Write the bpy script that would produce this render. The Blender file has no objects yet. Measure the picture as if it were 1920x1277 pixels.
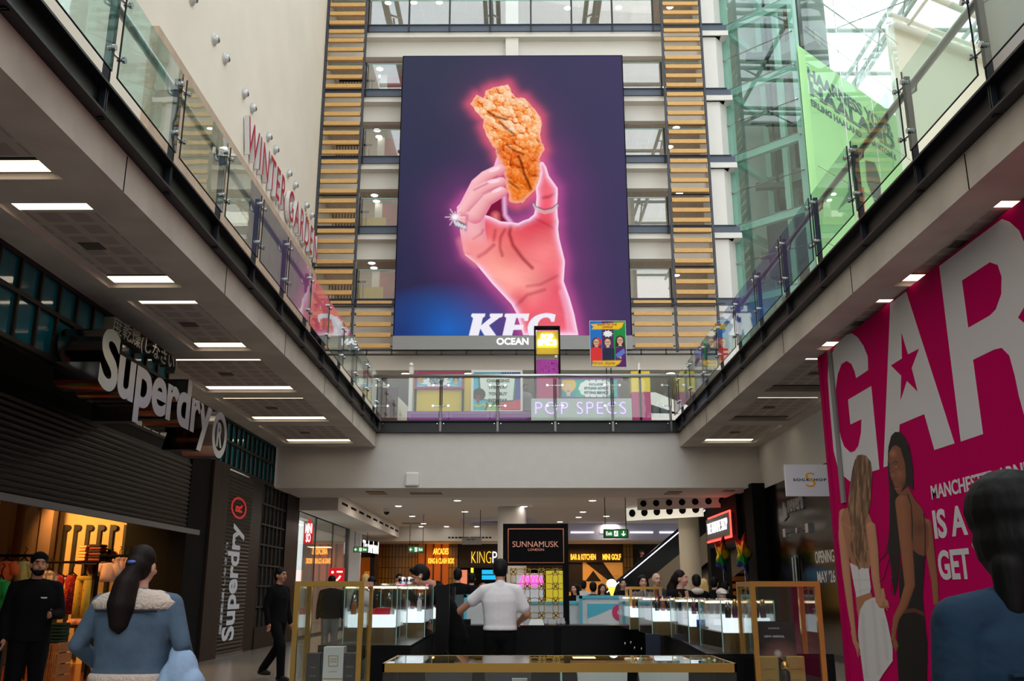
import bpy, bmesh, math, random
import numpy as np
from mathutils import Vector, Matrix
random.seed(7); np.random.seed(7)
SC = bpy.context.scene
COL = SC.collection
# ---------------------------------------------------------------- camera
F_PX = 1740.0; CX, CY = 960.0, 638.5
PITCH = math.radians(15.131); YAW = math.radians(0.35); CAM_Z = 1.4
cam_d = bpy.data.cameras.new('camera'); cam = bpy.data.objects.new('camera', cam_d); COL.objects.link(cam)
cam.location = (0, 0, CAM_Z); cam.rotation_euler = (math.pi/2+PITCH, 0, YAW)
cam_d.sensor_width = 36; cam_d.sensor_fit = 'HORIZONTAL'; cam_d.lens = F_PX/1920*36; cam_d.clip_end = 400; cam_d.clip_start = 0.05
SC.camera = cam
# ---------------------------------------------------------------- sky, exposure
SC.view_settings.view_transform = 'Standard'; SC.view_settings.look = 'None'; SC.view_settings.gamma = 1
SC.view_settings.use_curve_mapping = False; SC.view_settings.exposure = 0.0
w = bpy.data.worlds.new('overcast sky'); SC.world = w; w.use_nodes = True
nt = w.node_tree; bg = nt.nodes['Background']
tc = nt.nodes.new('ShaderNodeTexCoord'); nz = nt.nodes.new('ShaderNodeTexNoise'); nz.inputs['Scale'].default_value = 3.0
rp = nt.nodes.new('ShaderNodeValToRGB')
rp.color_ramp.elements[0].position = .35; rp.color_ramp.elements[0].color = (.78, .86, .95, 1)
rp.color_ramp.elements[1].position = .65; rp.color_ramp.elements[1].color = (1, .99, .97, 1)
nt.links.new(tc.outputs['Generated'], nz.inputs['Vector']); nt.links.new(nz.outputs['Fac'], rp.inputs['Fac'])
nt.links.new(rp.outputs['Color'], bg.inputs['Color']); bg.inputs['Strength'].default_value = 2.8
def sun_light():
    l = bpy.data.lights.new('sun', 'SUN'); l.energy = 0.5; l.angle = math.radians(60); l.color = (1, .97, .93)
    o = bpy.data.objects.new('sun', l); COL.objects.link(o); o.rotation_euler = (math.radians(25), math.radians(8), 0); o.location = (0, 0, 45)
sun_light()
try:
    SC.cycles.transparent_max_bounces = 24; SC.cycles.max_bounces = 8; SC.cycles.diffuse_bounces = 4; SC.cycles.glossy_bounces = 4
    SC.cycles.caustics_reflective = False; SC.cycles.caustics_refractive = False; SC.cycles.sample_clamp_indirect = 4
except Exception: pass
# ---------------------------------------------------------------- pixel -> point on a real plane
def ray(x, y):
    r = (x-CX)/F_PX; d = -(y-CY)/F_PX
    f = math.cos(PITCH)-d*math.sin(PITCH); u = math.sin(PITCH)+d*math.cos(PITCH)
    return (r*math.cos(YAW)-f*math.sin(YAW), f*math.cos(YAW)+r*math.sin(YAW), u)
def P(x, y, X=None, Y=None, Z=None):
    r = ray(x, y)
    t = X/r[0] if X is not None else Y/r[1] if Y is not None else (Z-CAM_Z)/r[2]
    return Vector((r[0]*t, r[1]*t, r[2]*t+CAM_Z))
def lin(c):
    c = c/255.0
    return c/12.92 if c <= .04045 else ((c+.055)/1.055)**2.4
def C(r, g, b): return (lin(r), lin(g), lin(b), 1)
# ---------------------------------------------------------------- materials
_M = {}
def mat(name, col, rough=.6, metal=0, emit=0, noise=0, nscale=4, bump=0, bscale=30, spec=.35, stretch=(1,1,1), coat=0, alpha=1):
    if name in _M: return _M[name]
    m = bpy.data.materials.new(name); m.use_nodes = True; t = m.node_tree; b = t.nodes['Principled BSDF']
    b.inputs['Base Color'].default_value = col; b.inputs['Roughness'].default_value = rough; b.inputs['Metallic'].default_value = metal
    b.inputs['Specular IOR Level'].default_value = spec; b.inputs['Coat Weight'].default_value = coat
    if emit:
        b.inputs['Emission Color'].default_value = col; b.inputs['Emission Strength'].default_value = emit
    if noise or bump:
        tc = t.nodes.new('ShaderNodeTexCoord'); mp = t.nodes.new('ShaderNodeMapping'); mp.inputs['Scale'].default_value = stretch
        t.links.new(tc.outputs['Object'], mp.inputs['Vector'])
    if noise:
        n = t.nodes.new('ShaderNodeTexNoise'); n.inputs['Scale'].default_value = nscale; n.inputs['Detail'].default_value = 6
        r = t.nodes.new('ShaderNodeValToRGB'); k = noise
        r.color_ramp.elements[0].position = .3; r.color_ramp.elements[1].position = .7
        r.color_ramp.elements[0].color = tuple(c*(1-k) for c in col[:3])+(1,); r.color_ramp.elements[1].color = tuple(min(1, c*(1+k)) for c in col[:3])+(1,)
        t.links.new(mp.outputs['Vector'], n.inputs['Vector']); t.links.new(n.outputs['Fac'], r.inputs['Fac']); t.links.new(r.outputs['Color'], b.inputs['Base Color'])
    if bump:
        n2 = t.nodes.new('ShaderNodeTexNoise'); n2.inputs['Scale'].default_value = bscale; bp = t.nodes.new('ShaderNodeBump'); bp.inputs['Strength'].default_value = bump
        bp.inputs['Distance'].default_value = .02
        t.links.new(mp.outputs['Vector'], n2.inputs['Vector']); t.links.new(n2.outputs['Fac'], bp.inputs['Height']); t.links.new(bp.outputs['Normal'], b.inputs['Normal'])
    _M[name] = m
    return m
def glow(name, col, s):
    if name in _M: return _M[name]
    m = bpy.data.materials.new(name); m.use_nodes = True; t = m.node_tree; t.nodes.clear()
    o = t.nodes.new('ShaderNodeOutputMaterial'); e = t.nodes.new('ShaderNodeEmission'); e.inputs['Color'].default_value = col; e.inputs['Strength'].default_value = s
    t.links.new(e.outputs[0], o.inputs[0]); _M[name] = m
    return m
def glass(name, tint, refl=.08, rough=0.0, wave=0.0, graze=.8):
    """thin sheet glass: tinted transmission plus a fresnel mirror"""
    if name in _M: return _M[name]
    m = bpy.data.materials.new(name); m.use_nodes = True; t = m.node_tree; t.nodes.clear()
    o = t.nodes.new('ShaderNodeOutputMaterial'); tr = t.nodes.new('ShaderNodeBsdfTransparent'); tr.inputs['Color'].default_value = tint
    g = t.nodes.new('ShaderNodeBsdfGlossy'); g.inputs['Roughness'].default_value = rough; g.inputs['Color'].default_value = (1, 1, 1, 1)
    lw = t.nodes.new('ShaderNodeLayerWeight'); lw.inputs['Blend'].default_value = .5
    pw = t.nodes.new('ShaderNodeMath'); pw.operation = 'POWER'; pw.inputs[1].default_value = 5
    ad = t.nodes.new('ShaderNodeMath'); ad.operation = 'MULTIPLY_ADD'; ad.inputs[1].default_value = graze; ad.inputs[2].default_value = refl; ad.use_clamp = True
    mx = t.nodes.new('ShaderNodeMixShader')
    t.links.new(lw.outputs['Facing'], pw.inputs[0]); t.links.new(pw.outputs[0], ad.inputs[0]); t.links.new(ad.outputs[0], mx.inputs[0]); t.links.new(tr.outputs[0], mx.inputs[1]); t.links.new(g.outputs[0], mx.inputs[2]); t.links.new(mx.outputs[0], o.inputs[0])
    if wave:
        tc = t.nodes.new('ShaderNodeTexCoord'); n = t.nodes.new('ShaderNodeTexNoise'); n.inputs['Scale'].default_value = 1.6; bp = t.nodes.new('ShaderNodeBump')
        bp.inputs['Strength'].default_value = wave; bp.inputs['Distance'].default_value = .01
        t.links.new(tc.outputs['Object'], n.inputs['Vector']); t.links.new(n.outputs['Fac'], bp.inputs['Height']); t.links.new(bp.outputs['Normal'], g.inputs['Normal'])
    _M[name] = m
    return m
def brickmat(name, c1, c2, mortar, bw, bh, ms, axes='xy', rough=.5, offset=0.0, emit=0, metal=0):
    """grid of rectangles (tiles, perforated panels, slatting) in object space"""
    if name in _M: return _M[name]
    m = bpy.data.materials.new(name); m.use_nodes = True; t = m.node_tree; b = t.nodes['Principled BSDF']; b.inputs['Roughness'].default_value = rough; b.inputs['Metallic'].default_value = metal
    tc = t.nodes.new('ShaderNodeTexCoord'); sp = t.nodes.new('ShaderNodeSeparateXYZ'); cb = t.nodes.new('ShaderNodeCombineXYZ')
    t.links.new(tc.outputs['Object'], sp.inputs[0])
    for i, a in enumerate(axes): t.links.new(sp.outputs['xyz'.index(a)], cb.inputs[i])
    k = t.nodes.new('ShaderNodeTexBrick'); k.offset = offset; k.squash = 1
    k.inputs['Color1'].default_value = c1; k.inputs['Color2'].default_value = c2; k.inputs['Mortar'].default_value = mortar
    k.inputs['Scale'].default_value = 1; k.inputs['Brick Width'].default_value = bw; k.inputs['Row Height'].default_value = bh; k.inputs['Mortar Size'].default_value = ms; k.inputs['Mortar Smooth'].default_value = 0
    t.links.new(cb.outputs[0], k.inputs['Vector']); t.links.new(k.outputs['Color'], b.inputs['Base Color'])
    if emit:
        t.links.new(k.outputs['Color'], b.inputs['Emission Color']); b.inputs['Emission Strength'].default_value = emit
    _M[name] = m
    return m
def painted(name, rough=.6, emit=0):
    """a printed or displayed picture: colours held by the mesh"""
    if name in _M: return _M[name]
    m = bpy.data.materials.new(name); m.use_nodes = True; t = m.node_tree
    a = t.nodes.new('ShaderNodeVertexColor'); a.layer_name = 'print'
    if emit:
        t.nodes.remove(t.nodes['Principled BSDF']); e = t.nodes.new('ShaderNodeEmission'); e.inputs['Strength'].default_value = emit
        t.links.new(a.outputs['Color'], e.inputs['Color']); t.links.new(e.outputs[0], t.nodes['Material Output'].inputs[0])
    else:
        b = t.nodes['Principled BSDF']; b.inputs['Roughness'].default_value = rough; b.inputs['Specular IOR Level'].default_value = .15; t.links.new(a.outputs['Color'], b.inputs['Base Color'])
    _M[name] = m
    return m
# ---------------------------------------------------------------- mesh builder
class MB:
    def __init__(s): s.v = []; s.f = []; s.m = []; s.M = None
    def add(s, vs, fs, m=0):
        k = len(s.v)
        for p in vs:
            p = Vector(p)
            s.v.append(tuple(s.M @ p) if s.M is not None else tuple(p))
        for f in fs: s.f.append([i+k for i in f]); s.m.append(m)
        return s
    def box(s, x0, x1, y0, y1, z0, z1, m=0):
        if x0 > x1: x0, x1 = x1, x0
        if y0 > y1: y0, y1 = y1, y0
        if z0 > z1: z0, z1 = z1, z0
        v = [(x, y, z) for x in (x0, x1) for y in (y0, y1) for z in (z0, z1)]
        return s.add(v, [(0,1,3,2), (4,6,7,5), (0,4,5,1), (2,3,7,6), (0,2,6,4), (1,5,7,3)], m)
    def cbox(s, c, d, m=0): return s.box(c[0]-d[0]/2, c[0]+d[0]/2, c[1]-d[1]/2, c[1]+d[1]/2, c[2]-d[2]/2, c[2]+d[2]/2, m)
    def bar(s, a, b, w, h, m=0, up=(0, 0, 1)):
        a = Vector(a); b = Vector(b); d = (b-a).normalized(); u = Vector(up)
        if abs(d.dot(u)) > .99: u = Vector((1, 0, 0))
        r = d.cross(u).normalized()*w/2; q = r.cross(d).normalized()*h/2
        v = [p+sx*r+sz*q for p in (a, b) for sx, sz in ((-1,-1), (1,-1), (1,1), (-1,1))]
        return s.add(v, [(0,1,2,3), (7,6,5,4), (0,4,5,1), (1,5,6,2), (2,6,7,3), (3,7,4,0)], m)
    def tube(s, pts, r, n=8, m=0, caps=True, r1=None):
        pts = [Vector(p) for p in pts]; k = len(pts); vs = []; fs = []
        for i, p in enumerate(pts):
            d = (pts[min(i+1, k-1)]-pts[max(i-1, 0)]).normalized()
            u = Vector((0, 0, 1)) if abs(d.z) < .95 else Vector((1, 0, 0))
            a = d.cross(u).normalized(); b = a.cross(d)
            rr = r if r1 is None else r+(r1-r)*i/(k-1)
            for j in range(n):
                t = 2*math.pi*j/n; vs.append(p+(a*math.cos(t)+b*math.sin(t))*rr)
        for i in range(k-1):
            for j in range(n): fs.append((i*n+j, i*n+(j+1) % n, (i+1)*n+(j+1) % n, (i+1)*n+j))
        if caps: fs += [tuple(range(n))[::-1], tuple(range((k-1)*n, k*n))]
        return s.add(vs, fs, m)
    def lathe(s, c, prof, n=16, m=0, axis='z'):
        vs = []; fs = []; k = len(prof)
        for r, h in prof:
            for j in range(n):
                t = 2*math.pi*j/n; x, y = r*math.cos(t), r*math.sin(t)
                vs.append({'z': (c[0]+x, c[1]+y, c[2]+h), 'y': (c[0]+x, c[1]+h, c[2]+y), 'x': (c[0]+h, c[1]+x, c[2]+y)}[axis])
        for i in range(k-1):
            for j in range(n): fs.append((i*n+j, i*n+(j+1) % n, (i+1)*n+(j+1) % n, (i+1)*n+j))
        fs += [tuple(range(n))[::-1], tuple(range((k-1)*n, k*n))]
        return s.add(vs, fs, m)
    def ball(s, c, r, n=12, k=8, m=0):
        if not hasattr(r, '__len__'): r = (r, r, r)
        vs = [(c[0], c[1], c[2]-r[2])]; fs = []
        for i in range(1, k):
            a = math.pi*i/k-math.pi/2
            for j in range(n):
                t = 2*math.pi*j/n; vs.append((c[0]+r[0]*math.cos(a)*math.cos(t), c[1]+r[1]*math.cos(a)*math.sin(t), c[2]+r[2]*math.sin(a)))
        vs.append((c[0], c[1], c[2]+r[2])); L = len(vs)-1
        for j in range(n):
            fs.append((0, 1+(j+1) % n, 1+j)); fs.append((L, L-n+j, L-n+(j+1) % n))
        for i in range(k-2):
            for j in range(n):
                a = 1+i*n; fs.append((a+j, a+(j+1) % n, a+n+(j+1) % n, a+n+j))
        return s.add(vs, fs, m)
    def loft(s, rings, n=24, m=0, e=2.4):
        """closed body through horizontal rounded rings (cx, cy, z, rx, ry)"""
        vs = []; fs = []
        for cx, cy, z, rx, ry in rings:
            for j in range(n):
                t = 2*math.pi*j/n; c, q = math.cos(t), math.sin(t)
                vs.append((cx+rx*math.copysign(abs(c)**(2/e), c), cy+ry*math.copysign(abs(q)**(2/e), q), z))
        for i in range(len(rings)-1):
            for j in range(n): fs.append((i*n+j, i*n+(j+1) % n, (i+1)*n+(j+1) % n, (i+1)*n+j))
        fs += [tuple(range(n))[::-1], tuple(range((len(rings)-1)*n, len(rings)*n))]
        return s.add(vs, fs, m)
    def prism(s, poly, O, R, U, N, d, m=0, mside=None):
        """2-D outline in the frame O,R,U pushed out by d along N (front face at +d)"""
        O, R, U, N = Vector(O), Vector(R), Vector(U), Vector(N); n = len(poly)
        a = [O+R*p[0]+U*p[1] for p in poly]; b = [q+N*d for q in a]
        s.add(a+b, [tuple(range(n, 2*n))], m)
        s.add(a+b, [tuple(range(n))[::-1]]+[(i, (i+1) % n, n+(i+1) % n, n+i) for i in range(n)], m if mside is None else mside)
        return s
    def frame(s, x0, x1, z0, z1, y, t, d, m=0):
        """rectangular frame in a plane facing -Y, bar width t, depth d"""
        s.box(x0, x1, y, y+d, z1-t, z1, m); s.box(x0, x1, y, y+d, z0, z0+t, m); s.box(x0, x0+t, y, y+d, z0+t, z1-t, m); s.box(x1-t, x1, y, y+d, z0+t, z1-t, m)
        return s
    def build(s, name, mats, parent=None, base=None, smooth=False, bevel=0, label=None, kind=None):
        """ONE mesh object; geometry is in world metres unless the parent was moved later"""
        if not isinstance(mats, (list, tuple)): mats = [mats]
        vs = np.array(s.v, dtype=float).reshape(-1, 3)
        if parent is not None: o0 = Vector(parent['_o'])
        elif base is not None: o0 = Vector(base)
        else:
            lo, hi = vs.min(0), vs.max(0); o0 = Vector(((lo[0]+hi[0])/2, (lo[1]+hi[1])/2, lo[2]))
        me = bpy.data.meshes.new(name); me.from_pydata((vs-np.array(o0)).tolist(), [], s.f)
        for m in mats: me.materials.append(m)
        if len(mats) > 1: me.polygons.foreach_set('material_index', s.m)
        bm = bmesh.new(); bm.from_mesh(me); bmesh.ops.recalc_face_normals(bm, faces=bm.faces); bm.to_mesh(me); bm.free()
        if smooth: me.polygons.foreach_set('use_smooth', [True]*len(me.polygons))
        o = bpy.data.objects.new(name, me); COL.objects.link(o)
        o['_o'] = tuple(o0)
        if parent is not None: o.parent = parent
        else: o.location = o0
        if bevel:
            b = o.modifiers.new('bevel', 'BEVEL'); b.width = bevel; b.segments = 2; b.limit_method = 'ANGLE'
        if label: o['label'] = label
        if kind: o['kind'] = kind
        return o
def thing(name, label, cat, loc=(0, 0, 0), group=None):
    o = bpy.data.objects.new(name, None); COL.objects.link(o); o.location = loc; o['_o'] = tuple(loc)
    o['label'] = label; o['category'] = cat; o.empty_display_size = .1
    if group: o['group'] = group
    return o
def tag(o, label, cat, group=None, kind=None):
    o['label'] = label; o['category'] = cat
    if group: o['group'] = group
    if kind: o['kind'] = kind
    return o
def struct(o): o['kind'] = 'structure'; return o
def copy_tree(o, parent=None):
    c = o.copy(); COL.objects.link(c); c.parent = parent
    for ch in [x for x in bpy.data.objects if x.parent == o]: copy_tree(ch, c)
    return c
def put(src, loc, label=None, group=None, rz=0):
    c = copy_tree(src); c.location = loc; c.rotation_euler.z = rz
    if label: c['label'] = label
    if group: c['group'] = group
    return c
ORD = ['first', 'second', 'third', 'fourth', 'fifth', 'sixth', 'seventh', 'eighth', 'ninth', 'tenth', 'eleventh', 'twelfth', 'thirteenth', 'fourteenth']
# ---------------------------------------------------------------- lettering
def text_geo(s, ext=.02, bold=0.0, shear=0.0, res=4, space=1.0):
    cu = bpy.data.curves.new('lettering', 'FONT'); cu.body = s; cu.size = 1; cu.extrude = ext; cu.offset = bold; cu.shear = shear; cu.resolution_u = res; cu.space_character = space
    ob = bpy.data.objects.new('lettering', cu); COL.objects.link(ob)
    dg = bpy.context.evaluated_depsgraph_get(); me = bpy.data.meshes.new_from_object(ob.evaluated_get(dg))
    v = np.array([p.co[:] for p in me.vertices]).reshape(-1, 3); f = [tuple(p.vertices) for p in me.polygons]
    nz = [p.normal.z for p in me.polygons]
    bpy.data.objects.remove(ob); bpy.data.curves.remove(cu); bpy.data.meshes.remove(me)
    return v, f, nz
FACING = {'cam': ((1,0,0), (0,0,1), (0,-1,0)), 'left': ((0,1,0), (0,0,1), (1,0,0)), 'right': ((0,-1,0), (0,0,1), (-1,0,0)), 'leftup': ((0,0,1), (0,-1,0), (1,0,0)), 'down': ((1,0,0), (0,1,0), (0,0,-1)), 'up': ((1,0,0), (0,1,0), (0,0,1))}
def put_text(mb, s, O, face, w=None, h=None, d=.01, m=0, mside=None, bold=0, shear=0, space=1.0, res=4, center=False):
    """write s with its lower left corner at O, fitted to w x h metres, d thick"""
    R, U, N = [Vector(a) for a in (FACING[face] if isinstance(face, str) else face)]
    v, f, nz = text_geo(s, .02, bold, shear, res, space)
    lo, hi = v.min(0), v.max(0); sx = (w/(hi[0]-lo[0])) if w else None; sy = (h/(hi[1]-lo[1])) if h else None
    sx = sx or sy; sy = sy or sx; O = Vector(O)
    if center: O = O-R*(hi[0]-lo[0])*sx/2
    q = [O+R*((p[0]-lo[0])*sx)+U*((p[1]-lo[1])*sy)+N*((p[2]-lo[2])/(hi[2]-lo[2])*d) for p in v]
    k = len(mb.v); mb.v += [tuple(x) for x in q]
    for a, b in zip(f, nz): mb.f.append([i+k for i in a]); mb.m.append(m if (b > .5 or mside is None) else mside)
    return mb
def text_letters(s, bold=0, space=1.0, res=6):
    """outline meshes of single letters with their own place in the word"""
    out = []
    for i, ch in enumerate(s):
        if ch == ' ': continue
        v, f, nz = text_geo(ch, .02, bold, 0, res); va = text_geo(s[:i+1], .02, bold, 0, 2, space)[0]
        v = v.copy(); v[:, 0] += va[:, 0].max()-v[:, 0].max(); out.append((ch, v, f, nz))
    return out
# ---------------------------------------------------------------- flat pictures (screen, prints)
class Canvas:
    def __init__(s, w, h, x0, y0, x1, y1, bg=(0, 0, 0)):
        """w x h samples over the rectangle x0..x1, y0..y1 of the picture's own 2-D units (y up)"""
        s.w, s.h, s.x0, s.y0, s.x1, s.y1 = w, h, x0, y0, x1, y1
        X, Y = np.meshgrid(np.linspace(x0, x1, w), np.linspace(y0, y1, h)); s.X, s.Y = X, Y
        s.c = np.zeros((h, w, 3)); s.c[:] = bg[:3]; s.px = abs(x1-x0)/(w-1)
    def mix(s, a, col): s.c = s.c*(1-a[..., None])+np.asarray(col)[..., :3]*a[..., None]
    def inside(s, pts):
        X, Y = s.X, s.Y; r = np.zeros(X.shape, bool); n = len(pts)
        for i in range(n):
            x1, y1 = pts[i][:2]; x2, y2 = pts[(i+1) % n][:2]
            if y1 == y2: continue
            c = (Y >= min(y1, y2)) & (Y < max(y1, y2)) & (X < (x2-x1)*(Y-y1)/(y2-y1)+x1); r ^= c
        return r
    def edge(s, pts, close=True):
        D = np.full(s.X.shape, 1e9); n = len(pts)
        for i in range(n if close else n-1):
            D = np.minimum(D, s.seg(pts[i], pts[(i+1) % n])[0])
        return D
    def seg(s, a, b):
        ax, ay = a[:2]; bx, by = b[:2]; dx, dy = bx-ax, by-ay; L = dx*dx+dy*dy+1e-12
        t = np.clip(((s.X-ax)*dx+(s.Y-ay)*dy)/L, 0, 1)
        return np.hypot(s.X-ax-t*dx, s.Y-ay-t*dy), t
    def poly(s, pts, col, soft=None):
        soft = soft or s.px; d = s.edge(pts); i = s.inside(pts); sd = np.where(i, d, -d)
        s.mix(np.clip(sd/soft+.5, 0, 1), col); return sd
    def line(s, pts, wd, col, soft=None, op=1):
        soft = soft or s.px; d = s.edge(pts, False); s.mix(np.clip((wd/2-d)/soft+.5, 0, 1)*op, col)
    def blob(s, x, y, r, col, op=1, soft=1.0, ry=None):
        q = np.hypot((s.X-x)/r, (s.Y-y)/(ry or r)); s.mix(np.clip((1-q)/soft, 0, 1)*op, col)
    def halo(s, d, wd, col, op=1): s.mix(np.exp(-(np.maximum(d, 0)/wd)**2)*op, col)
    def mesh(s, name, m, O, R, U, parent=None, label=None, thick=None, N=None):
        O, R, U = np.array(O), np.array(R), np.array(U)
        v = O+s.X.reshape(-1, 1)*R+s.Y.reshape(-1, 1)*U
        o0 = np.array(parent['_o']) if parent is not None else v.mean(0)
        me = bpy.data.meshes.new(name); W, H = s.w, s.h
        i = (np.arange(H-1)[:, None]*W+np.arange(W-1)).reshape(-1); F = np.stack([i, i+1, i+W+1, i+W], 1)
        if np.dot(np.cross(R, U), np.array(N) if N is not None else np.cross(R, U))*(s.x1-s.x0)*(s.y1-s.y0) < 0: F = F[:, ::-1]
        me.from_pydata((v-o0).tolist(), [], F.tolist())
        a = me.color_attributes.new('print', 'FLOAT_COLOR', 'POINT'); a.data.foreach_set('color', np.concatenate([np.clip(s.c, 0, 50).reshape(-1, 3), np.ones((W*H, 1))], 1).ravel())
        me.materials.append(m); o = bpy.data.objects.new(name, me); COL.objects.link(o); o['_o'] = tuple(o0)
        if parent is not None: o.parent = parent
        else: o.location = o0
        if label: o['label'] = label
        return o
def vnoise(X, Y, sc, seed=0, oct=3):
    """value noise on arrays"""
    rs = np.random.RandomState(seed); out = np.zeros(X.shape); amp = 1; tot = 0
    for k in range(oct):
        g = rs.rand(64, 64); x = X*sc; y = Y*sc; xi = np.floor(x).astype(int); yi = np.floor(y).astype(int); fx = x-xi; fy = y-yi
        fx = fx*fx*(3-2*fx); fy = fy*fy*(3-2*fy); a = g[yi % 64, xi % 64]; b = g[yi % 64, (xi+1) % 64]; c = g[(yi+1) % 64, xi % 64]; d = g[(yi+1) % 64, (xi+1) % 64]
        out += amp*((a*(1-fx)+b*fx)*(1-fy)+(c*(1-fx)+d*fx)*fy); tot += amp; amp *= .5; sc *= 2
    return out/tot
# ================================================================ materials used all over
concrete = mat('concrete', C(206,196,186), .8, noise=.14, nscale=1.3, bump=.15, bscale=25)
white = mat('white paint', C(226,222,216), .7, noise=.02, nscale=.7)
cream = mat('cream render', C(232,223,208), .85, noise=.035, nscale=.5)
soffit = mat('soffit paint', C(196,178,166), .8, noise=.05, nscale=.8)
steel_black = mat('black painted steel', C(30,29,32), .4, noise=.1, nscale=3, spec=.35)
steel_navy = mat('dark blue steel', C(27,31,41), .4)
band_grey = mat('slate grey steel', C(84,92,106), .45)
chrome = mat('polished steel', C(200,200,202), .12, 1)
satin = mat('brushed steel', C(170,170,168), .28, 1)
oak = mat('oak slat', C(205,160,98), .55, noise=.14, nscale=3, stretch=(1.2, 14, 14))
timber_dark = mat('dark stained timber', C(44,30,22), .6, noise=.35, nscale=2, stretch=(8, 8, .6))
black = mat('black lacquer', C(7,7,9), .28, spec=.3)
black_matt = mat('matt black', C(9,8,9), .8, spec=.15)
brass = mat('polished brass', C(220,176,92), .24, .85)
g_rail = glass('balustrade glass', (.84, .93, .9, 1), .07, 0, .12)
g_clear = glass('clear glass', (.96, .985, .975, 1), .04)
g_lift = glass('green lift glass', (.86, .94, .92, 1), .08)
g_roof = glass('roof glass', (.95, .97, .97, 1), .03, graze=.3)
g_shop = glass('shop window glass', (.9, .93, .92, 1), .09)
lamp_warm = glow('warm light panel', (1, .84, .62, 1), 2.4)
g_bridge = glass('bridge glass', (.92, .96, .945, 1), .035, 0, .1)
lamp_white = glow('downlight lens', (1, .93, .85, 1), 7)
floor_m = brickmat('pale stone floor tiles', C(150,143,134), C(143,136,128), C(112,107,101), .9, .9, .008, 'xy', .22)
perf = brickmat('perforated ceiling panel', C(172,158,150), C(168,154,147), C(194,180,170), .30, .34, .045, 'xy', .8)
XL, XR, SL, SR, YB, YF = -6.63, 6.6, -3.9, 4.45, 25.35, 41.7
XW, Z_ROOF = -9.65, 35.4
Z_SOF, Z_BLK, Z_FLR, Z_RAIL, Z_CEIL = 5.22, 5.62, 5.94, 7.2, 4.11
# ================================================================ shell
struct(MB().box(-14, 16, -16, 48, -.3, 0).build('floor', floor_m, base=(0, 0, 0)))
# left ground-floor wall pieces behind the shop fronts
struct(MB().box(XL-.3, XL, 15, 19.6, 4.2, Z_SOF).box(XL-.3, XL, -16, 1.5, 0, 4.2).build('wall_left', white))
struct(MB().box(XW-.25, XW, -16, YF+.3, 5.9, Z_ROOF).build('wall_left_upper', cream))
stone = mat('sandstone cladding', C(188,166,146), .8, noise=.1, nscale=2)
stn = MB().box(XW, XW+.22, 21.4, YF-.2, 5.95, 15.8)
struct(stn.build('wall_stone_left', stone))
# walkway slabs with coffered soffits
def coffers(side):
    out = []
    for k in range(-7, 5):
        y0 = 8.74+3.29*k; y1 = y0+2.72
        if side < 0: x0, x1 = (-6.2 if k >= 2 else -5.32), -4.36
        else: x0, x1 = 4.88, (6.3 if y0 > 14 else 5.0)
        if side > 0 and y0 <= 14: x1 = 5.6
        out.append((x0, x1, y0, y1))
    return out
def slab(side):
    x_out, x_in = (XW, SL) if side < 0 else (SR, 12.5)
    cs = coffers(side); mb = MB()
    mb.box(x_out, x_in, -16, YB, Z_SOF+.14, 5.85)
    if side > 0: mb.box(12.5, 34, 13, 62, Z_SOF+.14, 5.85).box(6.6, 12.5, YB, 62, 4.7, 5.85)
    ys = -16
    for c in cs:
        mb.box(x_out, x_in, ys, c[2], Z_SOF, Z_SOF+.14)
        mb.box(x_out, c[0], c[2], c[3], Z_SOF, Z_SOF+.14); mb.box(c[1], x_in, c[2], c[3], Z_SOF, Z_SOF+.14); ys = c[3]
        mb.box(c[0], c[0]+.09, c[2], c[3], Z_SOF+.05, Z_SOF+.14); mb.box(c[1]-.09, c[1], c[2], c[3], Z_SOF+.05, Z_SOF+.14)
    mb.box(x_out, x_in, ys, YB, Z_SOF, Z_SOF+.14)
    xi = x_in if side < 0 else x_out
    for c in cs:                                    # open joints between the precast lengths
        y = c[2]-.285; mb.box(xi-.004, xi+.004, y-.008, y+.008, Z_SOF, 5.6, 1)
    o = struct(mb.build('ceiling_soffit_left' if side < 0 else 'ceiling_soffit_right', [concrete, black_matt]))
    fl = MB().box(x_out, x_in, -16, YB, 5.85, Z_FLR-.03)
    if side > 0: fl.box(12.5, 34, 13, 62, 5.85, Z_FLR-.03)
    struct(fl.build('floor_walkway_left' if side < 0 else 'floor_walkway_right', floor_m))
    return cs
CO_L, CO_R = slab(-1), slab(1)
pan = {}
for nm, cs in (('left', CO_L), ('right', CO_R)):
    vis = [c for c in cs if c[3] > 4.5]
    for i, c in enumerate(vis):
        yc = (c[2]+c[3])/2
        sd = 'left' if nm == 'left' else 'right'
        p = MB().box(c[0]+.09, c[1]-.09, c[2]+.35, c[3]-.35, Z_SOF+.06, Z_SOF+.135)
        o = p.build('ceiling_panel', perf); tag(o, f'perforated ceiling panel in {sd} soffit, {ORD[i]} from the camera', 'ceiling panel', f'perforated panels in {sd} soffit')
        v = MB().cbox(((c[0]+c[1])/2-.1, yc, Z_SOF+.056), (.24, .22, .01)); vo = v.build('air_grille', mat('dark grille', C(96,86,80), .7), o)
        for e, y in (('near', c[2]+.17), ('far', c[3]-.17)):
            t = thing('strip_light', f'lit strip light at {e} end of {ORD[i]} {sd} soffit panel from the camera', 'ceiling light', ((c[0]+c[1])/2, y, Z_SOF+.02), f'strip lights in {sd} soffit')
            x0, x1 = c[0]+.06, c[1]-.06
            lit = not (nm == 'right' and i in (4, 5) and e == 'far')
            MB().box(x0, x1, y-.15, y+.15, Z_SOF+.062, Z_SOF+.13).build('housing', black_matt, t)
            MB().box(x0+.03, x1-.03, y-.11, y+.11, Z_SOF+.05, Z_SOF+.062).build('diffuser', lamp_warm if lit else mat('unlit diffuser', C(120,105,92), .5), t)
            if not lit: t['label'] = f'unlit strip light at far end of {ORD[i]} right soffit panel from the camera'
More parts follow.
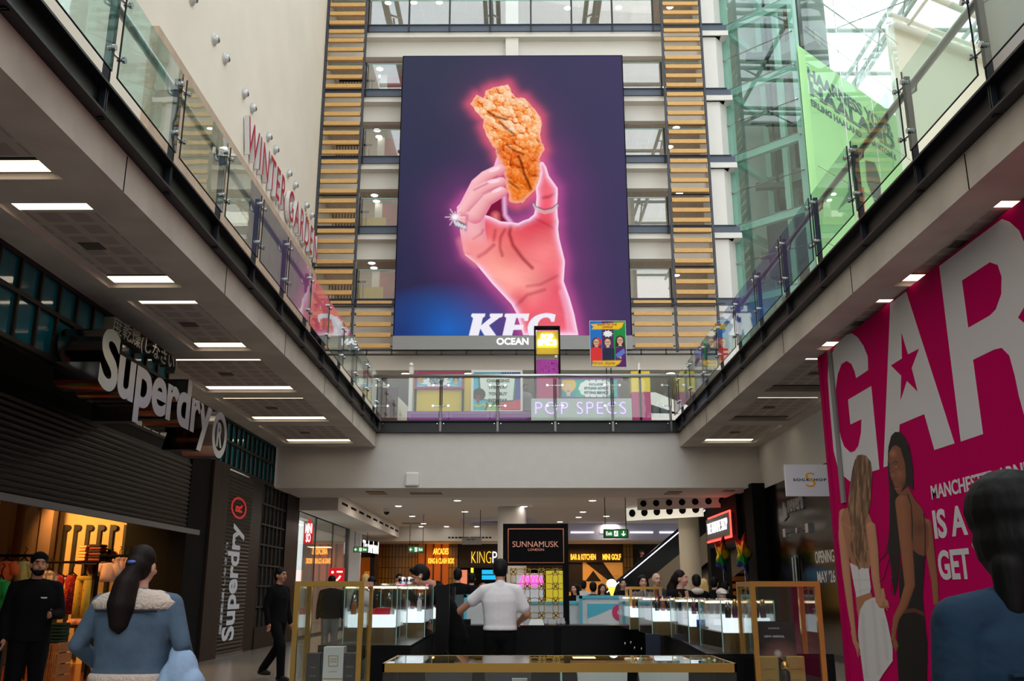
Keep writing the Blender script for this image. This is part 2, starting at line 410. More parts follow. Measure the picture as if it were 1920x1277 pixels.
# ---------------------------------------------------------------- bridge at the back of the void
struct(MB().box(XW, 6.6, YB, 55, 4.6, 5.62).box(-6.63, 6.6, YB, 28.0, Z_CEIL, 4.6).build('trim_1', mat('bridge beam paint', C(214,208,202), .7, noise=.02)))
struct(MB().box(XW, 12.5, YB+.02, YF+9, 5.62, Z_FLR-.02).build('floor_bridge', floor_m))
struct(MB().box(-6.63, 22, 28.0, 55, 4.25, 4.6).build('ceiling', white))
# right ground-floor wall over the shop front
struct(MB().box(XR, XR+.3, 14, YB, 4.05, Z_SOF).build('wall_right', white))
struct(MB().box(-14, 14, -16.3, -16, 0, 5.9).build('wall_behind', mat('mall beige', C(132,122,112), .8)))
struct(MB().box(XR, XR+.2, -16, 15.3, 0, Z_SOF).build('wall_right_near', mat('mall beige', C(132,122,112), .8)))
# ---------------------------------------------------------------- steel channels round the void
def channel(a, b, name, out):
    """black edge channel from a to b, out = unit vector to the void side"""
    a, b, out = Vector(a), Vector(b), Vector(out); mb = MB()
    d = (b-a)
    for z0, z1, t in ((Z_BLK, Z_FLR, .02), (Z_BLK-.005, Z_BLK+.02, .13), (Z_FLR-.02, Z_FLR+.005, .13)):
        q = [a, b, b+out*t, a+out*t]
        mb.add([(p.x, p.y, z) for z in (z0, z1) for p in q], [(0,1,2,3), (7,6,5,4), (0,4,5,1), (1,5,6,2), (2,6,7,3), (3,7,4,0)])
    return mb
struct(channel((SL, -16, 0), (SL, YB, 0), '', (1, 0, 0)).build('trim_2', steel_black))
struct(channel((SR, -16, 0), (SR, YB, 0), '', (-1, 0, 0)).build('trim_3', steel_black))
struct(channel((SL, YB, 0), (SR, YB, 0), '', (0, -1, 0)).build('trim_4', steel_black))
# ---------------------------------------------------------------- glass balustrades of the walkways
def clamp(post, x, y, z, nx, ny, sx, sy):
    """one glass clamp: boss on the post, arm, disc; n = outward, s = sideways"""
    n = Vector((nx, ny, 0)); s = Vector((sx, sy, 0)); p = Vector((x, y, z)); q = p+s*.11
    m = MB().tube([p-n*.02, q], .012, 6).tube([q-n*.03, q+n*.03], .016, 8).tube([q+n*.022, q+n*.05], .032, 10)
    return m.build('glass_clamp', chrome, post)
def walkway_rail(side):
    x = SL if side < 0 else SR; inn = 1 if side < 0 else -1
    nm = 'left' if side < 0 else 'right'
    t = thing('glass_balustrade', f'glass balustrade with dark steel posts along the {nm} upper walkway', 'balustrade', (x, 14, Z_FLR), 'glass balustrades of the upper walkways')
    ys = [7.70+1.665*k for k in range(-4, 11)]
    for i, y in enumerate(ys):
        xp = x+inn*.06
        pm = MB().box(xp-.03, xp+.03, y-.026, y-.01, Z_BLK-.02, 7.0).box(xp-.03, xp+.03, y+.01, y+.026, Z_BLK-.02, 7.0).box(xp-.015, xp+.015, y-.01, y+.01, Z_BLK+.1, 6.9)
        p = pm.build('post', steel_navy, t)
        if 0 <= y <= 26:
            for zz in (6.28, 6.88):
                for s in (-1, 1): clamp(p, xp+inn*.065, y, zz, inn, 0, 0, s)
        y1 = ys[i+1] if i+1 < len(ys) else YB-.12
        MB().box(xp+inn*.068, xp+inn*.084, y+.068, y1-.068, 6.068, 7.03).box(xp+inn*.068, xp+inn*.084, y+.06, y+.068, 6.06, 7.03, 1).box(xp+inn*.068, xp+inn*.084, y1-.068, y1-.06, 6.06, 7.03, 1).box(xp+inn*.068, xp+inn*.084, y+.068, y1-.068, 6.06, 6.068, 1).build('glass_panel', [g_rail, mat('dark glass edge', C(16,26,24), .2)], t)
    h = MB().tube([(x-inn*.06, -2, 6.99), (x-inn*.06, YB-.1, 6.99)], .045, 10)
    for y in ys: h.tube([(x-inn*.06, y, 6.96), (x-inn*.03, y, 6.84), (x+inn*.03, y, 6.8)], .02, 6)
    h.build('handrail', satin, t, smooth=True)
walkway_rail(-1); walkway_rail(1)
def bridge_rail():
    t = thing('glass_balustrade', 'glass balustrade with round steel handrail across the rear bridge', 'balustrade', (.3, YB-.08, Z_FLR))
    y = YB-.08
    xs = [P(px, 790, Y=y).x for px in (712, 826, 933, 1041, 1149, 1258)]
    for i, x in enumerate(xs):
        p = MB().box(x-.03, x+.03, y-.03, y+.03, Z_BLK, 6.35).tube([(x-.02, y, 6.3), (x-.02, y, 7.1)], .022, 8).tube([(x+.03, y, 6.3), (x+.03, y, 7.1)], .016, 8).build('post', satin if 0 else mat('post steel', C(96,94,94), .3, .9), t)
        for z in (6.35, 6.93):
            for s in (-1, 1):
                if (i == 0 and s < 0) or (i == 5 and s > 0): continue
                c = MB().tube([(x, y, z), (x+s*.2, y-.04, z)], .014, 6); c.lathe((x+s*.21, y-.07, z), [(.035, 0), (.035, .05)], 10, 0, 'y'); c.build('glass_clamp', chrome, p)
        for s in (-1, 1):
            MB().lathe((x+s*.09, y-.035, 5.86), [(.014, 0), (.014, .02)], 6, 0, 'y').build('bolt', chrome, p)
        if i+1 < len(xs): MB().box(x+.05, xs[i+1]-.05, y-.07, y-.055, 6.02, 7.12).build('glass_panel', g_bridge, t)
    MB().tube([(SL-.1, y, 7.21), (SR+.1, y, 7.21)], .055, 12).build('handrail', satin, t, smooth=True)
bridge_rail()
# ================================================================ office block behind the void
BT = [29.38, 25.70, 22.03, 18.35, 14.68]          # tops of the slate-grey edge beams
off_white = mat('office white', C(222,216,206), .75)
off_ceil = brickmat('office ceiling tiles', C(196,184,172), C(190,178,166), C(206,196,186), .6, .6, .02, 'xy', .8)
XO0, XO1 = -9.8, 10.4
b = MB(); bl = MB()
for z in BT:
    b.box(XO0, XO1, YF+.02, YF+.4, z-.62, z-.32)              # white slab nosing
    b.box(XO0, XO1, YF+.47, YF+.8, z-1.48, z-.62)            # set-back downstand
    b.box(XO0, XO1, YF+.4, YF+12, z-.62, z-.02)
b.box(XO0, XO1, YF+.16, YF+.5, 11.65, 14.3).box(XO0, XO1, YF+.16, YF+12, 11.3, 11.65)
b.box(XO0, XO1, YF+12, YF+12.2, 8, Z_ROOF); b.box(XO0-.2, XO0, YF, YF+12.2, 5.9, Z_ROOF); b.box(XO1, XO1+.15, YF+1.6, YF+12.2, 5.9, Z_ROOF)
struct(b.build('wall_rear_offices', off_white))
cl = MB()
for z in BT: cl.box(XO0+.02, XO1-.02, YF+.82, YF+11.98, z-1.5, z-1.44)
struct(cl.build('ceiling_offices', off_ceil))
struct(MB().box(XW, 12.5, YF+9, YF+9.2, 5.9, 11.5).build('wall_rear_upper_shops', mat('shop grey', C(150,140,134), .8)))
for i, z in enumerate(BT):
    e = MB().box(XO0, XO1+.1, YF-.08, YF+.02, z-.35, z).box(XO0, XO1+.1, YF-.16, YF+.02, z-.012, z+.012)
    struct(e.build(f'trim_{5+i}', band_grey))
# roof over the atrium
struct(MB().box(-10, 36, -16, 64, Z_ROOF, Z_ROOF+.02).build('window_1', g_roof))
def roof_trusses():
    tube_m = mat('pale green tube steel', C(150,166,158), .5)
    zr = Z_ROOF-.35
    for i, x in enumerate([-7.5, -1.5, 4.5, 11.2, 16.9, 22.7, 28.5, 34]):
        t = MB()
        for dx in (-.38, .38): t.tube([(x+dx, -15, zr), (x+dx, 63.5, zr)], .14, 8)
        t.tube([(x, -15, zr-1.1), (x, 63.5, zr-1.1)], .13, 8)
        for y in range(-14, 62, 4):
            t.tube([(x-.38, y, zr), (x, y+2, zr-1.1)], .06, 6); t.tube([(x+.38, y, zr), (x, y+2, zr-1.1)], .06, 6); t.tube([(x, y+2, zr-1.1), (x, y+4, zr)], .06, 6)
        struct(t.build(f'trim_{20+i}', tube_m, smooth=True))
    t = MB()
    for y in range(-14, 64, 5): t.tube([(-9.5, y, zr+.15), (35, y, zr+.15)], .15, 8)
    for y in range(26, 62, 10):
        for xa, xb in ((11.2, 16.9), (16.9, 22.7)): t.tube([(xa, y, zr-1), (xb, y+5, zr-1)], .04, 6); t.tube([(xb, y, zr-1), (xa, y+5, zr-1)], .04, 6)
    struct(t.build('trim_28', tube_m, smooth=True))
roof_trusses()
# ================================================================ timber louvre screens on the office block
def louvre(x0, x1, zs, label, posts=True, y=YF-.56):
    t = thing('louvre_screen', label, 'louvre screen', ((x0+x1)/2, y, min(zs)-.2), 'oak louvre screens on the office block')
    s = MB()
    for z in zs: s.box(x0+.08, x1-.08, y-.07, y+.07, z, z+.2)
    s.build('slat_panel', oak, t)
    br = MB()
    for z in zs:
        for x in (x0+.04, x1-.04): br.box(x-.055, x+.055, y-.03, y+.03, z+.04, z+.1)
    br.build('brackets', steel_black, t)
    if posts:
        for x in (x0, x1):
            MB().box(x-.05, x+.05, y-.08, y+.08, min(zs)-.2, max(zs)+.5).build('post', mat('louvre post steel', C(58,62,70), .4), t)
    r = MB()
    for z in BT:
        if min(zs) < z+1.45 < max(zs): r.tube([(x0, y+.1, z+1.45), (x1, y+.1, z+1.45)], .04, 6)
    if r.v: r.build('cross_rail', steel_black, t)
    return t
z0 = P(640, 178.5, Y=YF-.56).z - .12; dz = (P(640, 178.5, Y=YF-.56).z-P(640, 568, Y=YF-.56).z)/21
zk = [z0+dz*k for k in range(-25, 15)]
louvre(-9.57, -7.63, [z for z in zk if z > 12.05], 'tall oak louvre screen up the left side of the office block')
louvre(7.31, 9.27, [z for z in zk if z > 12.05], 'tall oak louvre screen up the right side of the office block')
low = [z for z in zk if 12.05 < z < 14.3]
louvre(-7.53, -5.75, low, 'short row of oak slats at lower left corner of the big screen', False)
louvre(5.3, 7.21, low, 'short row of oak slats at lower right corner of the big screen', False)
rl = MB().box(-9.6, 9.6, YF-.68, YF-.58, 12.02, 12.1).box(-9.6, 9.6, YF-.68, YF-.58, 11.81, 11.88).box(-9.6, 9.6, YF-.68, YF-.6, 14.22, 14.28)
for i in range(17): rl.box(-9.2+i*1.14, -9.15+i*1.14, YF-.68, YF-.58, 11.81, 12.1)
struct(rl.build('trim_10', steel_black))
# white columns
struct(MB().box(-.58, .07, YF+.13, YF+.74, 12, Z_ROOF).build('trim_11', off_white))
cw = MB()
for a, b in zip([11.5]+[z for z in reversed(BT)], [z-.62 for z in reversed(BT)]+[Z_ROOF]):
    cw.add([(x_, YF+y_, z_) for z_ in (a, b) for x_, y_ in ((9.35, .13), (10.15, .13), (10.6, .67), (10.6, 1.6), (9.35, 1.6))],
           [(0,1,6,5), (1,2,7,6), (2,3,8,7), (3,4,9,8), (4,0,5,9), (0,1,2,3,4), (5,6,7,8,9)])
for z in BT: cw.box(9.28, 10.76, YF-.07, YF+1.75, z-.62, z-.35).box(9.28, 10.7, YF-.03, YF+1.68, z-.35, z, 1)
struct(cw.build('trim_12', [white, band_grey]))
# ---------------------------------------------------------------- glass fronts of the office floors
FL = ['top', 'fourth', 'third', 'second', 'lowest']
for i, z in enumerate(BT):
    t = thing('office_balustrade', f'glass balustrade edging the {FL[i]} visible office floor of the rear block', 'balustrade', (0, YF-.03, z), 'glass balustrades of the office floors')
    xs = [-7.61+2.08*k for k in range(8)] if i == 0 else [-7.61, -5.5, 5.05, 7.25]
    for a, b_ in zip(xs, xs[1:]):
        if i and a < 0 < b_: continue
        MB().box(a+.04, b_-.04, YF-.05, YF-.035, z+.04, z+1.45).build('glass_panel', glass('office glass', (.95, .97, .96, 1), .13), t)
    for x in xs: MB().box(x-.04, x+.04, YF-.13, YF-.06, z-.4, z+1.5).build('post', steel_black, t)
    MB().tube([(-9.4, YF-.04, z+1.47), (9.4, YF-.04, z+1.47)], .026, 6).build('handrail', mat('glass edge green', C(150,190,180), .2), t)
    # behind the glass: a railing and a red and yellow partition
    if i > 0:
        pr = thing('red_partition', f'red partition behind the glass of the {FL[i]} office floor', 'partition', (-5.6, YF+2.2, z), 'red office partitions')
        MB().box(-6.85, -5.7, YF+2.1, YF+2.2, z, z+2.1).build('board', mat('office red', C(170,44,52), .6), pr)
        MB().box(-7.25, -6.87, YF+2.1, YF+2.2, z, z+2.3).build('end_panel', off_white, pr)
        ra = thing('stair_railing', f'dark bar railing behind left louvres on the {FL[i]} office floor', 'railing', (-8, YF+1.3, z), 'dark office railings')
        bb = MB()
        for k in range(12): bb.box(-9.2+k*.15, -9.17+k*.15, YF+1.3, YF+1.33, z+.05, z+1.3)
        bb.build('bars', black_matt, ra); MB().box(-9.25, -7.4, YF+1.27, YF+1.35, z+1.3, z+1.38).build('top_rail', black_matt, ra)
        if i >= 3: MB().box(-7.9, -6.6, YF+1.7, YF+1.76, z+.6, z+1.2).build('yellow_board', mat('office yellow', C(205,170,60), .6), pr)
def downlight(x, y, z, label, group, r=.09, m=lamp_white):
    t = thing('downlight', label, 'ceiling light', (x, y, z-.012), group)
    MB().lathe((x, y, z-.012), [(r*1.25, 0), (r*1.25, .012)], 14).build('bezel', white, t)
    MB().lathe((x, y, z-.02), [(r, 0), (r, .008)], 14).build('lens', m, t)
    return t
sp = [(0, [(727.6, 5), (776, 4), (823.6, 4), (1064, 15), (1160, 14), (1256, 13)]), (1, [(712, 129), (715.5, 143), (1260.6, 123.5), (1248.5, 163)]), (2, [(707, 244), (710.5, 256), (1268, 239), (1256, 275)]),
      (3, [(702, 366), (706, 377), (1274, 362)]), (4, [(697, 493), (701, 502), (1268, 516)])]
WH = {0: ['above the screen, first from left', 'above the screen, second from left', 'above the screen, third from left', 'above the screen, third from right', 'above the screen, second from right', 'above the screen, first from right']}
for i, l in sp:
    zc = BT[i]+3.675-1.5
    for j, (x, y) in enumerate(l):
        q = P(x, y, Z=zc)
        if not (YF+.9 < q.y < YF+11.8): q = Vector((q.x, min(max(q.y, YF+1.3), YF+11), zc))
        wh = WH[0][j] if i == 0 else ('left of the screen, ' if x < 960 else 'right of the screen, ')+('nearer one' if j % 2 == 0 else 'farther one')
        downlight(q.x, q.y, zc, f'round downlight on {FL[i]} office floor {wh}', 'office downlights', .17)
def office_light(x, z):
    l = bpy.data.lights.new('office_light', 'AREA'); l.energy = 55; l.size = 3; l.color = (1, .9, .78); l.shape = 'RECTANGLE'; l.size_y = 5
    o = bpy.data.objects.new('office_light', l); COL.objects.link(o); o.location = (x, YF+5.5, z+2.1)
for z in BT:
    for x in (-7, 7.2): office_light(x, z)
struct(MB().box(XO0+.02, XO1-.02, YF+.82, YF+11.98, 31.55, 31.6).box(XO0, XO1, YF+.02, YF+12, 31.6, 33.0).build('ceiling_top_office', off_ceil))
# ================================================================ the big picture screen
YS = 40.9
def S8(x, y):
    q = P(740+x*.4464, 90+y*.4464, Y=30.4); return (q.x, q.z)
def H(x, y):
    q = P(840+x*.16447, 290+y*.16447, Y=30.4); return (q.x, q.z)
def K8(x, y):
    q = P(860+x*.104167, 570+y*.104167, Y=30.4); return (q.x, q.z)
def chain_shade(cv, pts, dark, light, rim, lv=(-.35, .75, .55), rimk=1.0):
    """rounded limb through (x,y,r) points"""
    best = np.full(cv.X.shape, -1.0); nx = np.zeros(cv.X.shape); ny = nx.copy(); rr = nx.copy()+1
    for a, b in zip(pts, pts[1:]):
        d, t = cv.seg(a, b); r = a[2]+(b[2]-a[2])*t; h = r*r-d*d
        cxp = a[0]+(b[0]-a[0])*t; cyp = a[1]+(b[1]-a[1])*t; k = h > best
        best = np.where(k, h, best); nx = np.where(k, (cv.X-cxp)/r, nx); ny = np.where(k, (cv.Y-cyp)/r, ny); rr = np.where(k, r, rr)
    a = np.clip((rr-np.sqrt(np.maximum(rr*rr-best, 0)))/cv.px+.5, 0, 1)*(best > -1)
    nz = np.sqrt(np.clip(1-nx*nx-ny*ny, 0, 1)); s = np.clip(.5+.5*(nx*lv[0]+ny*lv[1]+nz*lv[2]), 0, 1)[..., None]
    col = np.array(dark[:3])*(1-s)+np.array(light[:3])*s
    e = (np.clip(1-nz, 0, 1)**3*rimk)[..., None]; col = col*(1-e)+np.array(rim[:3])*e
    cv.c = cv.c*(1-a[..., None])+col*a[..., None]
def screen_picture():
    x0, x1, z0, z1 = -4.2, 3.865, 9.80, 20.53      # the picture's own units, scaled up to the screen when it is built
    cv = Canvas(470, 625, x0, z0, x1, z1, C(52, 50, 84)); X, Y = cv.X, cv.Y
    v = (Y-z0)/(z1-z0); u = (X-x0)/(x1-x0)
    top = np.array(C(62, 64, 86)[:3]); bot = np.array(C(44, 41, 76)[:3]); rt = np.array(C(80, 68, 108)[:3])
    cv.c = bot*(1-v[..., None])+top*v[..., None]; k = np.clip(u*1.2-.3, 0, 1)[..., None]*.55; cv.c = cv.c*(1-k)+rt*k
    q = S8(210, 1180); cv.blob(q[0], q[1], 3.0, C(34, 104, 196), .95, 1.0, 1.7); q = S8(30, 1190); cv.blob(q[0], q[1], 1.6, C(36, 44, 96), .7, 1)
    ch = [S8(*p) for p in [(320,235),(345,200),(372,210),(385,180),(410,165),(440,162),(475,152),(492,182),(510,205),(545,212),(572,243),(592,262),(612,288),(612,330),(614,380),(628,428),(612,462),(608,540),(590,600),(548,640),(515,656),(484,640),(468,590),(462,520),(436,462),(424,420),(395,385),(372,330),(378,300),(345,270)]]
    hand = [H(*p) for p in [(1055,80),(1085,85),(1120,140),(1150,240),(1200,310),(1250,380),(1252,450),(1245,560),(1250,700),(1262,760),(1255,850),(1270,960),(1300,1080),(1330,1200),(1333,1227),(1319,1444),(1387,1634),(1441,1824),(1487,2057),(858,2057),(776,1797),(722,1702),(505,1471),(315,1240),(195,1145),(178,1080),(150,950),(135,850),(110,700),(100,600),(200,480),(400,560),(430,690),(470,700),(600,760),(720,770),(800,780),(860,750),(920,730),(980,680),(1000,600),(1010,480),(1000,380),(1030,300),(1050,200),(1040,130)]]
    dc = cv.edge(ch); dh = cv.edge(hand); ic = cv.inside(ch); ih = cv.inside(hand)
    cv.halo(np.where(ic, 0, dc), 1.0, C(110, 70, 110), .28); cv.halo(np.where(ih, 0, dh), 1.1, C(140, 64, 134), .42)
    cv.halo(np.where(ih, 0, dh), .26, C(216, 90, 166), .5); cv.halo(np.where(ic, 0, dc), .26, C(240, 100, 130), .7)
    # index finger behind, in shade
    chain_shade(cv, [H(560,150)+(.13,), H(585,40)+(.1,)], C(220,90,140), C(255,190,225), C(255,200,240))
    cv.poly([H(*p) for p in [(470,560),(620,470),(656,490),(656,640),(672,720),(720,770),(560,860),(400,840),(400,690)]], C(128, 26, 62), .1)
    cv.line([H(*p) for p in [(640,490),(645,620),(652,690),(690,740),(715,770)]], .12, C(250,190,235), .12, .9); cv.line([H(540,690), H(545,780)], .22, C(250,130,130), .2, .8)
    # palm, thumb, wrist
    sd = np.where(ih, dh, -dh); a = np.clip(sd/cv.px+.5, 0, 1)
    base = np.zeros_like(cv.c); base[:] = C(238, 96, 108)[:3]; keep = cv.c; cv.c = base
    n1 = vnoise(X, Y, 1.1, 3)*.7+vnoise(X*.35+Y*.9, Y*.3, 9, 13)*.3
    for x, y, r, col, o, ry in [(620,1350,2.1,C(255,186,172),.9,1.3), (420,1180,1.2,C(255,160,150),.8,.8), (700,1050,.9,C(255,150,140),.8,1.6), (940,980,1.5,C(222,52,74),.85,1.3), (1000,800,.8,C(226,66,84),.7,.6), (1120,1150,1.4,C(255,150,150),.8,1.2), (1140,420,.55,C(255,120,140),.5,1.0), (1060,600,.6,C(232,80,110),.6,.8),
                            (1150,1500,1.3,C(236,84,104),.7,1.5), (900,1500,1.0,C(255,170,160),.8,1.0), (1150,1900,1.6,C(240,104,122),.8,2), (820,1640,.5,C(226,70,96),.6,.5), (300,1000,.7,C(250,140,140),.7,.7), (200,900,.4,C(246,130,160),.7,.8)]:
        q = H(x, y); cv.blob(q[0], q[1], r, col, o, 1, ry)
    k = ((n1-.5)*.35)[..., None]; cv.c = np.clip(cv.c*(1+k), 0, 2)
    for pts, wd, o in [([(720,790),(700,900),(740,1030),(850,1180),(960,1290)],.11,.75), ([(650,850),(600,940),(590,1050),(620,1150)],.08,.6), ([(520,1030),(430,1110),(350,1160)],.09,.7), ([(540,860),(520,980)],.07,.5), ([(1080,490),(1150,480),(1220,440)],.1,.6), ([(1000,730),(1120,790),(1240,860)],.07,.35), ([(800,830),(850,780),(960,760)],.09,.5), ([(900,1500),(1050,1480),(1250,1380)],.07,.4), ([(760,1740),(900,1600),(1100,1540)],.1,.4)]:
        cv.line([H(*p) for p in pts], wd*.8, C(150, 0, 34), .13, min(1, o+.2))
    for pts, wd in [([(1340,1500),(1400,1800),(1440,2057)],.14), ([(1290,1560),(1350,1800),(1380,2057)],.06)]: cv.line([H(*p) for p in pts], wd, C(255,190,225), .2, .7)
    cv.mix(np.exp(-(np.maximum(sd, 0)/.16)**2)*.75, C(255, 196, 232)); cv.mix(np.exp(-(np.maximum(sd, 0)/.07)**2)*.7, C(255, 238, 250))
    cv.c = keep*(1-a[..., None])+cv.c*a[..., None]
    # the fried strip
    nn = (vnoise(X, Y, 2.2, 5)-.5)*.22+(vnoise(X, Y, 5, 6)-.5)*.16
    sd = np.where(ic, dc, -dc)+nn*.55; a = np.clip(sd/cv.px+.5, 0, 1)
    rs = np.random.RandomState(4); lump = np.full(X.shape, .25)
    xs0, xs1 = min(p[0] for p in ch), max(p[0] for p in ch); zs0, zs1 = min(p[1] for p in ch), max(p[1] for p in ch)
    for i in range(420):                                            # crumbs of the crust: overlapping rounded bumps
        px_ = rs.uniform(xs0, xs1); pz_ = rs.uniform(zs0, zs1); up = (pz_-zs0)/(zs1-zs0); r = rs.uniform(.07, .2) if up > .42 else rs.uniform(.12, .3)
        d2 = ((X-px_)**2+(Y-pz_)**2)/(r*r); hgt = rs.uniform(.3, 1)*(1 if up > .42 else .55)
        lump = np.maximum(lump, np.where(d2 < 1, hgt*.5+np.sqrt(np.clip(1-d2, 0, 1))*r*2.2, 0))
    gy, gx = np.gradient(lump); sh = np.clip(.55+(gx*-.7+gy*-1.0)*-2.2*-1, 0, 1); fine = vnoise(X, Y, 14, 9, 2)
    tt = np.clip((sh-.5)*1.5+.5+(lump-.62)*.5+(fine-.5)*.45+np.clip((Y-zs0-2.4)/3, -.2, .18), 0, 1)[..., None]
    c0, c1, c2, c3 = [np.array(C(*c)[:3]) for c in ((140,40,14), (232,104,30), (252,164,88), (255,226,190))]
    cc = np.where(tt < .35, c0+(c1-c0)*tt/.35, np.where(tt < .65, c1+(c2-c1)*(tt-.35)/.3, c2+(c3-c2)*(tt-.65)/.35))
    lo = np.clip((zs0+1.6-Y)/1.2, 0, 1)[..., None]*.35; cc = cc*(1-lo)+np.array(C(250,140,30)[:3])*lo
    keep = cv.c; cv.c = cc
    for pts, wd in [([(520,455),(535,490),(545,530),(560,560),(570,590)],.12), ([(395,270),(430,290),(470,300)],.1), ([(440,310),(480,345),(500,360)],.09), ([(470,405),(500,430),(540,445)],.08), ([(480,560),(520,590)],.07)]: cv.line([S8(*p) for p in pts], wd*.7, C(104,14,0), .09, 1)
    cv.mix(np.exp(-(np.maximum(sd, 0)/.09)**2)*.6, C(255, 196, 170)); cv.c = keep*(1-a[..., None])+cv.c*a[..., None]
    # the three front fingers
    Dk, Lt, Rm = C(206,40,84), C(255,196,200), C(255,170,222)
    u_ = H(1, 0)[0]-H(0, 0)[0]
    def ch_(l): chain_shade(cv, [H(x, y)+(r*u_,) for x, y, r in l], Dk, Lt, Rm)
    ch_([(172,640,72), (195,780,64), (205,900,60), (240,1080,64)]); ch_([(178,640,76), (340,340,84), (430,250,74), (588,172,70)])
    ch_([(182,640,74), (340,440,86), (440,370,72), (600,312,62)]); ch_([(312,700,106), (316,860,104), (330,1020,112)]); ch_([(308,690,104), (425,515,86), (608,424,64)])
    cv.line([H(220,690), H(200,860)], .06, C(170,30,70), .1, .6); cv.line([H(300,400), H(440,330), H(560,250)], .05, C(180,30,76), .1, .7); cv.line([H(230,640), H(400,450), H(560,380)], .05, C(180,30,76), .1, .7); cv.line([H(290,960), H(380,900), H(400,860)], .06, C(180,40,70), .1, .6)
    cv.poly([H(*p) for p in [(150,985),(300,960),(430,985),(520,1035),(430,1180),(320,1235),(205,1130)]], C(250,150,150), .5)
    cv.line([H(520,1030), H(430,1110), H(350,1160)], .09, C(190,50,76), .14, .6)
    for x, y, r, an in [(520,300,78,-.17), (530,168,74,-.38), (560,402,66,-.4)]:
        q = H(x, y); dx, dy = X-q[0], Y-q[1]; c_, s_ = math.cos(-an), math.sin(-an); e = np.hypot((dx*c_+dy*s_)/(r*u_), (-dx*s_+dy*c_)/(r*u_*.36)); cv.mix(np.clip((1-e)*6, 0, 1)*.85, C(255, 222, 234))
    # rings and the sparkle
    for k, o in ((0, .9), (22, .8), (44, .8)): cv.line([H(975,545+k*.6), H(1000,590+k), H(1100,625+k), H(1190,605+k), H(1250,555+k*.7)], .045, C(206,196,200) if k else C(110,90,100), .04, o)
    cv.poly([H(*p) for p in [(70,740),(110,745),(205,790),(205,850),(110,840),(65,800)]], C(110,104,120), .05)
    for i in range(14): q = H(75+i*9.5, 765+i*4+(i % 3)*14); cv.blob(q[0], q[1], .055, C(236,234,246), .9, .8)
    q = H(80, 710)
    for an in range(0, 180, 30):
        L = .34 if an % 60 == 0 else .2; dx, dy = math.cos(math.radians(an))*L, math.sin(math.radians(an))*L; cv.line([(q[0]-dx, q[1]-dy), q, (q[0]+dx, q[1]+dy)], .025, C(255,240,250), .05, .8)
    cv.blob(q[0], q[1], .16, C(255,250,255), 1, .7)
    # lettering along the lower edge, cut off by the screen's edge as displayed
    Wt = C(244, 240, 252)
    cv.poly([K8(*p) for p in [(240,170),(480,172),(470,225),(432,250),(405,385),(580,240),(556,215),(568,172),(797,172),(785,230),(735,245),(545,385),(672,562),(672,600),(470,600),(462,562),(388,440),(358,562),(350,600),(175,600),(185,562),(260,255),(222,215)]], Wt)
    cv.poly([K8(*p) for p in [(840,172),(1273,172),(1245,305),(1185,305),(1170,255),(1035,248),(1003,372),(1170,375),(1150,462),(985,465),(962,562),(955,600),(780,600),(788,562),(858,255),(822,215)]], Wt)
    cpts = [(1745,190),(1720,318),(1665,318),(1650,270),(1600,240),(1530,245),(1470,280),(1430,340),(1412,420),(1415,500),(1440,562),(1450,600),(1290,600),(1270,562),(1245,500),(1240,420),(1262,345),(1310,270),(1380,215),(1470,180),(1570,162),(1660,168)]
    cv.poly([K8(*p) for p in cpts], Wt)
    return cv
t = thing('video_screen', 'huge video screen showing a hand holding a fried chicken strip', 'screen', (-.22, YS, 12.04))
MB().box(-5.70, 5.25, YS+.04, YS+.3, 12.04, 27.19).build('cabinet', black_matt, t)
screen_picture().mesh('display', painted('screen picture', emit=.97), (0, YS, -.483), (1.345, 0, 0), (0, 0, 1.345), t, N=(0, -1, 0))
MB().box(-5.70, 5.25, YS-.01, YS+.04, 12.04, 12.69).build('base_band', mat('screen band grey', C(140,140,138), .45), t)
m = MB(); a = P(931, 646.5, Y=YS-.03); b_ = P(991, 633.5, Y=YS-.03); put_text(m, 'OCEAN', (a.x, YS-.01, a.z), 'cam', b_.x-a.x, b_.z-a.z, .03, bold=.03); m.build('lettering', glow('white sign letters', (1, 1, 1, 1), 1.3), t)
for x in (-4.2, -1.4, 1.6, 4.2): MB().box(x-.07, x+.07, YS+.3, YF-.1, 21, 21.14).build('bracket', steel_black, t)
# ================================================================ left upper wall: sign and wall spots
def wg_sign():
    a = P(455, 228, X=XW); e = P(588, 446, X=XW)
    t = thing('wall_sign', 'red raised capital letters reading WINTER GARDEN on the cream wall', 'sign', (XW+.05, (a.y+e.y)/2, 16.28))
    red = mat('sign red', C(176,32,44), .45); sil = mat('letter return', C(206,204,206), .4)
    L = text_letters('WINTER GARDEN', .006, 1.12); xmax = max(l[1][:, 0].max() for l in L); xmin = min(l[1][:, 0].min() for l in L); ymin, ymax = L[0][1][:, 1].min(), L[0][1][:, 1].max()
    sx = (e.y-a.y)/(xmax-xmin); sz = 1.32/(ymax-ymin)
    for chh, v, f, nz in L:
        m = MB()
        vs = [(XW+.05+(p[2]-v[:, 2].min())/.04*.17, a.y+(p[0]-xmin)*sx, 16.28+(p[1]-ymin)*sz) for p in v]
        for fc, n_ in zip(f, nz):
            k = len(m.v); 
        m.v = vs; m.f = [list(fc) for fc in f]; m.m = [0 if n_ > .5 else 1 for n_ in nz]
        m.build('letter', [red, sil], t, label='red letter '+chh)
wg_sign()
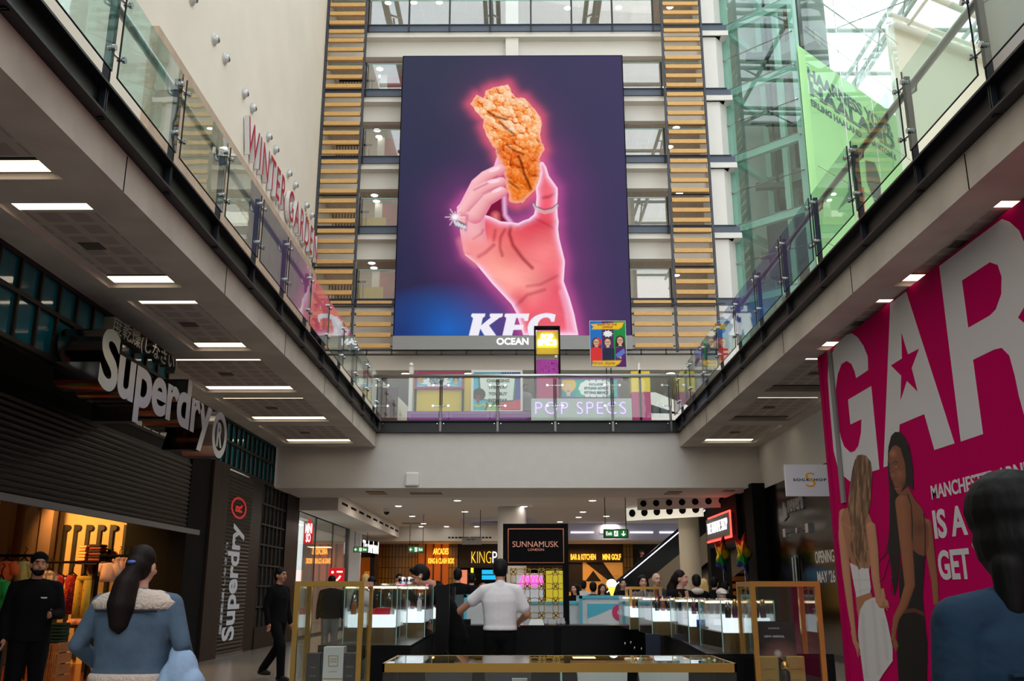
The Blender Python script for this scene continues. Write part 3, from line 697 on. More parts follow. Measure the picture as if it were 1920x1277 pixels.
for i, (x, y) in enumerate(((358, 5), (400, 78), (420, 113), (456, 178), (471, 207), (501, 259), (514, 284), (539, 328), (551, 348), (572, 385), (582, 405))):
    q = P(x, y, X=XW); t = thing('wall_spotlight', f'small silver spotlight on the left cream wall, {ORD[i]} from the camera', 'spotlight', (XW, q.y, 18.35), 'spotlights on the cream wall')
    MB().lathe((XW, q.y, 18.35), [(.2, 0), (.2, .04), (.14, .06), (.13, .13), (.1, .17)], 16, 0, 'x').build('body', mat('spot silver', C(198,198,198), .35, .4), t, smooth=False)
    MB().ball((XW+.15, q.y+.02, 18.33), (.05, .09, .09)).build('lens', mat('spot lens', C(90,92,96), .2), t, smooth=True)
gr = MB()
for i in range(9):
    for j in range(7): gr.box(XW, XW+.02, 39.2+i*.2, 39.29+i*.2, 16.9+j*.2-i*.08, 16.99+j*.2-i*.08)
tag(gr.build('vent_grille', mat('vent grey', C(150,140,130), .7), ), 'small perforated vent grille above the end of the red sign', 'vent')
# ================================================================ glass lift tower, right
LA = Vector((10.8, 42.5, 0)); LD = Vector((.722, -.692, 0)); LN = Vector((-.692, -.722, 0)); LW = 3.74
LB = LA+LD*LW; lift_green = mat('pale green steelwork', C(176,212,198), .42)
def lift_tower():
    t = thing('lift_tower', 'green-framed glass lift tower beside the white office pillar', 'lift tower', tuple((LA+LB)/2+Vector((0, 0, 5.95))))
    up = Vector((0, 0, 1)); back = -LN
    cn = [LA, LB, LB+back*3.8, LA+back*3.8]
    for i, c in enumerate(cn):
        if i == 2: continue
        MB().bar(c+up*5.95, c+up*35, .32, .32, up=LD).build('corner_post', lift_green, t)
    LV = [33.05]+BT+[11.0]
    for i, z in enumerate(LV):
        zz = z+.16
        MB().bar(LA+up*zz, LB+up*zz, .26, .40).build('floor_beam', lift_green, t)
        MB().bar(cn[0]+up*zz, cn[3]+up*zz, .26, .32).build('floor_beam', lift_green, t)
        zm = zz+1.83
        MB().tube([LA+LN*.28+up*zm, LB+LN*.28+up*zm], .022, 6).build('glass_tie', chrome, t)
        MB().tube([LA+LN*.28+up*(zz+.1), LB+LN*.28+up*(zz+.1)], .022, 6).build('glass_tie', chrome, t)
    MB().bar(LA+LD*2.35+back*.95+up*5.95, LA+LD*2.35+back*.95+up*35, .26, .26, up=LD).build('guide_post', lift_green, t)
    for k in (1.2, 1.68, 3.0): MB().bar(LA+LD*k+back*2.15+up*5.95, LA+LD*k+back*2.15+up*35, .1, .1, up=LD).build('guide_rail', mat('guide rail', C(64,70,72), .5, .5), t)
    for z in BT:
        z = z-.1
        MB().bar(LA+LD*.47+back*1.2+up*(z+2.75), LA+LD*1.75+back*2.15+up*(z+2.75), .38, .27).build('rail_bracket', mat('lift machine grey', C(92,100,98), .5), t)
        MB().bar(LA+LD*.2+back*3.5+up*z, LA+LD*3.4+back*3.5+up*z, .67, .67).build('landing_edge', mat('landing edge', C(150,156,148), .7), t)
        for kd, wd_, m_ in ((.67, .8, mat('landing door steel', C(126,132,128), .4, .3)), (1.75, .67, mat('landing door brown', C(120,92,70), .5)), (2.75, .7, mat('landing door steel', C(126,132,128), .4, .3))):
            MB().bar(LA+LD*kd+back*3.6+up*(z+.4), LA+LD*kd+back*3.6+up*(z+2.8), wd_, .07, up=LD).build('landing_door', m_, t)
    for i in range(len(LV)-1):
        z, z_ = LV[i], LV[i+1]; hh = (z-z_)/2
        for j in (0, 1):
            zb = z_+.18+j*hh
            MB().bar(LA+LN*.27+LD*(LW/2)+up*zb, LA+LN*.27+LD*(LW/2)+up*(zb+hh-.03), .014, LW+.3, up=LD).build('glass_panel', g_lift, t)
            for c in (LA, LB): MB().tube([c+LN*.1+up*zb, c+LN*.34+up*zb], .04, 8).build('glass_fixing', chrome, t)
    c = LA+LD*2.0+back*1.9
    MB().bar(c+up*16.0, c+up*19.2, 2.0, 1.8, up=LN).build('lift_car', mat('lift car steel', C(70,80,86), .35, .5), t)
lift_tower()
# back wall of the lift shaft
sw = MB(); pA, pB = LA-LN*4.0-LD*2.6, LB-LN*4.0-LD*.1
sw.add([(p.x, p.y, z) for z in (5.95, Z_ROOF) for p in (pA, pB, pB-LN*.1, pA-LN*.1)], [(0,1,5,4), (1,2,6,5), (2,3,7,6), (3,0,4,7), (0,1,2,3), (4,5,6,7)])
struct(sw.build('wall_lift_shaft', mat('shaft grey', C(168,176,170), .8, noise=.12, nscale=1)))
# ---------------------------------------------------------------- green printed banner
BD = Vector((.73, .683, 0)).normalized(); BN = Vector((.683, -.73, 0)).normalized()*1
B0 = LB+BN*.4-BD*.45
def PB(x, y, off=0):
    """point where the pixel's sight line meets the banner's own plane -> (along, height)"""
    r = Vector(ray(x, y)); o = B0+BN*off; n = BN
    tt = ((o-Vector((0, 0, CAM_Z))).dot(n))/r.dot(n) if False else (Vector((o.x, o.y, 0)).dot(n))/Vector((r.x, r.y, 0)).dot(n)
    q = Vector((r.x*tt, r.y*tt, CAM_Z+r.z*tt)); return ((q-Vector((o.x, o.y, 0))).dot(BD), q.z)
def banner():
    zt = PB(1592, 154)[1]; s1 = PB(1690, 300)[0]; z0 = 11.5
    t = thing('printed_banner', 'large green printed banner hung behind the glass at right', 'banner', tuple(B0+BD*s1/2+Vector((0, 0, z0))))
    gm = mat('banner green', C(186,236,166), .6); pm = mat('banner ink', C(96,112,110), .6)
    q = [B0, B0+BD*s1, B0+BD*s1-BN*.03, B0-BN*.03]
    MB().add([(p.x, p.y, z) for z in (z0, zt) for p in q], [(0,1,5,4), (1,2,6,5), (2,3,7,6), (3,0,4,7), (0,1,2,3), (4,5,6,7)]).build('sheet', gm, t)
    FR = (BD, (0, 0, 1), BN)
    m = MB()
    def row(s, l, r, tl, bl, tr_):
        a = PB(*bl); b = PB(*r); tz = PB(*tl)[1]
        o = B0+BD*a[0]+BN*.004; put_text(m, s, (o.x, o.y, a[1]), FR, PB(*r)[0]-a[0], tz-a[1], .006, bold=.045)
    row('HAARNESS YOUR', None, (1675, 258), (1515, 126), (1515, 149), None)
    row('HAALAND', None, (1679, 284), (1517, 150), (1519, 178), None)
    row('ERLING HAALAND   PHANTOM 6', None, (1682, 310), (1519, 184), (1521, 198), None)
    m.build('lettering', pm, t)
    sm = MB()
    sh = [PB(*p) for p in [(1585,280),(1592,285),(1600,330),(1598,370),(1570,395),(1574,388),(1590,360),(1591,320)]]
    sm.prism(sh, B0+BN*.004, BD, (0,0,1), BN, .004); sm.build('curved_shape', mat('banner teal', C(70,130,104), .6), t)
    sh = [PB(*p) for p in [(1622,300),(1640,305),(1650,335),(1652,372),(1640,380),(1625,340)]]
    MB().prism(sh, B0+BN*.004, BD, (0,0,1), BN, .004).build('shoe_picture', mat('banner dark print', C(70,84,84), .6), t)
    sh = [PB(*p) for p in [(1609,345),(1620,352),(1622,405),(1608,408)]]
    MB().prism(sh, B0+BN*.004, BD, (0,0,1), BN, .004).build('red_shape', mat('banner red', C(226,80,84), .6), t)
    return s1, zt
bs1, bzt = banner()
# glazed screen in front of the banner and beyond it, cream end wall
gp = MB(); a = LB+BN*.75-BD*.45; e = a+BD*(bs1+.3)
gp.add([(p.x, p.y, z) for z in (5.95, Z_ROOF) for p in (a, e, e-BN*.02, a-BN*.02)], [(0,1,5,4), (1,2,6,5), (2,3,7,6), (3,0,4,7), (0,1,2,3), (4,5,6,7)])
struct(gp.build('window_2', glass('lobby glass', (.93, .975, .96, 1), .05, graze=.22)))
gt = MB()
for k in range(1, 4):
    p = a+BD*(bs1*k/3.2); gt.tube([p+BN*.1+Vector((0,0,6)), p+BN*.1+Vector((0,0,35))], .02, 6)
for z in (27.5, 23.9, 20.2, 16.5, 31.1): gt.tube([a+BN*.1+Vector((0,0,z)), e+BN*.1+Vector((0,0,z))], .02, 6)
struct(gt.build('trim_14', chrome))
WD = Vector((.89, .456, 0)); WNn = Vector((.456, -.89, 0)); w0 = e+BD*.6+Vector((-.3, .5, 0)); w1 = w0+WD*19
r_ = Vector(ray(1700, 62)); tt = (w0.dot(WNn))/Vector((r_.x, r_.y, 0)).dot(WNn); zw = CAM_Z+r_.z*tt          # top of the cream wall
cm = MB(); cm.add([(p.x, p.y, z) for z in (5.95, zw) for p in (w0, w1, w1+Vector((-.1, .3, 0)), w0+Vector((-.1, .3, 0)))], [(0,1,5,4), (1,2,6,5), (2,3,7,6), (3,0,4,7), (0,1,2,3), (4,5,6,7)])
struct(cm.build('wall_rear_lobby', mat('lobby cream', C(226,222,202), .8, noise=.02, nscale=.4)))
ct = MB(); up_ = Vector((0, 0, 1)); fr_ = WNn
ct.tube([w0+fr_*.3+up_*zw, w1+fr_*.3+up_*zw], .22, 10).tube([w0+fr_*.1+up_*(zw+.75), w1+fr_*.1+up_*(zw+.75)], .16, 10)
for k in range(1, 18, 3): ct.tube([w0+WD*k+fr_*.3+up_*zw, w0+WD*(k+.4)+fr_*3.4+up_*(zw+2.2)], .1, 8)
ct.tube([w0-WD+fr_*1.8+up_*(zw+1.4), w1+fr_*1.8+up_*(zw+1.0)], .2, 10).tube([w0-WD+fr_*3.4+up_*(zw+2.6), w1+fr_*3.4+up_*(zw+2.2)], .2, 10).tube([w0-WD+fr_*5+up_*(zw+3.7), w1+fr_*5+up_*(zw+3.2)], .2, 10)
struct(ct.build('trim_15', mat('cream tube steel', C(224,222,206), .45), smooth=True))
# near column and wall by the right walkway
struct(MB().lathe((8.05, 13.4, 5.95), [(.42, 0), (.42, 29)], 24).build('column', mat('column grey', C(206,200,194), .6), smooth=True))
struct(MB().box(9.3, 9.6, -16, 12.6, 5.95, Z_ROOF).build('wall_right_upper', mat('panel grey', C(200,198,192), .6)))
struct(MB().box(35, 35.3, -16, 64, 5.95, Z_ROOF).build('wall_far_right', cream))
# ================================================================ left ground floor: clothes shop front
rust = mat('rusted frame steel', C(36,28,24), .6, noise=.3, nscale=5)
teal = mat('teal back-painted glass', C(8,104,124), .07, spec=.6, noise=.25, nscale=.9, coat=.5)
shut_m = mat('bronze shutter slats', C(22,17,15), .4, .5)
shut_g = mat('grey shutter slats', C(32,31,31), .45, .4)
def glazed_band(x, y0, y1, z0, z1, pitch, zmid, name):
    mb = MB(); n = round((y1-y0)/pitch)
    mb.box(x-.06, x-.03, y0, y1, z0, z1, 1)
    for i in range(n+1):
        y = y0+(y1-y0)*i/n; mb.box(x-.03, x+.012, y-.022, y+.022, z0, z1)
    for z in [z0+.025, z1-.025]+zmid: mb.box(x-.03, x+.016, y0, y1, z-.028, z+.028)
    return struct(mb.build(name, [rust, teal]))
glazed_band(-5.8, -11.2, 15, 4.17, 5.22, .475, [4.76], 'window_3')
glazed_band(XL, 15.0, 25.3, 4.15, 5.22, .40, [4.72], 'window_4')
struct(MB().box(XL, -5.83, -11.2, 15, 4.12, 4.17).box(XL, -5.86, 14.96, 15.0, 4.17, 5.22).box(XL-.04, XL, -11, 19.6, 3.95, 4.17).build('trim_30', mat('dark soffit board', C(12,10,9), .7, spec=.2)))
def shutter(x, y0, y1, z0, z1, m, pitch=.085):
    mb = MB(); n = int((z1-z0)/pitch); pr = []
    for i in range(n):
        z = z0+i*pitch; pr += [(x, z), (x+.02, z+.02), (x+.026, z+.045), (x+.016, z+.072), (x, z+.08)]
    pr.append((x, z1)); v = [(px, y, pz) for y in (y0, y1) for px, pz in pr]; k = len(pr)
    mb.add(v, [(i, i+1, k+i+1, k+i) for i in range(k-1)]); mb.box(x-.03, x-.002, y0, y1, z0, z1)
    return mb
t = thing('roller_shutter', 'half-lowered dark bronze roller shutter over the clothes shop entrance', 'shutter', (XL, 10, 2.5))
shutter(XL+.02, 1.5, 19.5, 2.62, 3.96, shut_m).build('slats', shut_m, t)
MB().box(XL-.01, XL+.06, 1.5, 19.5, 2.52, 2.62).build('bottom_rail', mat('shutter rail grey', C(104,106,110), .4, .5), t)
struct(MB().box(XL-.3, XL+.05, 18.75, 20.0, 0, 4.15).build('trim_31', black_matt))
tag(MB().box(XL-.25, XL+.1, 20.0, 21.08, 0, 4.16).build('timber_pillar', timber_dark), 'dark stained timber pillar beside the narrow lowered shutter', 'pillar')
t = thing('roller_shutter', 'narrow lowered grey shutter with white vertical shop name', 'shutter', (XL, 22.1, 0))
shutter(XL+.02, 21.08, 23.25, .04, 4.1, shut_g).build('slats', shut_g, t)
MB().box(XL-.01, XL+.07, 21.08, 23.25, 0, .06).build('bottom_rail', mat('shutter rail grey', C(104,106,110), .4, .5), t)
m = MB(); q0 = P(418, 1203, X=XL+.05); q1 = P(452, 984, X=XL+.05); yb = 22.75
put_text(m, 'Superdry', (XL+.046, yb, q0.z), 'leftup', q1.z-q0.z, None, .004, bold=.03)
wmax = min(v[1] for v in m.v); k = (yb-21.55)/(yb-wmax); m.v = [(v[0], yb-(yb-v[1])*k, v[2]) for v in m.v]
put_text(m, '極度乾燥(しなさい)', (XL+.046, 21.55, q0.z+.15), 'leftup', 2.0, .2, .004)
m.build('shop_name', mat('stencil white', C(206,210,220), .5, emit=.12), t)
r = MB(); c = P(446, 953, X=XL+.05)
def ring(mb, c, r0, r1, a, b, n=32, d=.004, nrm=(1, 0, 0), m=0):
    a, b, N = Vector(a), Vector(b), Vector(nrm); vs = []; fs = []
    for i in range(n):
        t_ = 2*math.pi*i/n
        for rr in (r0, r1):
            for dd in (0, d): vs.append(Vector(c)+(a*math.cos(t_)+b*math.sin(t_))*rr+N*dd)
    for i in range(n):
        i0, i1 = i*4, ((i+1) % n)*4
        fs += [(i0+1, i0+3, i1+3, i1+1), (i0, i1, i1+2, i0+2), (i0+2, i1+2, i1+3, i0+3), (i0, i0+1, i1+1, i1)]
    mb.add(vs, fs, m); return mb
cc = (XL+.046, 22.15, 3.28)
ring(r, (XL+.046, 22.15, 3.30), .40, .50, (0,1.25,0), (0,0,.5)); put_text(r, 'R', (XL+.046, 22.42, 3.20), 'leftup', .2, .55, .004, bold=.05)
r.build('registered_mark', mat('stencil red', C(214,32,36), .5, emit=.25), t, label='red registered mark')
struct(MB().box(XL-.2, XL+.02, 23.25, 24.25, 0, 4.15).box(XL-.2, XL+.06, 26.75, 28.3, 0, 4.15).box(XL-.2, XL+.04, 24.25, 26.75, 0, .5).build('trim_32', mat('near black paint', C(10,9,12), .5, spec=.25)))
mb = MB().box(XL-.05, XL-.03, 24.25, 26.75, .5, 4.12, 1)
for i in range(7): y = 24.25+2.5*i/6; mb.box(XL-.04, XL+.02, y-.025, y+.025, .5, 4.12)
for i in range(8): z = .5+3.62*i/7; mb.box(XL-.04, XL+.03, 24.25, 26.75, z-.022, z+.022)
struct(mb.build('window_5', [rust, mat('grey mirror pane', C(96,106,108), .06, .5)]))
# ---------------------------------------------------------------- big chrome letters
def chrome_sign():
    XF, XBk = -5.18, -5.74
    y0 = P(186, 690, X=XF).y; y1 = P(385, 800, X=XF).y+.28; zb, zs = 3.84, .80
    t = thing('shop_sign', 'large deep chrome letters spelling the clothes shop name over its entrance', 'sign', ((XF+XBk)/2, (y0+y1)/2, 3.5))
    dark = mat('letter side chrome', C(150,140,134), .16, 1); face = mat('letter face chrome', C(206,202,200), .24, .9)
    L = text_letters('Superdry', .03, .95); xm = max(l[1][:, 0].max() for l in L); xn = min(l[1][:, 0].min() for l in L); h = L[0][1][:, 1].max()-L[0][1][:, 1].min(); lo = L[0][1][:, 1].min()
    for ch, v, f, nz in L:
        m = MB(); zz = v[:, 2]
        m.v = [(XBk+(p[2]-zz.min())/(zz.max()-zz.min())*(XF-XBk), y0+(p[0]-xn)/(xm-xn)*(y1-y0), zb+(p[1]-lo)/h*zs) for p in v]; m.f = [list(x) for x in f]; m.m = [0 if n > .5 else 1 for n in nz]
        m.build('letter', [face, dark], t, label='chrome letter '+ch)
    m = MB(); c = P(412, 816, X=XF); cz = c.z; cy = c.y
    vs = []
    ring(m, (XBk, cy, cz), .27, .40, (0, 1, 0), (0, 0, 1), 40, XF-XBk); put_text(m, 'R', (XBk+.1, cy-.15, cz-.21), 'left', .3, .42, XF-XBk-.1, bold=.04)
    m.build('registered_mark', face, t)
    m = MB(); a = P(225, 668, X=XF); b = P(343, 742, X=XF)
    put_text(m, '度乾燥(しなさい)', (XF-.28, a.y, 4.66), 'left', b.y-a.y, .27, .14, bold=.012); m.build('small_characters', mat('dull letter steel', C(150,146,140), .3, .8), t)
    MB().box(XBk-.04, XBk, y0+.1, y1-.1, 4.24, 4.34).build('fixing_rail', black_matt, t)
    MB().box(-5.82, XBk, y0+.3, y0+.4, 4.25, 4.33).box(-5.82, XBk, 14.5, 14.6, 4.25, 4.33).build('fixing_bracket', black_matt, t)
chrome_sign()
# ---------------------------------------------------------------- inside the clothes shop
shop_dark = mat('shop wall brown', C(70,52,40), .8, noise=.2, nscale=2)
struct(MB().box(-14, XL-.3, 19.4, 19.6, 0, 4.2).build('wall_shop_end', mat('shop plaster', C(200,168,120), .8, noise=.1, nscale=2)))
struct(MB().box(-14.2, -14, 1, 19.6, 0, 4.2).box(-14, XL-.3, .8, 1, 0, 4.2).build('wall_shop_side', shop_dark))
struct(MB().box(-14, XL-.04, 1, 19.4, 4.05, 4.2).build('ceiling_shop', mat('shop ceiling', C(30,26,24), .9)))
struct(MB().box(-14, XL+.02, 1, 19.4, .0, .012).build('floor_shop', mat('shop red oak floor', C(120,58,34), .22, noise=.3, nscale=1.5, stretch=(1, 6, 1))))
struct(MB().box(-7.85, XL-.05, 18.9, 19.35, 0, 4.1).build('wall_shop_return', black_matt))
def spot(name, loc, to, e, col, ang=60, blend=.6):
    l = bpy.data.lights.new(name, 'SPOT'); l.energy = e; l.color = col; l.spot_size = math.radians(ang); l.spot_blend = blend; l.shadow_soft_size = .06
    o = bpy.data.objects.new(name, l); COL.objects.link(o); o.location = loc; o.rotation_euler = (Vector(to)-Vector(loc)).to_track_quat('-Z', 'Y').to_euler(); return o
orange = (1, .5, .13)
tl = thing('track_light', 'black ceiling track with small spot heads inside the clothes shop', 'ceiling light', (-8.8, 17.6, 3.2))
MB().box(-10.2, -7.9, 17.57, 17.63, 3.3, 3.36).box(-10, -9.96, 17.58, 17.62, 3.36, 4.05).box(-8.1, -8.06, 17.58, 17.62, 3.36, 4.05).build('track', black_matt, tl)
for i, x in enumerate((-9.6, -9.1, -8.65, -8.25)):
    m = MB().tube([(x, 17.6, 3.28), (x, 17.6, 3.2)], .015, 6).tube([(x, 17.5, 3.2), (x, 17.72, 3.08)], .06, 12); hd = m.build('spot_head', black_matt, tl)
    MB().tube([(x, 17.72, 3.08), (x, 17.735, 3.072)], .05, 12).build('lens', glow('warm spot lens', (1, .75, .42, 1), 14), hd)
spot('shop_spot', (-8.9, 17.85, 3.0), (-8.6, 19.4, 2.1), 260, orange, 110)
spot('shop_spot', (-9.6, 16.0, 3.5), (-8.3, 17.2, .9), 330, orange, 90)
spot('shop_spot', (-8.2, 13.8, 3.6), (-7.6, 15.8, .6), 190, orange, 80)
spot('shop_spot', (-9.2, 13.5, 3.6), (-9.0, 18, .8), 200, orange, 80)
# wall posts of the shelving
for i, px in enumerate((118, 138, 161, 183, 206, 232)):
    q = P(px, 1010, Y=19.3); t = thing('shelf_upright', f'dark slotted shelf upright on the lit shop wall, {ORD[i]} from left', 'shelf upright', (q.x, 19.35, 0), 'shelf uprights in the clothes shop')
    MB().box(q.x-.035, q.x+.035, 19.33, 19.4, .1, 2.72).build('post', rust, t); MB().lathe((q.x+.05, 19.32, 2.66), [(.06, 0), (.06, .08)], 12, 0, 'y').build('flange', rust, t)
for i, px in enumerate((8, 58, 88)):
    q = P(px, 1010, Y=18.5); tag(MB().box(q.x-.12, q.x+.12, 18.4, 18.6, 0, 4.05).build('shop_column', shop_dark), f'dark boxed column inside the clothes shop, {ORD[i]} from left', 'column', 'columns inside the clothes shop')
# clothes ----------------------------------------------------------
def dots(name, base, dot, sc=18, th=.22):
    if name in _M: return _M[name]
    m = mat(name, base, .8); t = m.node_tree; b = t.nodes['Principled BSDF']; tc = t.nodes.new('ShaderNodeTexCoord'); v = t.nodes.new('ShaderNodeTexVoronoi'); v.inputs['Scale'].default_value = sc
    lt = t.nodes.new('ShaderNodeMath'); lt.operation = 'LESS_THAN'; lt.inputs[1].default_value = th; mx = t.nodes.new('ShaderNodeMix'); mx.data_type = 'RGBA'
    mx.inputs['A'].default_value = base; mx.inputs['B'].default_value = dot
    t.links.new(tc.outputs['Object'], v.inputs['Vector']); t.links.new(v.outputs['Distance'], lt.inputs[0]); t.links.new(lt.outputs[0], mx.inputs['Factor']); t.links.new(mx.outputs['Result'], b.inputs['Base Color'])
    return m
def cloth_tube(prof, c, n=28, wav=.1, k=7, ph=0):
    """hanging cloth: rings (z, half width, half depth, pleat amount)"""
    vs = []; fs = []
    for z, a, b, w in prof:
        for j in range(n):
            t = 2*math.pi*j/n; r = 1+w*math.sin(k*t+ph+z*2); vs.append((c[0]+a*r*math.cos(t), c[1]+b*r*math.sin(t), z))
    for i in range(len(prof)-1):
        for j in range(n): fs.append((i*n+j, i*n+(j+1) % n, (i+1)*n+(j+1) % n, (i+1)*n+j))
    fs += [tuple(range(n))[::-1], tuple(range((len(prof)-1)*n, len(prof)*n))]
    return vs, fs
def garment(kind, px, py0, py1, Y, wpx, m, name, label, group):
    top = P(px, py0, Y=Y); bot = P(px, py1, Y=Y); h = top.z-bot.z; w = wpx/1740*Y/2*1.03; x, z0, z1 = top.x, bot.z, top.z
    t = thing(name, label, 'clothes', (x, Y, z0), group); mb = MB()
    if kind == 'dress': pr = [(z0, w, .12, .1), (z0+h*.45, w*.72, .1, .07), (z0+h*.68, w*.5, .08, .03), (z0+h*.85, w*.6, .08, .01), (z1, w*.42, .05, 0)]
    elif kind == 'trousers': pr = [(z1-h*.12, w*.9, .08, .02), (z1, w*.85, .07, 0)]
    else: pr = [(z0, w*.78, .09, .05), (z0+h*.5, w*.74, .09, .04), (z0+h*.8, w*.85, .08, .02), (z1-h*.05, w*.7, .06, 0), (z1, w*.3, .04, 0)]
    mb.add(*cloth_tube(pr, (x, Y), ph=px))
    if kind == 'trousers':
        for s in (-1, 1): mb.add(*cloth_tube([(z0, w*.42, .09, .05), (z0+h*.5, w*.42, .08, .04), (z1-h*.1, w*.44, .08, .02)], (x+s*w*.46, Y), ph=px+s))
    if kind == 'top':
        for s in (-1, 1): mb.tube([(x+s*w*.6, Y, z1-h*.12), (x+s*w*.95, Y, z1-h*.42), (x+s*w*1.0, Y, z1-h*.7)], .07, 10, r1=.055)
    mb.build('fabric', m, t, smooth=True)
    hg = MB().tube([(x-w*.6, Y, z1-.03), (x, Y, z1+.05), (x+w*.6, Y, z1-.03)], .012, 6).tube([(x, Y, z1+.05), (x, Y, z1+.12), (x+.03, Y, z1+.16), (x, Y, z1+.19)], .007, 6); hg.build('hanger', black_matt, t)
    return t
garment('dress', 109, 1078, 1154, 15.9, 42, dots('red dotted cotton', C(190,30,22), C(240,190,140), 22, .25), 'dotted_dress', 'red dotted dress on the front rail, left one of two', 'hanging clothes in the shop')
garment('dress', 135, 1078, 1152, 16.3, 36, dots('deep red dotted cotton', C(150,22,20), C(220,150,110), 26, .2), 'dotted_dress', 'darker red dotted dress hanging just left of the yellow trousers', 'hanging clothes in the shop')
garment('trousers', 158, 1080, 1160, 15.8, 30, dots('yellow dotted cotton', C(226,180,62), C(70,50,20), 20, .18), 'dotted_trousers', 'yellow trousers with dark dots hanging in the shop', 'hanging clothes in the shop')
garment('top', 205, 1055, 1091, 16.5, 34, mat('pale pink jersey', C(226,186,170), .85), 'pink_hoodie', 'pale pink hooded top hanging on the rear shop rail', 'hanging clothes in the shop')
for i, px in enumerate((224, 233, 242)): garment('top', px, 1045, 1083, 17.0, 16, mat('grey rose jersey', C(196,160,156), .85), 'hanging_tee', f'grey rose tee at right end of the shop rail, {ORD[i]} from left', 'tees at the right end of the shop rail')
garment('top', 45, 1052, 1095, 13.6, 34, mat('cream jersey', C(236,208,120), .85), 'cream_vest', 'cream yellow vest behind the man in black', 'hanging clothes in the shop')
garment('top', 12, 1052, 1090, 13.2, 34, mat('orange knit', C(226,96,40), .85), 'orange_jumper', 'orange jumper on a hanger near the left edge', 'hanging clothes in the shop')
garment('dress', 16, 1088, 1162, 13.2, 30, dots('spotted black cotton', C(40,30,26), C(226,196,170), 26, .33), 'spotted_dress', 'black dress with pale spots below the orange jumper', 'hanging clothes in the shop')
garment('top', 2, 1085, 1140, 12.6, 22, mat('bright green jersey', C(40,150,60), .85), 'green_top', 'bright green top at the left edge', 'hanging clothes in the shop')
garment('top', 92, 1070, 1120, 15.6, 26, brickmat('pale checked shirt', C(200,180,160), C(190,170,150), C(120,100,110), .12, .12, .02, 'xz', .8), 'checked_shirt', 'pale checked shirt hanging between the man and the red dress', 'hanging clothes in the shop')
ra = thing('clothes_rail', 'black steel clothes rail holding dresses in the shop', 'clothes rail', (-8, 16, 0))
zr_ = P(120, 1068, Y=16).z
for x0, x1, y, z in ((P(70, 1068, Y=16).x, P(182, 1068, Y=16).x, 16.0, zr_+.12),): 
    MB().tube([(x0, y, z), (x1, y, z)], .02, 8).build('top_bar', black_matt, ra)
    for x in (x0, x1): MB().tube([(x, y, 0), (x, y, z)], .02, 8).build('upright', black_matt, ra)
rb = thing('clothes_rail', 'black steel clothes rail at the left edge of the shop', 'clothes rail', (-7, 13.4, 0))
x0, x1 = P(-30, 1045, Y=13.4).x, P(66, 1045, Y=13.4).x; z = P(20, 1042, Y=13.4).z
MB().tube([(x0, 13.4, z), (x1, 13.4, z)], .02, 8).build('top_bar', black_matt, rb)
for x in (x0, x1): MB().tube([(x, 13.4, 0), (x, 13.4, z)], .02, 8).build('upright', black_matt, rb)
rc = thing('clothes_rail', 'black steel clothes rail at the rear of the shop', 'clothes rail', (-7.8, 16.8, 0))
x0, x1 = P(188, 1045, Y=16.8).x, P(250, 1045, Y=16.8).x; z = P(215, 1042, Y=16.8).z
MB().tube([(x0, 16.8, z), (x1, 16.8, z)], .02, 8).build('top_bar', black_matt, rc)
for x in (x0, x1): MB().tube([(x, 16.8, 0), (x, 16.8, z)], .02, 8).build('upright', black_matt, rc)
def folded(px0, px1, py0, py1, Y, n, mats, label, group, depth=.35):
    a = P(px0, py1, Y=Y); b = P(px1, py0, Y=Y); h = (b.z-a.z)/n
    for i in range(n):
        z = a.z+i*h; mb = MB(); dx = random.uniform(-.01, .01)
        mb.box(a.x+dx, b.x+dx, Y, Y+depth, z, z+h*.93); o = mb.build('folded_garment', mats[i % len(mats)], bevel=h*.4)
        tag(o, label % ('bottom' if i == 0 else 'top' if i == n-1 else ORD[i]+' from bottom'), 'clothes', group)
sh = thing('wall_shelf', 'dark wall shelf carrying folded jumpers in the shop', 'shelf', (-8.4, 18.9, 1.9))
q0, q1 = P(140, 1053, Y=18.9), P(205, 1053, Y=18.9)
MB().box(q0.x, q1.x, 18.8, 19.33, q0.z-.05, q0.z).build('board', rust, sh)
folded(144, 162, 1022, 1052, 18.9, 5, [mat('peach knit', C(230,150,100), .9)], 'peach folded jumper on the shop shelf, %s of its pile', 'peach jumpers on the shelf')
folded(164, 190, 1020, 1052, 18.85, 6, [mat('dark red knit', C(110,40,30), .9), mat('black knit', C(34,28,26), .9)], 'dark folded jumper on the shop shelf, %s of its pile', 'dark jumpers on the shelf')
def crate(px0, px1, py0, py1, Y, label):
    a = P(px0, py1, Y=Y); b = P(px1, py0, Y=Y); t = thing('wooden_crate', label, 'crate', ((a.x+b.x)/2, Y+.25, 0)); wd = mat('crate pine', C(176,110,62), .7, noise=.2, nscale=3, stretch=(1, 1, 8))
    h = b.z; k = 5
    for i in range(k):
        x0 = a.x+(b.x-a.x)*i/k; MB().box(x0+.008, x0+(b.x-a.x)/k-.008, Y, Y+.02, .02, h).build('slat', wd, t)
    for i in range(4):
        z = .02+h*i/4; MB().box(b.x, b.x+.02, Y+.02, Y+.5, z+.01, z+h/4-.01).build('side_board', wd, t)
    MB().box(a.x, b.x, Y+.02, Y+.5, h-.03, h).build('lid', wd, t)
crate(78, 106, 1207, 1249, 14.6, 'pale wooden crate on the shop floor under green jumpers')
folded(84, 116, 1168, 1206, 14.65, 6, [mat('forest green knit', C(26,50,34), .9)], 'dark green folded jumper on the crate, %s of its pile', 'green jumpers on the crate', .3)
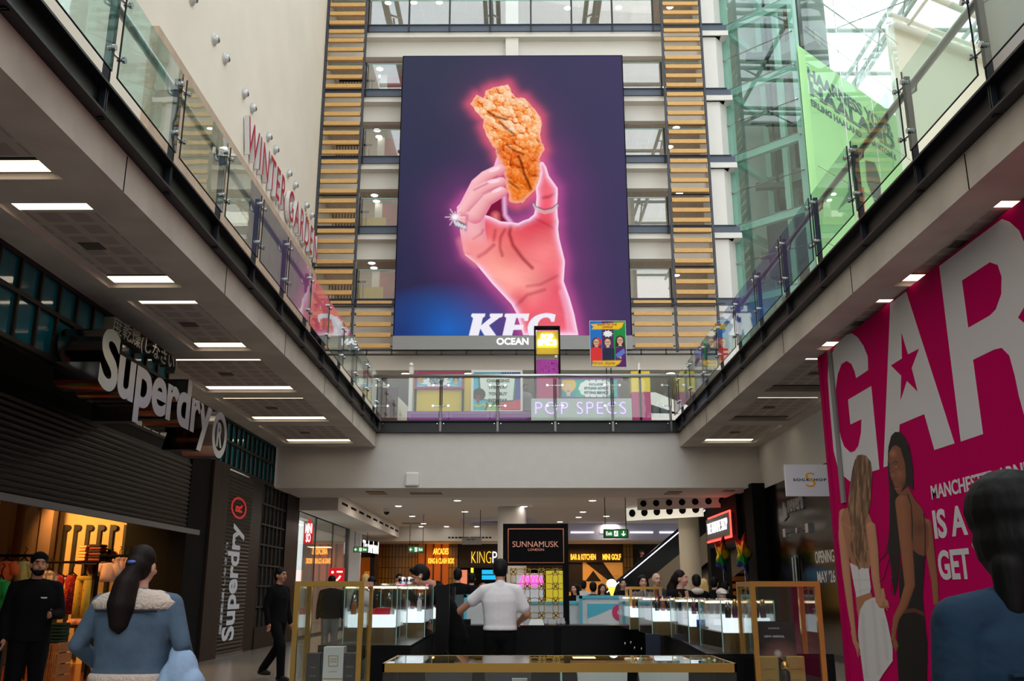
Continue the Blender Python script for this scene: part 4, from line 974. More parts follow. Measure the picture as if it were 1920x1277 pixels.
def low_table(px0, px1, py, Y, d, label, zt=None):
    a = P(px0, py, Y=Y); b = P(px1, py, Y=Y); t = thing('display_table', label, 'table', ((a.x+b.x)/2, Y+d/2, 0))
    MB().box(a.x, b.x, Y, Y+d, a.z-.05, a.z).build('top', rust, t)
    for x in (a.x+.04, b.x-.04):
        for y in (Y+.04, Y+d-.04): MB().box(x-.03, x+.03, y-.03, y+.03, 0, a.z-.05).build('leg', rust, t)
    return a.z
low_table(-60, 28, 1182, 11.9, .8, 'dark display table at the left edge holding folded clothes')
folded(-10, 24, 1170, 1181, 12.1, 2, [mat('white knit', C(216,206,200), .9), mat('grey knit', C(150,146,150), .9)], 'pale folded top on the left edge table, %s of two', 'folded tops on the left edge table')
low_table(120, 178, 1172, 16.6, .9, 'dark table with crumpled tops behind the yellow trousers')
for i, px in enumerate((140, 156, 170)):
    q = P(px, 1168, Y=16.8); o = MB().ball((q.x, 16.85, q.z+.0), (.16, .16, .09), 12, 8).build('crumpled_top', mat('rose cotton', C(220,150,120), .9, bump=.8, bscale=14), smooth=True); tag(o, f'crumpled rose top on the rear shop table, {ORD[i]} from left', 'clothes', 'crumpled tops')
# ================================================================ variety shop beyond the black pillar
gm = MB()
struct(MB().box(XL-.02, XL, 28.4, 36.8, .1, 3.75).build('window_6', g_shop))
fr = MB().box(XL-.06, XL+.06, 28.3, 36.9, 3.75, 4.25).box(XL-.06, XL+.06, 36.7, 37.0, 0, 3.9).box(XL-.06, XL+.05, 28.3, 36.9, 0, .1)
for y in (31.0, 33.9): fr.box(XL-.03, XL+.02, y-.02, y+.02, .1, 3.75)
struct(fr.build('trim_33', mat('shop frame grey', C(70,72,76), .4, .5)))
struct(MB().box(-11, -10.8, 28.4, 40, 0, 4.2).box(-11, XL, 40, 40.2, 0, 4.2).build('wall_variety_shop', mat('variety shop white', C(220,220,222), .7)))
struct(MB().box(-11, XL-.06, 28.4, 40, 4.1, 4.2).build('ceiling_variety_shop', white))
lp = MB().box(-7.6, -7.3, 31.6, 32.2, 0, 3.7); tag(lp.build('lit_pillar', glow('lit white panel', (.95, 1, 1, 1), 1.7)), 'tall white lit pillar behind the variety shop glass', 'light panel')
sh = thing('display_shelves', 'white shelves inside the variety shop', 'shelves', (-9.6, 34, 0))
MB().box(-10.7, -10.3, 29, 39.5, 0, 3.2).build('carcass', white, sh)
for k in range(6): MB().box(-10.35, -10.1, 29, 39.5, .4+k*.5, .44+k*.5).build('shelf_board', white, sh)
a = P(571, 1022, X=XL+.3); b = P(586, 978, X=XL+.3); redm = mat('lit sign red', C(226,28,34), .5, emit=.5)
t = thing('blade_sign', 'small red bag-shaped sign with white letters on the variety shop', 'sign', (XL+.3, a.y, a.z))
yb_ = P(578, 1000, X=XL+.25).y; x0, x1 = P(571, 1000, Y=yb_).x, P(586, 1000, Y=yb_).x; z0_, z1_ = P(578, 1020, Y=yb_).z, P(578, 983, Y=yb_).z
MB().box(x0, x1, yb_, yb_+.08, z0_, z1_).build('panel', redm, t); MB().tube([(x0+.1, yb_+.04, z1_), (x0+.1, yb_+.04, z1_+.16), (x1-.1, yb_+.04, z1_+.16), (x1-.1, yb_+.04, z1_)], .02, 6).build('handle', redm, t)
m = MB(); put_text(m, 'MINI', (x0+.02, yb_, (z0_+z1_)/2+.02), 'cam', x1-x0-.04, .3, .012, bold=.03); put_text(m, 'SO', (x0+.05, yb_, z0_+.05), 'cam', x1-x0-.1, .26, .012, bold=.03); m.build('lettering', glow('sign white', (1, 1, 1, 1), 1.2), t)
yb_ = 29.8; x0, x1 = P(616, 1080, Y=yb_).x, P(645, 1080, Y=yb_).x; z0_, z1_ = P(630, 1087, Y=yb_).z-.1, P(630, 1065, Y=yb_).z
t = thing('logo_sign', 'red square sign with a white winking smile mark', 'sign', ((x0+x1)/2, yb_, z0_))
MB().box(x0, x1, yb_, yb_+.06, z0_, z1_).build('panel', redm, t)
m = MB(); w_ = x1-x0; m.lathe((x0+w_*.25, yb_-.01, z1_-.13), [(.04, 0), (.04, .012)], 12, 0, 'y'); m.box(x0+w_*.52, x1-w_*.1, yb_-.012, yb_, z1_-.14, z1_-.09)
m.tube([(x0+w_*(.22+.56*i/8), yb_-.005, z1_-.24-.13*math.sin(math.pi*i/8)) for i in range(9)], .03, 6); m.build('smile_mark', glow('sign white', (1, 1, 1, 1), 1.2), t)
# ================================================================ pink hoarding on the right
XH = 5.07
mag = mat('magenta hoarding print', C(196,0,92), .75, spec=.04, noise=.04, nscale=.8)
hw = mat('hoarding white print', C(216,212,216), .7, spec=.1)
hoard = thing('advert_hoarding', 'large magenta advertising hoarding with white letters and two printed women', 'hoarding', (XH+.06, 6, 0))
MB().box(XH, XH+.12, -4, 15.06, 0, 5.2).build('board', mag, hoard)
MB().box(XH-.02, XH+.16, 15.06, 15.2, 0, 5.2).build('end_trim', mat('hoarding edge', C(180,0,86), .7, spec=.05), hoard)
a = P(1557, 950, X=XH); MB().box(XH-.03, XH, 14.5, 14.66, a.z, 5.16).build('edge_strip', mat('strip aluminium', C(132,132,134), .4, .6), hoard)
RH, UH, NH = Vector((0, -1, 0)), Vector((0, 0, 1)), Vector((-1, 0, 0))
def flat(mb, px, d, off=0, m=0):
    pts = [(-q.y, q.z) for q in (P(x, y, X=XH) for x, y in px)]
    return mb.prism(pts, (XH-off, 0, 0), RH, UH, NH, d, m)
G = [(1628,694),(1627,668),(1619,648),(1608,632),(1597.7,625),(1588,628),(1576,637.7),(1566,651),(1558,668),(1553.5,684),(1552.5,710),(1556,760),(1560,806),(1563.5,846),(1570.6,873),(1578,889),(1594,902.6),(1606,897),(1614,884),(1619,868),(1632.8,885),(1649,880),(1633.7,724),(1590.5,749.4),(1594.8,796),(1615.7,786),(1615,810.6),(1610,835.8),(1603,846),(1594.8,848.8),(1583,837.6),(1577.5,823),(1574,807),(1568,767),(1566.7,735),(1570.7,702.6),(1577.9,682.7),(1587.6,676.6),(1597,682.7),(1603,697),(1605.6,709)]
A_ = [(1669.7,569),(1699,546.6),(1790,831.5),(1752.5,843.7),(1733.5,776.4),(1687,796),(1683,868),(1657,876.5)]
ST = [(1691,625),(1703,664.7),(1723.7,654),(1710,690),(1721,733.8),(1701,714),(1689.5,749.5),(1690.6,704.4),(1671.5,685.3),(1692,672)]
Rl = [(1761.5,499),(1878.6,410.8),(1893,416),(1911,432.4),(1925,465),(1936,519),(1932,556),(1909,596),(1926,610),(1940,660),(1950,720),(1960,765),(1921.8,781.6),(1911,742),(1903.8,706),(1893,666.5),(1878.6,652),(1864,655.7),(1824.6,674.8),(1843.3,814),(1802,828)]
Rh = [(1804.8,526),(1857,491.8),(1871.4,497),(1878.6,519),(1878,551),(1867.8,580),(1857,591),(1816.7,614)]
flat(MB(), G, .004).build('letter', hw, hoard, label='white letter G'); flat(MB(), A_, .004).build('letter', hw, hoard, label='white letter A'); flat(MB(), Rl, .004).build('letter', hw, hoard, label='white letter R')
flat(MB(), ST, .003, .004).build('star', mag, hoard); flat(MB(), Rh, .003, .004).build('letter_counter', mag, hoard)
m = MB()
def hline(s, px0, px1, pyb, pyt, bold):
    a = P(px0, pyb[0], X=XH); b = P(px1, pyb[1], X=XH); tz = P(px0, pyt, X=XH)
    put_text(m, s, (XH-.001, a.y, a.z), 'right', a.y-b.y, tz.z-a.z, .004, bold=bold)
hline('MANCHESTER ARNDALE', 1748, 1985, (937, 881), 910, .02)
hline('IS A', 1754, 1815, (1011, 997), 956, .03); hline('GET', 1763, 1822, (1088, 1078), 1032, .03)
m.build('lettering', hw, hoard)
def print_figures():
    S = 1.5; x0, x1, y0, y1 = 1562, 1764, 1277, 806; W, H_ = int((x1-x0)*S), int((y0-y1)*S)
    cv = Canvas(W, H_, x0, y0, x1, y1, (0, 0, 0)); cv.px = 1/S; mask = np.zeros(cv.X.shape)
    Z7 = lambda x, y: (1520+.3891*x, 780+.3891*y)
    def pol(pts, col, soft=.9, msk=True):
        nonlocal mask
        sd = cv.poly([Z7(*p) for p in pts], col, soft)
        if msk: mask = np.maximum(mask, np.clip(sd/.7+.5, 0, 1))
        return sd
    def limb(pts, dk, lt):
        nonlocal mask
        q = [Z7(x, y)+(r*.3891,) for x, y, r in pts]; chain_shade(cv, q, dk, lt, lt, (-.3, -.5, .7), .3)
        for a, b in zip(q, q[1:]):
            d, t = cv.seg(a, b); mask = np.maximum(mask, (d < a[2]+(b[2]-a[2])*t)*1.0)
    s1d, s1l = C(120,72,50), C(214,152,118); s2d, s2l = C(70,38,26), C(168,104,72)
    # first woman, from behind: arms, back, top, skirt, long hair
    limb([(160,470,24), (155,580,22), (172,760,20), (195,950,15), (208,1040,11)], s1d, s1l)
    limb([(206,1040,13), (214,1090,11), (224,1120,7)], s1d, s1l)
    for k, (dx, L) in enumerate(((0, 46), (8, 40), (15, 28), (-8, 24))): limb([(216+dx*.5, 1090, 5), (224+dx*.8, 1090+L, 3.6), (229+dx, 1095+L*1.45, 2.6)], s1d, s1l)
    pol([(160,450),(200,430),(280,470),(302,520),(300,640),(284,740),(220,745),(192,700),(165,600),(145,500)], C(178,118,88))
    q = Z7(235, 640); cv.blob(q[0], q[1], 34, C(130,80,58), .5)
    pol([(216,865),(288,845),(300,880),(262,915),(232,990),(222,930)], C(184,124,92)); pol([(188,706),(232,730),(280,735),(291,830),(286,851),(220,874),(208,815)], C(226,222,224))
    for a, b in (((215,850),(284,832)), ((205,790),(288,790)), ((230,735),(240,860))): cv.line([Z7(*a), Z7(*b)], 1.2, C(176,172,178), 1.5, .5)
    pol([(302,874),(262,893),(238,935),(230,990),(228,1060),(240,1150),(258,1290),(322,1290),(352,1240),(396,1180),(395,1115),(372,1000),(352,925),(326,878)], C(222,218,220))
    for a, b in (((300,900),(330,1240)), ((250,960),(270,1260)), ((350,980),(370,1170))): cv.line([Z7(*a), Z7(*b)], 5, C(180,176,182), 6, .35)
    limb([(290,535,24), (304,640,22), (312,770,20), (330,890,17), (342,912,15)], s1d, s1l); limb([(338,908,15), (350,870,12), (347,838,8)], s1d, s1l)
    for dx, dy in ((376,925), (368,935), (357,928)): limb([(352,880,6), ((352+dx)/2+6, 895, 4.5), (dx, dy, 3)], s1d, s1l)
    hair = [(245,186),(225,190),(212,215),(200,262),(192,320),(184,380),(178,440),(190,500),(196,560),(190,620),(202,668),(218,705),(232,742),(250,730),(262,738),(272,700),(274,640),(268,570),(264,510),(276,478),(288,430),(292,360),(298,280),(290,222),(268,192)]
    sd = pol(hair, C(112,78,56)); n = vnoise(cv.X*1.0, cv.Y*.12, .35, 21); k = (sd > 0)*np.clip((n-.45)*3, 0, 1); cv.mix(k*.7, C(196,150,110)); k = (sd > 0)*np.clip((.45-n)*3, 0, 1); cv.mix(k*.7, C(62,40,28))
    for pts in ([(262,560),(258,640),(290,665),(312,660)], [(200,560),(212,660),(240,730)], [(150,515),(176,530),(196,545)]): cv.line([Z7(*p) for p in pts], 1.1, C(196,150,112), 1, .8)
    # second woman, looking back over her shoulder
    dk = C(20,15,14)
    hb = [(405,78),(388,96),(374,150),(371,240),(380,380),(379,520),(372,640),(388,740),(396,820),(404,868),(416,820),(430,700),(438,560),(440,420),(470,330),(496,362),(492,250),(477,150),(452,98),(430,76)]
    sd = pol(hb, dk); n = vnoise(cv.X, cv.Y*.5, .6, 31); cv.mix((sd > 0)*np.clip((n-.55)*3, 0, 1)*.5, C(62,48,42))
    for pts in ([(380,640),(350,680),(330,698)], [(378,690),(352,780),(330,800)], [(384,560),(366,640),(352,680)], [(392,780),(388,840),(404,868)]): cv.line([Z7(*p) for p in pts], 1.0, dk, 1, .9); mask = np.maximum(mask, (cv.edge([Z7(*p) for p in pts], False) < .7)*1.0)
    limb([(560,520,24), (580,680,21), (598,800,17), (604,900,14)], s2d, s2l)
    pol([(412,410),(428,372),(470,340),(500,400),(540,450),(568,540),(572,620),(548,690),(490,655),(440,620),(418,500)], C(132,78,54))
    q = Z7(450, 430); cv.blob(q[0], q[1], 18, C(186,120,86), .7); q = Z7(525, 540); cv.blob(q[0], q[1], 20, C(92,50,34), .7); q = Z7(555, 500); cv.blob(q[0], q[1], 9, C(178,112,80), .7)
    pol([(486,640),(520,668),(550,676),(546,760),(538,870),(546,945),(490,955),(430,905),(424,800),(436,690),(460,650)], C(24,22,24))
    pol([(432,935),(500,925),(545,945),(552,975),(430,985)], C(96,56,40)); pol([(428,955),(500,945),(548,965),(562,1100),(560,1290),(424,1290),(414,1120),(420,1020)], C(26,22,22))
    cv.line([Z7(*p) for p in [(468,378),(484,430),(490,520),(488,655)]], 2.2, dk, 1); cv.line([Z7(*p) for p in [(545,470),(553,560),(551,680)]], 2.2, dk, 1)
    pol([(378,180),(392,150),(410,140),(436,158),(452,215),(460,285),(452,330),(428,376),(416,372),(408,350),(398,322),(388,300),(380,262),(376,220)], C(136,82,58))
    q = Z7(396, 180); cv.blob(q[0], q[1], 9, C(196,130,96), .8); q = Z7(428, 280); cv.blob(q[0], q[1], 10, C(176,110,80), .7); q = Z7(393, 285); cv.blob(q[0], q[1], 5, C(190,122,90), .7); q = Z7(448, 330); cv.blob(q[0], q[1], 9, C(84,46,34), .7)
    cv.line([Z7(*p) for p in [(398,228),(408,218),(420,226)]], 1.6, dk, .8); cv.line([Z7(*p) for p in [(381,236),(387,230)]], 1.3, dk, .8)
    q = Z7(409, 243); cv.blob(q[0], q[1], 3.0, C(226,216,210), .9, .5, 1.6); cv.blob(q[0]-.5, q[1], 1.5, dk, 1, .5); cv.line([Z7(400,240), Z7(410,235), Z7(419,243)], .9, dk, .6)
    q = Z7(384, 250); cv.blob(q[0], q[1], 1.6, dk, .9, .6); cv.line([Z7(*p) for p in [(393,262),(387,300),(395,312),(404,308)]], 1.0, C(90,50,36), .8, .8)
    cv.line([Z7(405,332), Z7(413,330), Z7(421,336)], 2.4, C(160,70,64), 1); cv.line([Z7(408,350), Z7(414,354), Z7(421,350)], 3, C(170,82,74), 1); cv.line([Z7(406,341), Z7(420,343)], .9, C(60,26,24), .7)
    cv.line([Z7(*p) for p in [(440,160),(462,230),(466,300),(480,350)]], 5, dk, 2)
    limb([(440,415,33), (454,560,31), (470,720,28), (478,815,25), (448,910,21), (412,975,16), (402,1035,12)], s2d, s2l)
    limb([(402,1030,13), (398,1075,11)], s2d, s2l)
    for dx, L in ((-4, 40), (4, 60), (10, 52), (14, 36)): limb([(400+dx*.4, 1075, 5), (402+dx, 1075+L*.6, 4), (406+dx, 1075+L, 2.8)], s2d, s2l)
    # build only the printed part
    v = np.array([P(x, y, X=XH-.006)[:] for x, y in zip(cv.X.ravel(), cv.Y.ravel())]); o0 = np.array(hoard['_o'])
    i = (np.arange(H_-1)[:, None]*W+np.arange(W-1)).reshape(-1); mk = mask.ravel(); keep = (mk[i]+mk[i+1]+mk[i+W]+mk[i+W+1]) > 2; i = i[keep]
    F = np.stack([i, i+1, i+W+1, i+W], 1); used = np.unique(F); re = -np.ones(W*H_, int); re[used] = np.arange(len(used))
    me = bpy.data.meshes.new('printed_women'); me.from_pydata((v[used]-o0).tolist(), [], re[F].tolist())
    a = me.color_attributes.new('print', 'FLOAT_COLOR', 'POINT'); a.data.foreach_set('color', np.concatenate([cv.c.reshape(-1, 3)[used], np.ones((len(used), 1))], 1).ravel())
    me.materials.append(painted('hoarding print', .5)); o = bpy.data.objects.new('printed_women', me); COL.objects.link(o); o.parent = hoard; o['_o'] = tuple(o0)
print_figures()
# ================================================================ dark shop front on the right wall
gloss = mat('gloss black panel', C(7,6,8), .12, spec=.35)
y_l = 25.0
struct(MB().box(XR-.02, XR+.1, 15.3, y_l, .12, 4.05).build('wall_right_shop', gloss))
struct(MB().box(XR-.05, XR+.1, 15.3, y_l, 0, .12).build('baseboard_right', mat('dark skirting', C(60,56,52), .4)))
q = MB()
for px, py0, py1 in ((1489, 1045, 1098), (1494, 1042, 1098)):
    c = P(px, 1070, X=XR-.06); q.tube([(XR-.07, c.y, P(px, py1, X=XR-.06).z), (XR-.07, c.y, P(px, py0, X=XR-.06).z)], .03, 8)
tag(q.build('door_pulls', satin), 'pair of tall steel door pulls on the dark right shop front', 'door handle')
q = MB(); c0 = P(1475, 1015, X=XR-.04); c1 = P(1518, 1008, X=XR-.04); q.tube([(XR-.04, c0.y, 2.78), (XR-.04, c1.y, 2.78)], .015, 6)
for c in (c0, c1): q.box(XR-.09, XR-.02, c.y-.11, c.y+.11, 2.68, 2.88)
q.box(XR-.06, XR-.02, (c0.y+c1.y)/2-.06, (c0.y+c1.y)/2+.06, 2.72, 2.84)
tag(q.build('door_closer_bar', satin), 'steel bar with square clamps across the dark right shop front', 'door fitting')
m = MB(); a = P(1479, 962, X=XR-.03); b = P(1508, 957, X=XR-.03); put_text(m, 'newera', (XR-.022, a.y, a.z), 'right', a.y-b.y, .3, .03, bold=.035)
c = P(1473, 957, X=XR-.03); m.prism([(-c.y-.17, c.z-.25), (-c.y+.17, c.z-.17), (-c.y+.17, c.z+.02), (-c.y-.0, c.z+.13), (-c.y-.17, c.z+.22)], (XR-.022, 0, 0), RH, UH, NH, .03)
tag(m.build('shop_name', mat('silver letters', C(150,150,152), .3, .7)), 'silver shop name with flag mark high on the dark right shop front', 'sign lettering')
m = MB(); a = P(1529, 1057, X=XR-.03); b = P(1565, 1062, X=XR-.03); put_text(m, 'OPENING', (XR-.022, a.y, a.z), 'right', a.y-b.y, P(1529, 1034, X=XR-.03).z-a.z, .004, bold=.01)
a = P(1533, 1093, X=XR-.03); b = P(1567, 1096, X=XR-.03); put_text(m, 'MAY ‘26', (XR-.022, a.y, a.z), 'right', a.y-b.y, P(1533, 1071, X=XR-.03).z-a.z, .004, bold=.01)
tag(m.build('opening_notice', mat('notice white', C(212,204,200), .5, emit=.1)), 'white opening date letters on the dark right shop front', 'sign lettering')
t = thing('hanging_sign', 'white hanging sock shop sign with gold S at upper right', 'sign', (6.1, 19, 3.4))
a = P(1476, 930, Y=19.0); b = P(1559, 871, Y=19.0); b.x = min(b.x, XR); MB().box(a.x, b.x, 19.0, 19.1, a.z, b.z).build('panel', mat('sign panel white', C(216,212,222), .5, emit=.12), t)
m = MB(); c = P(1488, 902, Y=18.98); e = P(1550, 897, Y=18.98); put_text(m, 'SOCKSHOP', (c.x, 19.0, c.z), 'cam', e.x-c.x, e.z-c.z, .006, bold=.03, space=1.25); m.build('lettering', mat('navy ink', C(26,28,60), .5), t)
m = MB(); c = P(1512, 913, Y=18.98); e = P(1528, 886, Y=18.98); put_text(m, 'S', (c.x, 19.0, c.z), 'cam', e.x-c.x, e.z-c.z, .01, bold=-.01); m.build('gold_letter', mat('gold ink', C(226,164,44), .4, emit=.1), t)
MB().box(b.x-.01, XR+.05, 19.02, 19.08, a.z+.1, a.z+.2).build('bracket', satin, t)
# ---------------------------------------------------------------- perfume shop beyond
pf = thing('perfume_shop', 'black perfume shop front with red edged lit sign', 'shop front', (6.7, 29, 0))
MB().box(XR-.35, XR+.4, 25.0, 25.9, 0, 4.2).build('dark_pier', black_matt, pf)
MB().box(XR-.2, XR+.3, 25.9, 26.9, 3.5, 4.11).box(XR-.2, XR+.3, 26.6, 26.9, 0, 3.5).build('door_surround', black_matt, pf)
MB().box(XR+.3, XR+.34, 25.9, 26.6, 0, 3.5).build('mirror_strip', mat('pale mirror strip', C(170,166,160), .2, .3), pf)
MB().box(XR-.35, XR+.3, 26.9, 31.4, 2.75, 4.11).box(XR-.35, XR+.3, 30.9, 31.4, 0, 2.75).box(XR-.1, XR+.3, 26.9, 27.2, 0, 2.75).build('fascia', black_matt, pf)
MB().box(XR+.9, XR+1.0, 27.2, 30.9, 0, 2.75).build('lit_display_wall', mat('lit display wall', C(226,214,200), .6, emit=.7), pf)
for i, (y, z, c) in enumerate(((27.8, 1.3, C(80,30,110)), (28.4, 1.3, C(190,180,190)), (29.0, 1.75, C(40,30,40)), (27.8, 1.8, C(200,190,200)), (28.4, 1.75, C(60,60,80)), (29.6, 1.3, C(150,120,150)))):
    tag(MB().box(XR+.7, XR+.9, y-.18, y+.18, z, z+.38).build('perfume_box', mat(f'perfume box {i}', c, .5)), ['purple', 'pale grey', 'black', 'silver', 'slate', 'mauve'][i]+' boxed perfume on the lit wall of the perfume shop', 'box')
a = P(1361, 1008, Y=27.4); b = P(1401, 985, Y=27.4)
t = thing('fascia_sign', 'perfume shop sign with white letters and red light edge', 'sign', (XR-.45, 28.8, 3.0))
MB().box(XR-.5, XR-.35, 27.3, 30.6, 2.98, 3.62).build('panel', mat('sign charcoal', C(46,44,48), .4), t)
m = MB(); put_text(m, 'THE PERFUME SHOP', (XR-.5, 30.4, 3.15), 'right', 2.9, .34, .02, bold=-.005); m.build('lettering', glow('sign white', (1, 1, 1, 1), 1.2), t)
MB().tube([(XR-.46, 27.25, 2.93), (XR-.46, 30.65, 2.93)], .035, 8).tube([(XR-.46, 27.27, 2.93), (XR-.46, 27.27, 3.66), (XR-.46, 30.4, 3.66)], .03, 8).build('red_tube', glow('red neon', (1, .04, .03, 1), 5), t)
def balloon(px, py, Y, r, label):
    c = P(px, py, Y=Y); t = thing('foil_balloon', label, 'balloon', (c.x, c.y, c.z-r))
    ms = [mat('foil '+n, k, .18, .7) for n, k in (('red', C(210,30,40)), ('orange', C(236,130,30)), ('yellow', C(240,210,40)), ('green', C(40,150,60)), ('blue', C(40,60,170)))]
    mb = MB(); n = 20
    rings = [(.02, -.45), (.6, -.28), (.95, 0), (.6, .28), (.02, .45)]
    vs = []; 
    for rr, dp in rings:
        for j in range(n):
            an = 2*math.pi*j/n; k = 1.25 if j % 4 == 0 else .72 if j % 4 == 2 else .95; k = 1+(k-1)*rr
            vs.append((c.x+dp*r*.4+r*rr*k*math.cos(an)*.5, c.y+r*dp, c.z+r*rr*k*math.sin(an)*1.15))
    for i in range(4):
        for j in range(n):
            f = (i*n+j, i*n+(j+1) % n, (i+1)*n+(j+1) % n, (i+1)*n+j); h = sum(vs[x][2] for x in f)/4-c.z; mb.v = vs; mb.f.append(f); mb.m.append(int(min(4, max(0, 2.5-h/r*2.6))))
    mb.build('foil', ms, t, smooth=True); MB().tube([(c.x, c.y, c.z-r*.9), (c.x+.02, c.y+.02, .02)], .006, 5).lathe((c.x+.02, c.y+.02, 0), [(.06, 0), (.05, .05)], 10).build('ribbon', white, t)
balloon(1354, 1040, 26.5, .42, 'rainbow foil star balloon left of the perfume shop doorway')
balloon(1394, 1037, 24.4, .42, 'rainbow foil star balloon in front of the perfume shop doorway, nearer one')
# ================================================================ spectacles pop-up on the bridge
ZB = Z_FLR-.02
yel = mat('pop-up yellow', C(226,196,44), .55); pur = mat('pop-up purple', C(118,52,130), .5); pink = mat('pop-up magenta', C(176,40,106), .5)
struct(MB().box(XW, 10, YB+.1, YF+.1, 11.66, 11.68).build('ceiling_bridge', white)) if False else None
# soffit lights over the bridge shops
for i, (x, y) in enumerate(((797, 687), (752, 683), (1150 if False else 875, 684), (1268, 684))):
    q = P(x, y, Z=11.3); yy = min(max(q.y, YF+.8), YF+8); downlight(q.x, yy, 11.28, f'round downlight in the ceiling above the pop-up shop, {ORD[i]} from left', 'downlights above the pop-up shop', .2, lamp_white)
for i, (x, y) in enumerate(((709, 686), (1092 if False else 1183, 684))):
    q = P(x, y, Z=11.2); t = thing('security_camera', f'dark dome camera under the office soffit, {"left" if i == 0 else "right"} of the screen', 'camera', (q.x, YF+1, 11.1)); MB().lathe((q.x, YF+1, 11.18), [(.2, .1), (.2, 0), (.12, -.02)], 14).build('mount', white, t); MB().ball((q.x, YF+1, 11.12), .15).build('dome', black, t, smooth=True)
def rect(px0, px1, py0, py1, Y): a = P(px0, py1, Y=Y); b = P(px1, py0, Y=Y); return a.x, b.x, a.z, b.z
def board(name, label, cat, px, Y, m, frame_m=None, legs=True, th=.06, mk=None):
    x0, x1, z0, z1 = rect(*px, Y); t = thing(name, label, cat, ((x0+x1)/2, Y, ZB))
    MB().box(x0, x1, Y, Y+th, z0, z1).build('panel', m, t)
    if frame_m: MB().frame(x0-.05, x1+.05, z0-.05, z1+.05, Y-.02, .07, th+.04).build('frame', frame_m, t)
    if legs and z0 > ZB+.05:
        for x in (x0+.05, x1-.05): MB().box(x-.03, x+.03, Y, Y+th, ZB, z0).build('leg', black_matt, t)
    return t, x0, x1, z0, z1
Yk = 26.9
t, x0, x1, z0, z1 = board('counter', 'low purple counter of the pop-up shop, left side', 'counter', (763, 995, 771, 787), Yk, pur, legs=False, th=.3)
MB().box(x0, x1, Yk+.001, Yk+.3, ZB, z0).build('plinth', pur, t)
for i in range(3): MB().frame(x0+.05+i*(x1-x0)/3, x0-.02+(i+1)*(x1-x0)/3, z0, z1-.03, Yk-.01, .05, .012).build('moulding', mat('purple light', C(150,80,160), .5), t)
t, x0, x1, z0, z1 = board('display_wall', 'yellow display wall with purple framed picture on the pop-up shop', 'display wall', (774, 888, 702, 772), Yk+.7, yel, legs=False)
MB().box(x0, x1, Yk+.7, Yk+.76, ZB, z0).build('lower_panel', yel, t)
for px in (779, 868): q = P(px, 740, Y=Yk+.68); MB().box(q.x-.03, q.x+.03, Yk+.62, Yk+.7, ZB, z1).build('post', black_matt, t)
def picture(parent, px, Y, W, H_, paint, name='picture'):
    x0, x1, z0, z1 = rect(*px, Y); cv = Canvas(W, H_, 0, 0, (x1-x0)/(z1-z0), 1); paint(cv, (x1-x0)/(z1-z0)); s = z1-z0
    return cv.mesh(name, painted('poster print', .45), (x0, Y, z0), (s, 0, 0), (0, 0, s), parent, N=(0, -1, 0))
def burst(cv, x, y, rx, ry, n, col, line=None):
    pts = [(x+rx*(1 if i % 2 == 0 else .72)*math.cos(2*math.pi*i/(2*n)), y+ry*(1 if i % 2 == 0 else .72)*math.sin(2*math.pi*i/(2*n))) for i in range(2*n)]
    if line: cv.poly([(x+(a-x)*1.05, y+(b-y)*1.05) for a, b in pts], line)
    cv.poly(pts, col)
def face(cv, x, y, r, skin, hair, lips=(170, 60, 60), specs=True, long=False):
    cv.blob(x, y+r*.35, r*1.25, C(*hair), 1, .15, r*1.15)
    if long: cv.poly([(x-r*1.2, y+r*.3), (x-r*1.35, y-r*1.9), (x-r*.6, y-r*1.7), (x, y), (x+r*.6, y-r*1.7), (x+r*1.35, y-r*1.9), (x+r*1.2, y+r*.3)], C(*hair))
    cv.poly([(x-r*.35, y-r*.6), (x+r*.35, y-r*.6), (x+r*.4, y-r*1.5), (x-r*.4, y-r*1.5)], C(*skin)); cv.blob(x, y, r*.86, C(*skin), 1, .12, r*1.08)
    if specs:
        for s in (-1, 1): cv.line([(x+s*r*.36+r*.26*math.cos(a*.6), y+r*.12+r*.2*math.sin(a*.6)) for a in range(12)], r*.1, C(20,20,24))
        cv.line([(x-r*.12, y+r*.14), (x+r*.12, y+r*.14)], r*.08, C(20,20,24))
    cv.line([(x-r*.3, y-r*.5), (x, y-r*.58), (x+r*.3, y-r*.5)], r*.16, C(*lips)); cv.line([(x+r*.02, y+r*.05), (x+r*.1, y-r*.22), (x-r*.05, y-r*.24)], r*.05, C(*[int(c*.75) for c in skin]))
def comic_blue(cv, w):
    cv.c[:] = C(92,186,206)[:3]
    for a in range(0, 360, 24): cv.poly([(w*.5, .5), (w*.5+2*math.cos(math.radians(a)), .5+2*math.sin(math.radians(a))), (w*.5+2*math.cos(math.radians(a+9)), .5+2*math.sin(math.radians(a+9)))], C(126,206,222))
    burst(cv, w*.42, .42, w*.36, .46, 9, C(240,240,240), C(60,60,90)); face(cv, w*.86, .5, .2, (222,178,150), (70,40,30)); face(cv, w*.08, .55, .2, (222,178,150), (200,150,50))
picture(t, (781, 867, 702, 726), Yk+.66, 150, 42, comic_blue)
x0, x1, z0, z1 = rect(781, 867, 702, 726, Yk+.66); MB().frame(x0-.06, x1+.06, z0-.06, z1+.06, Yk+.6, .06, .08).build('picture_frame', pink, t)
m = MB(); put_text(m, 'PRESCRIPTION', (x0+.28*(x1-x0), Yk+.655, z0+.5*(z1-z0)), 'cam', .32*(x1-x0), .09, .004, bold=.04); put_text(m, '30 MINUTES', (x0+.31*(x1-x0), Yk+.655, z0+.2*(z1-z0)), 'cam', .25*(x1-x0), .08, .004, bold=.04); put_text(m, 'GET NEW GLASSES IN', (x0+.27*(x1-x0), Yk+.655, z0+.38*(z1-z0)), 'cam', .33*(x1-x0), .05, .004, bold=.03); m.build('lettering', mat('poster teal ink', C(20,90,110), .5), t)
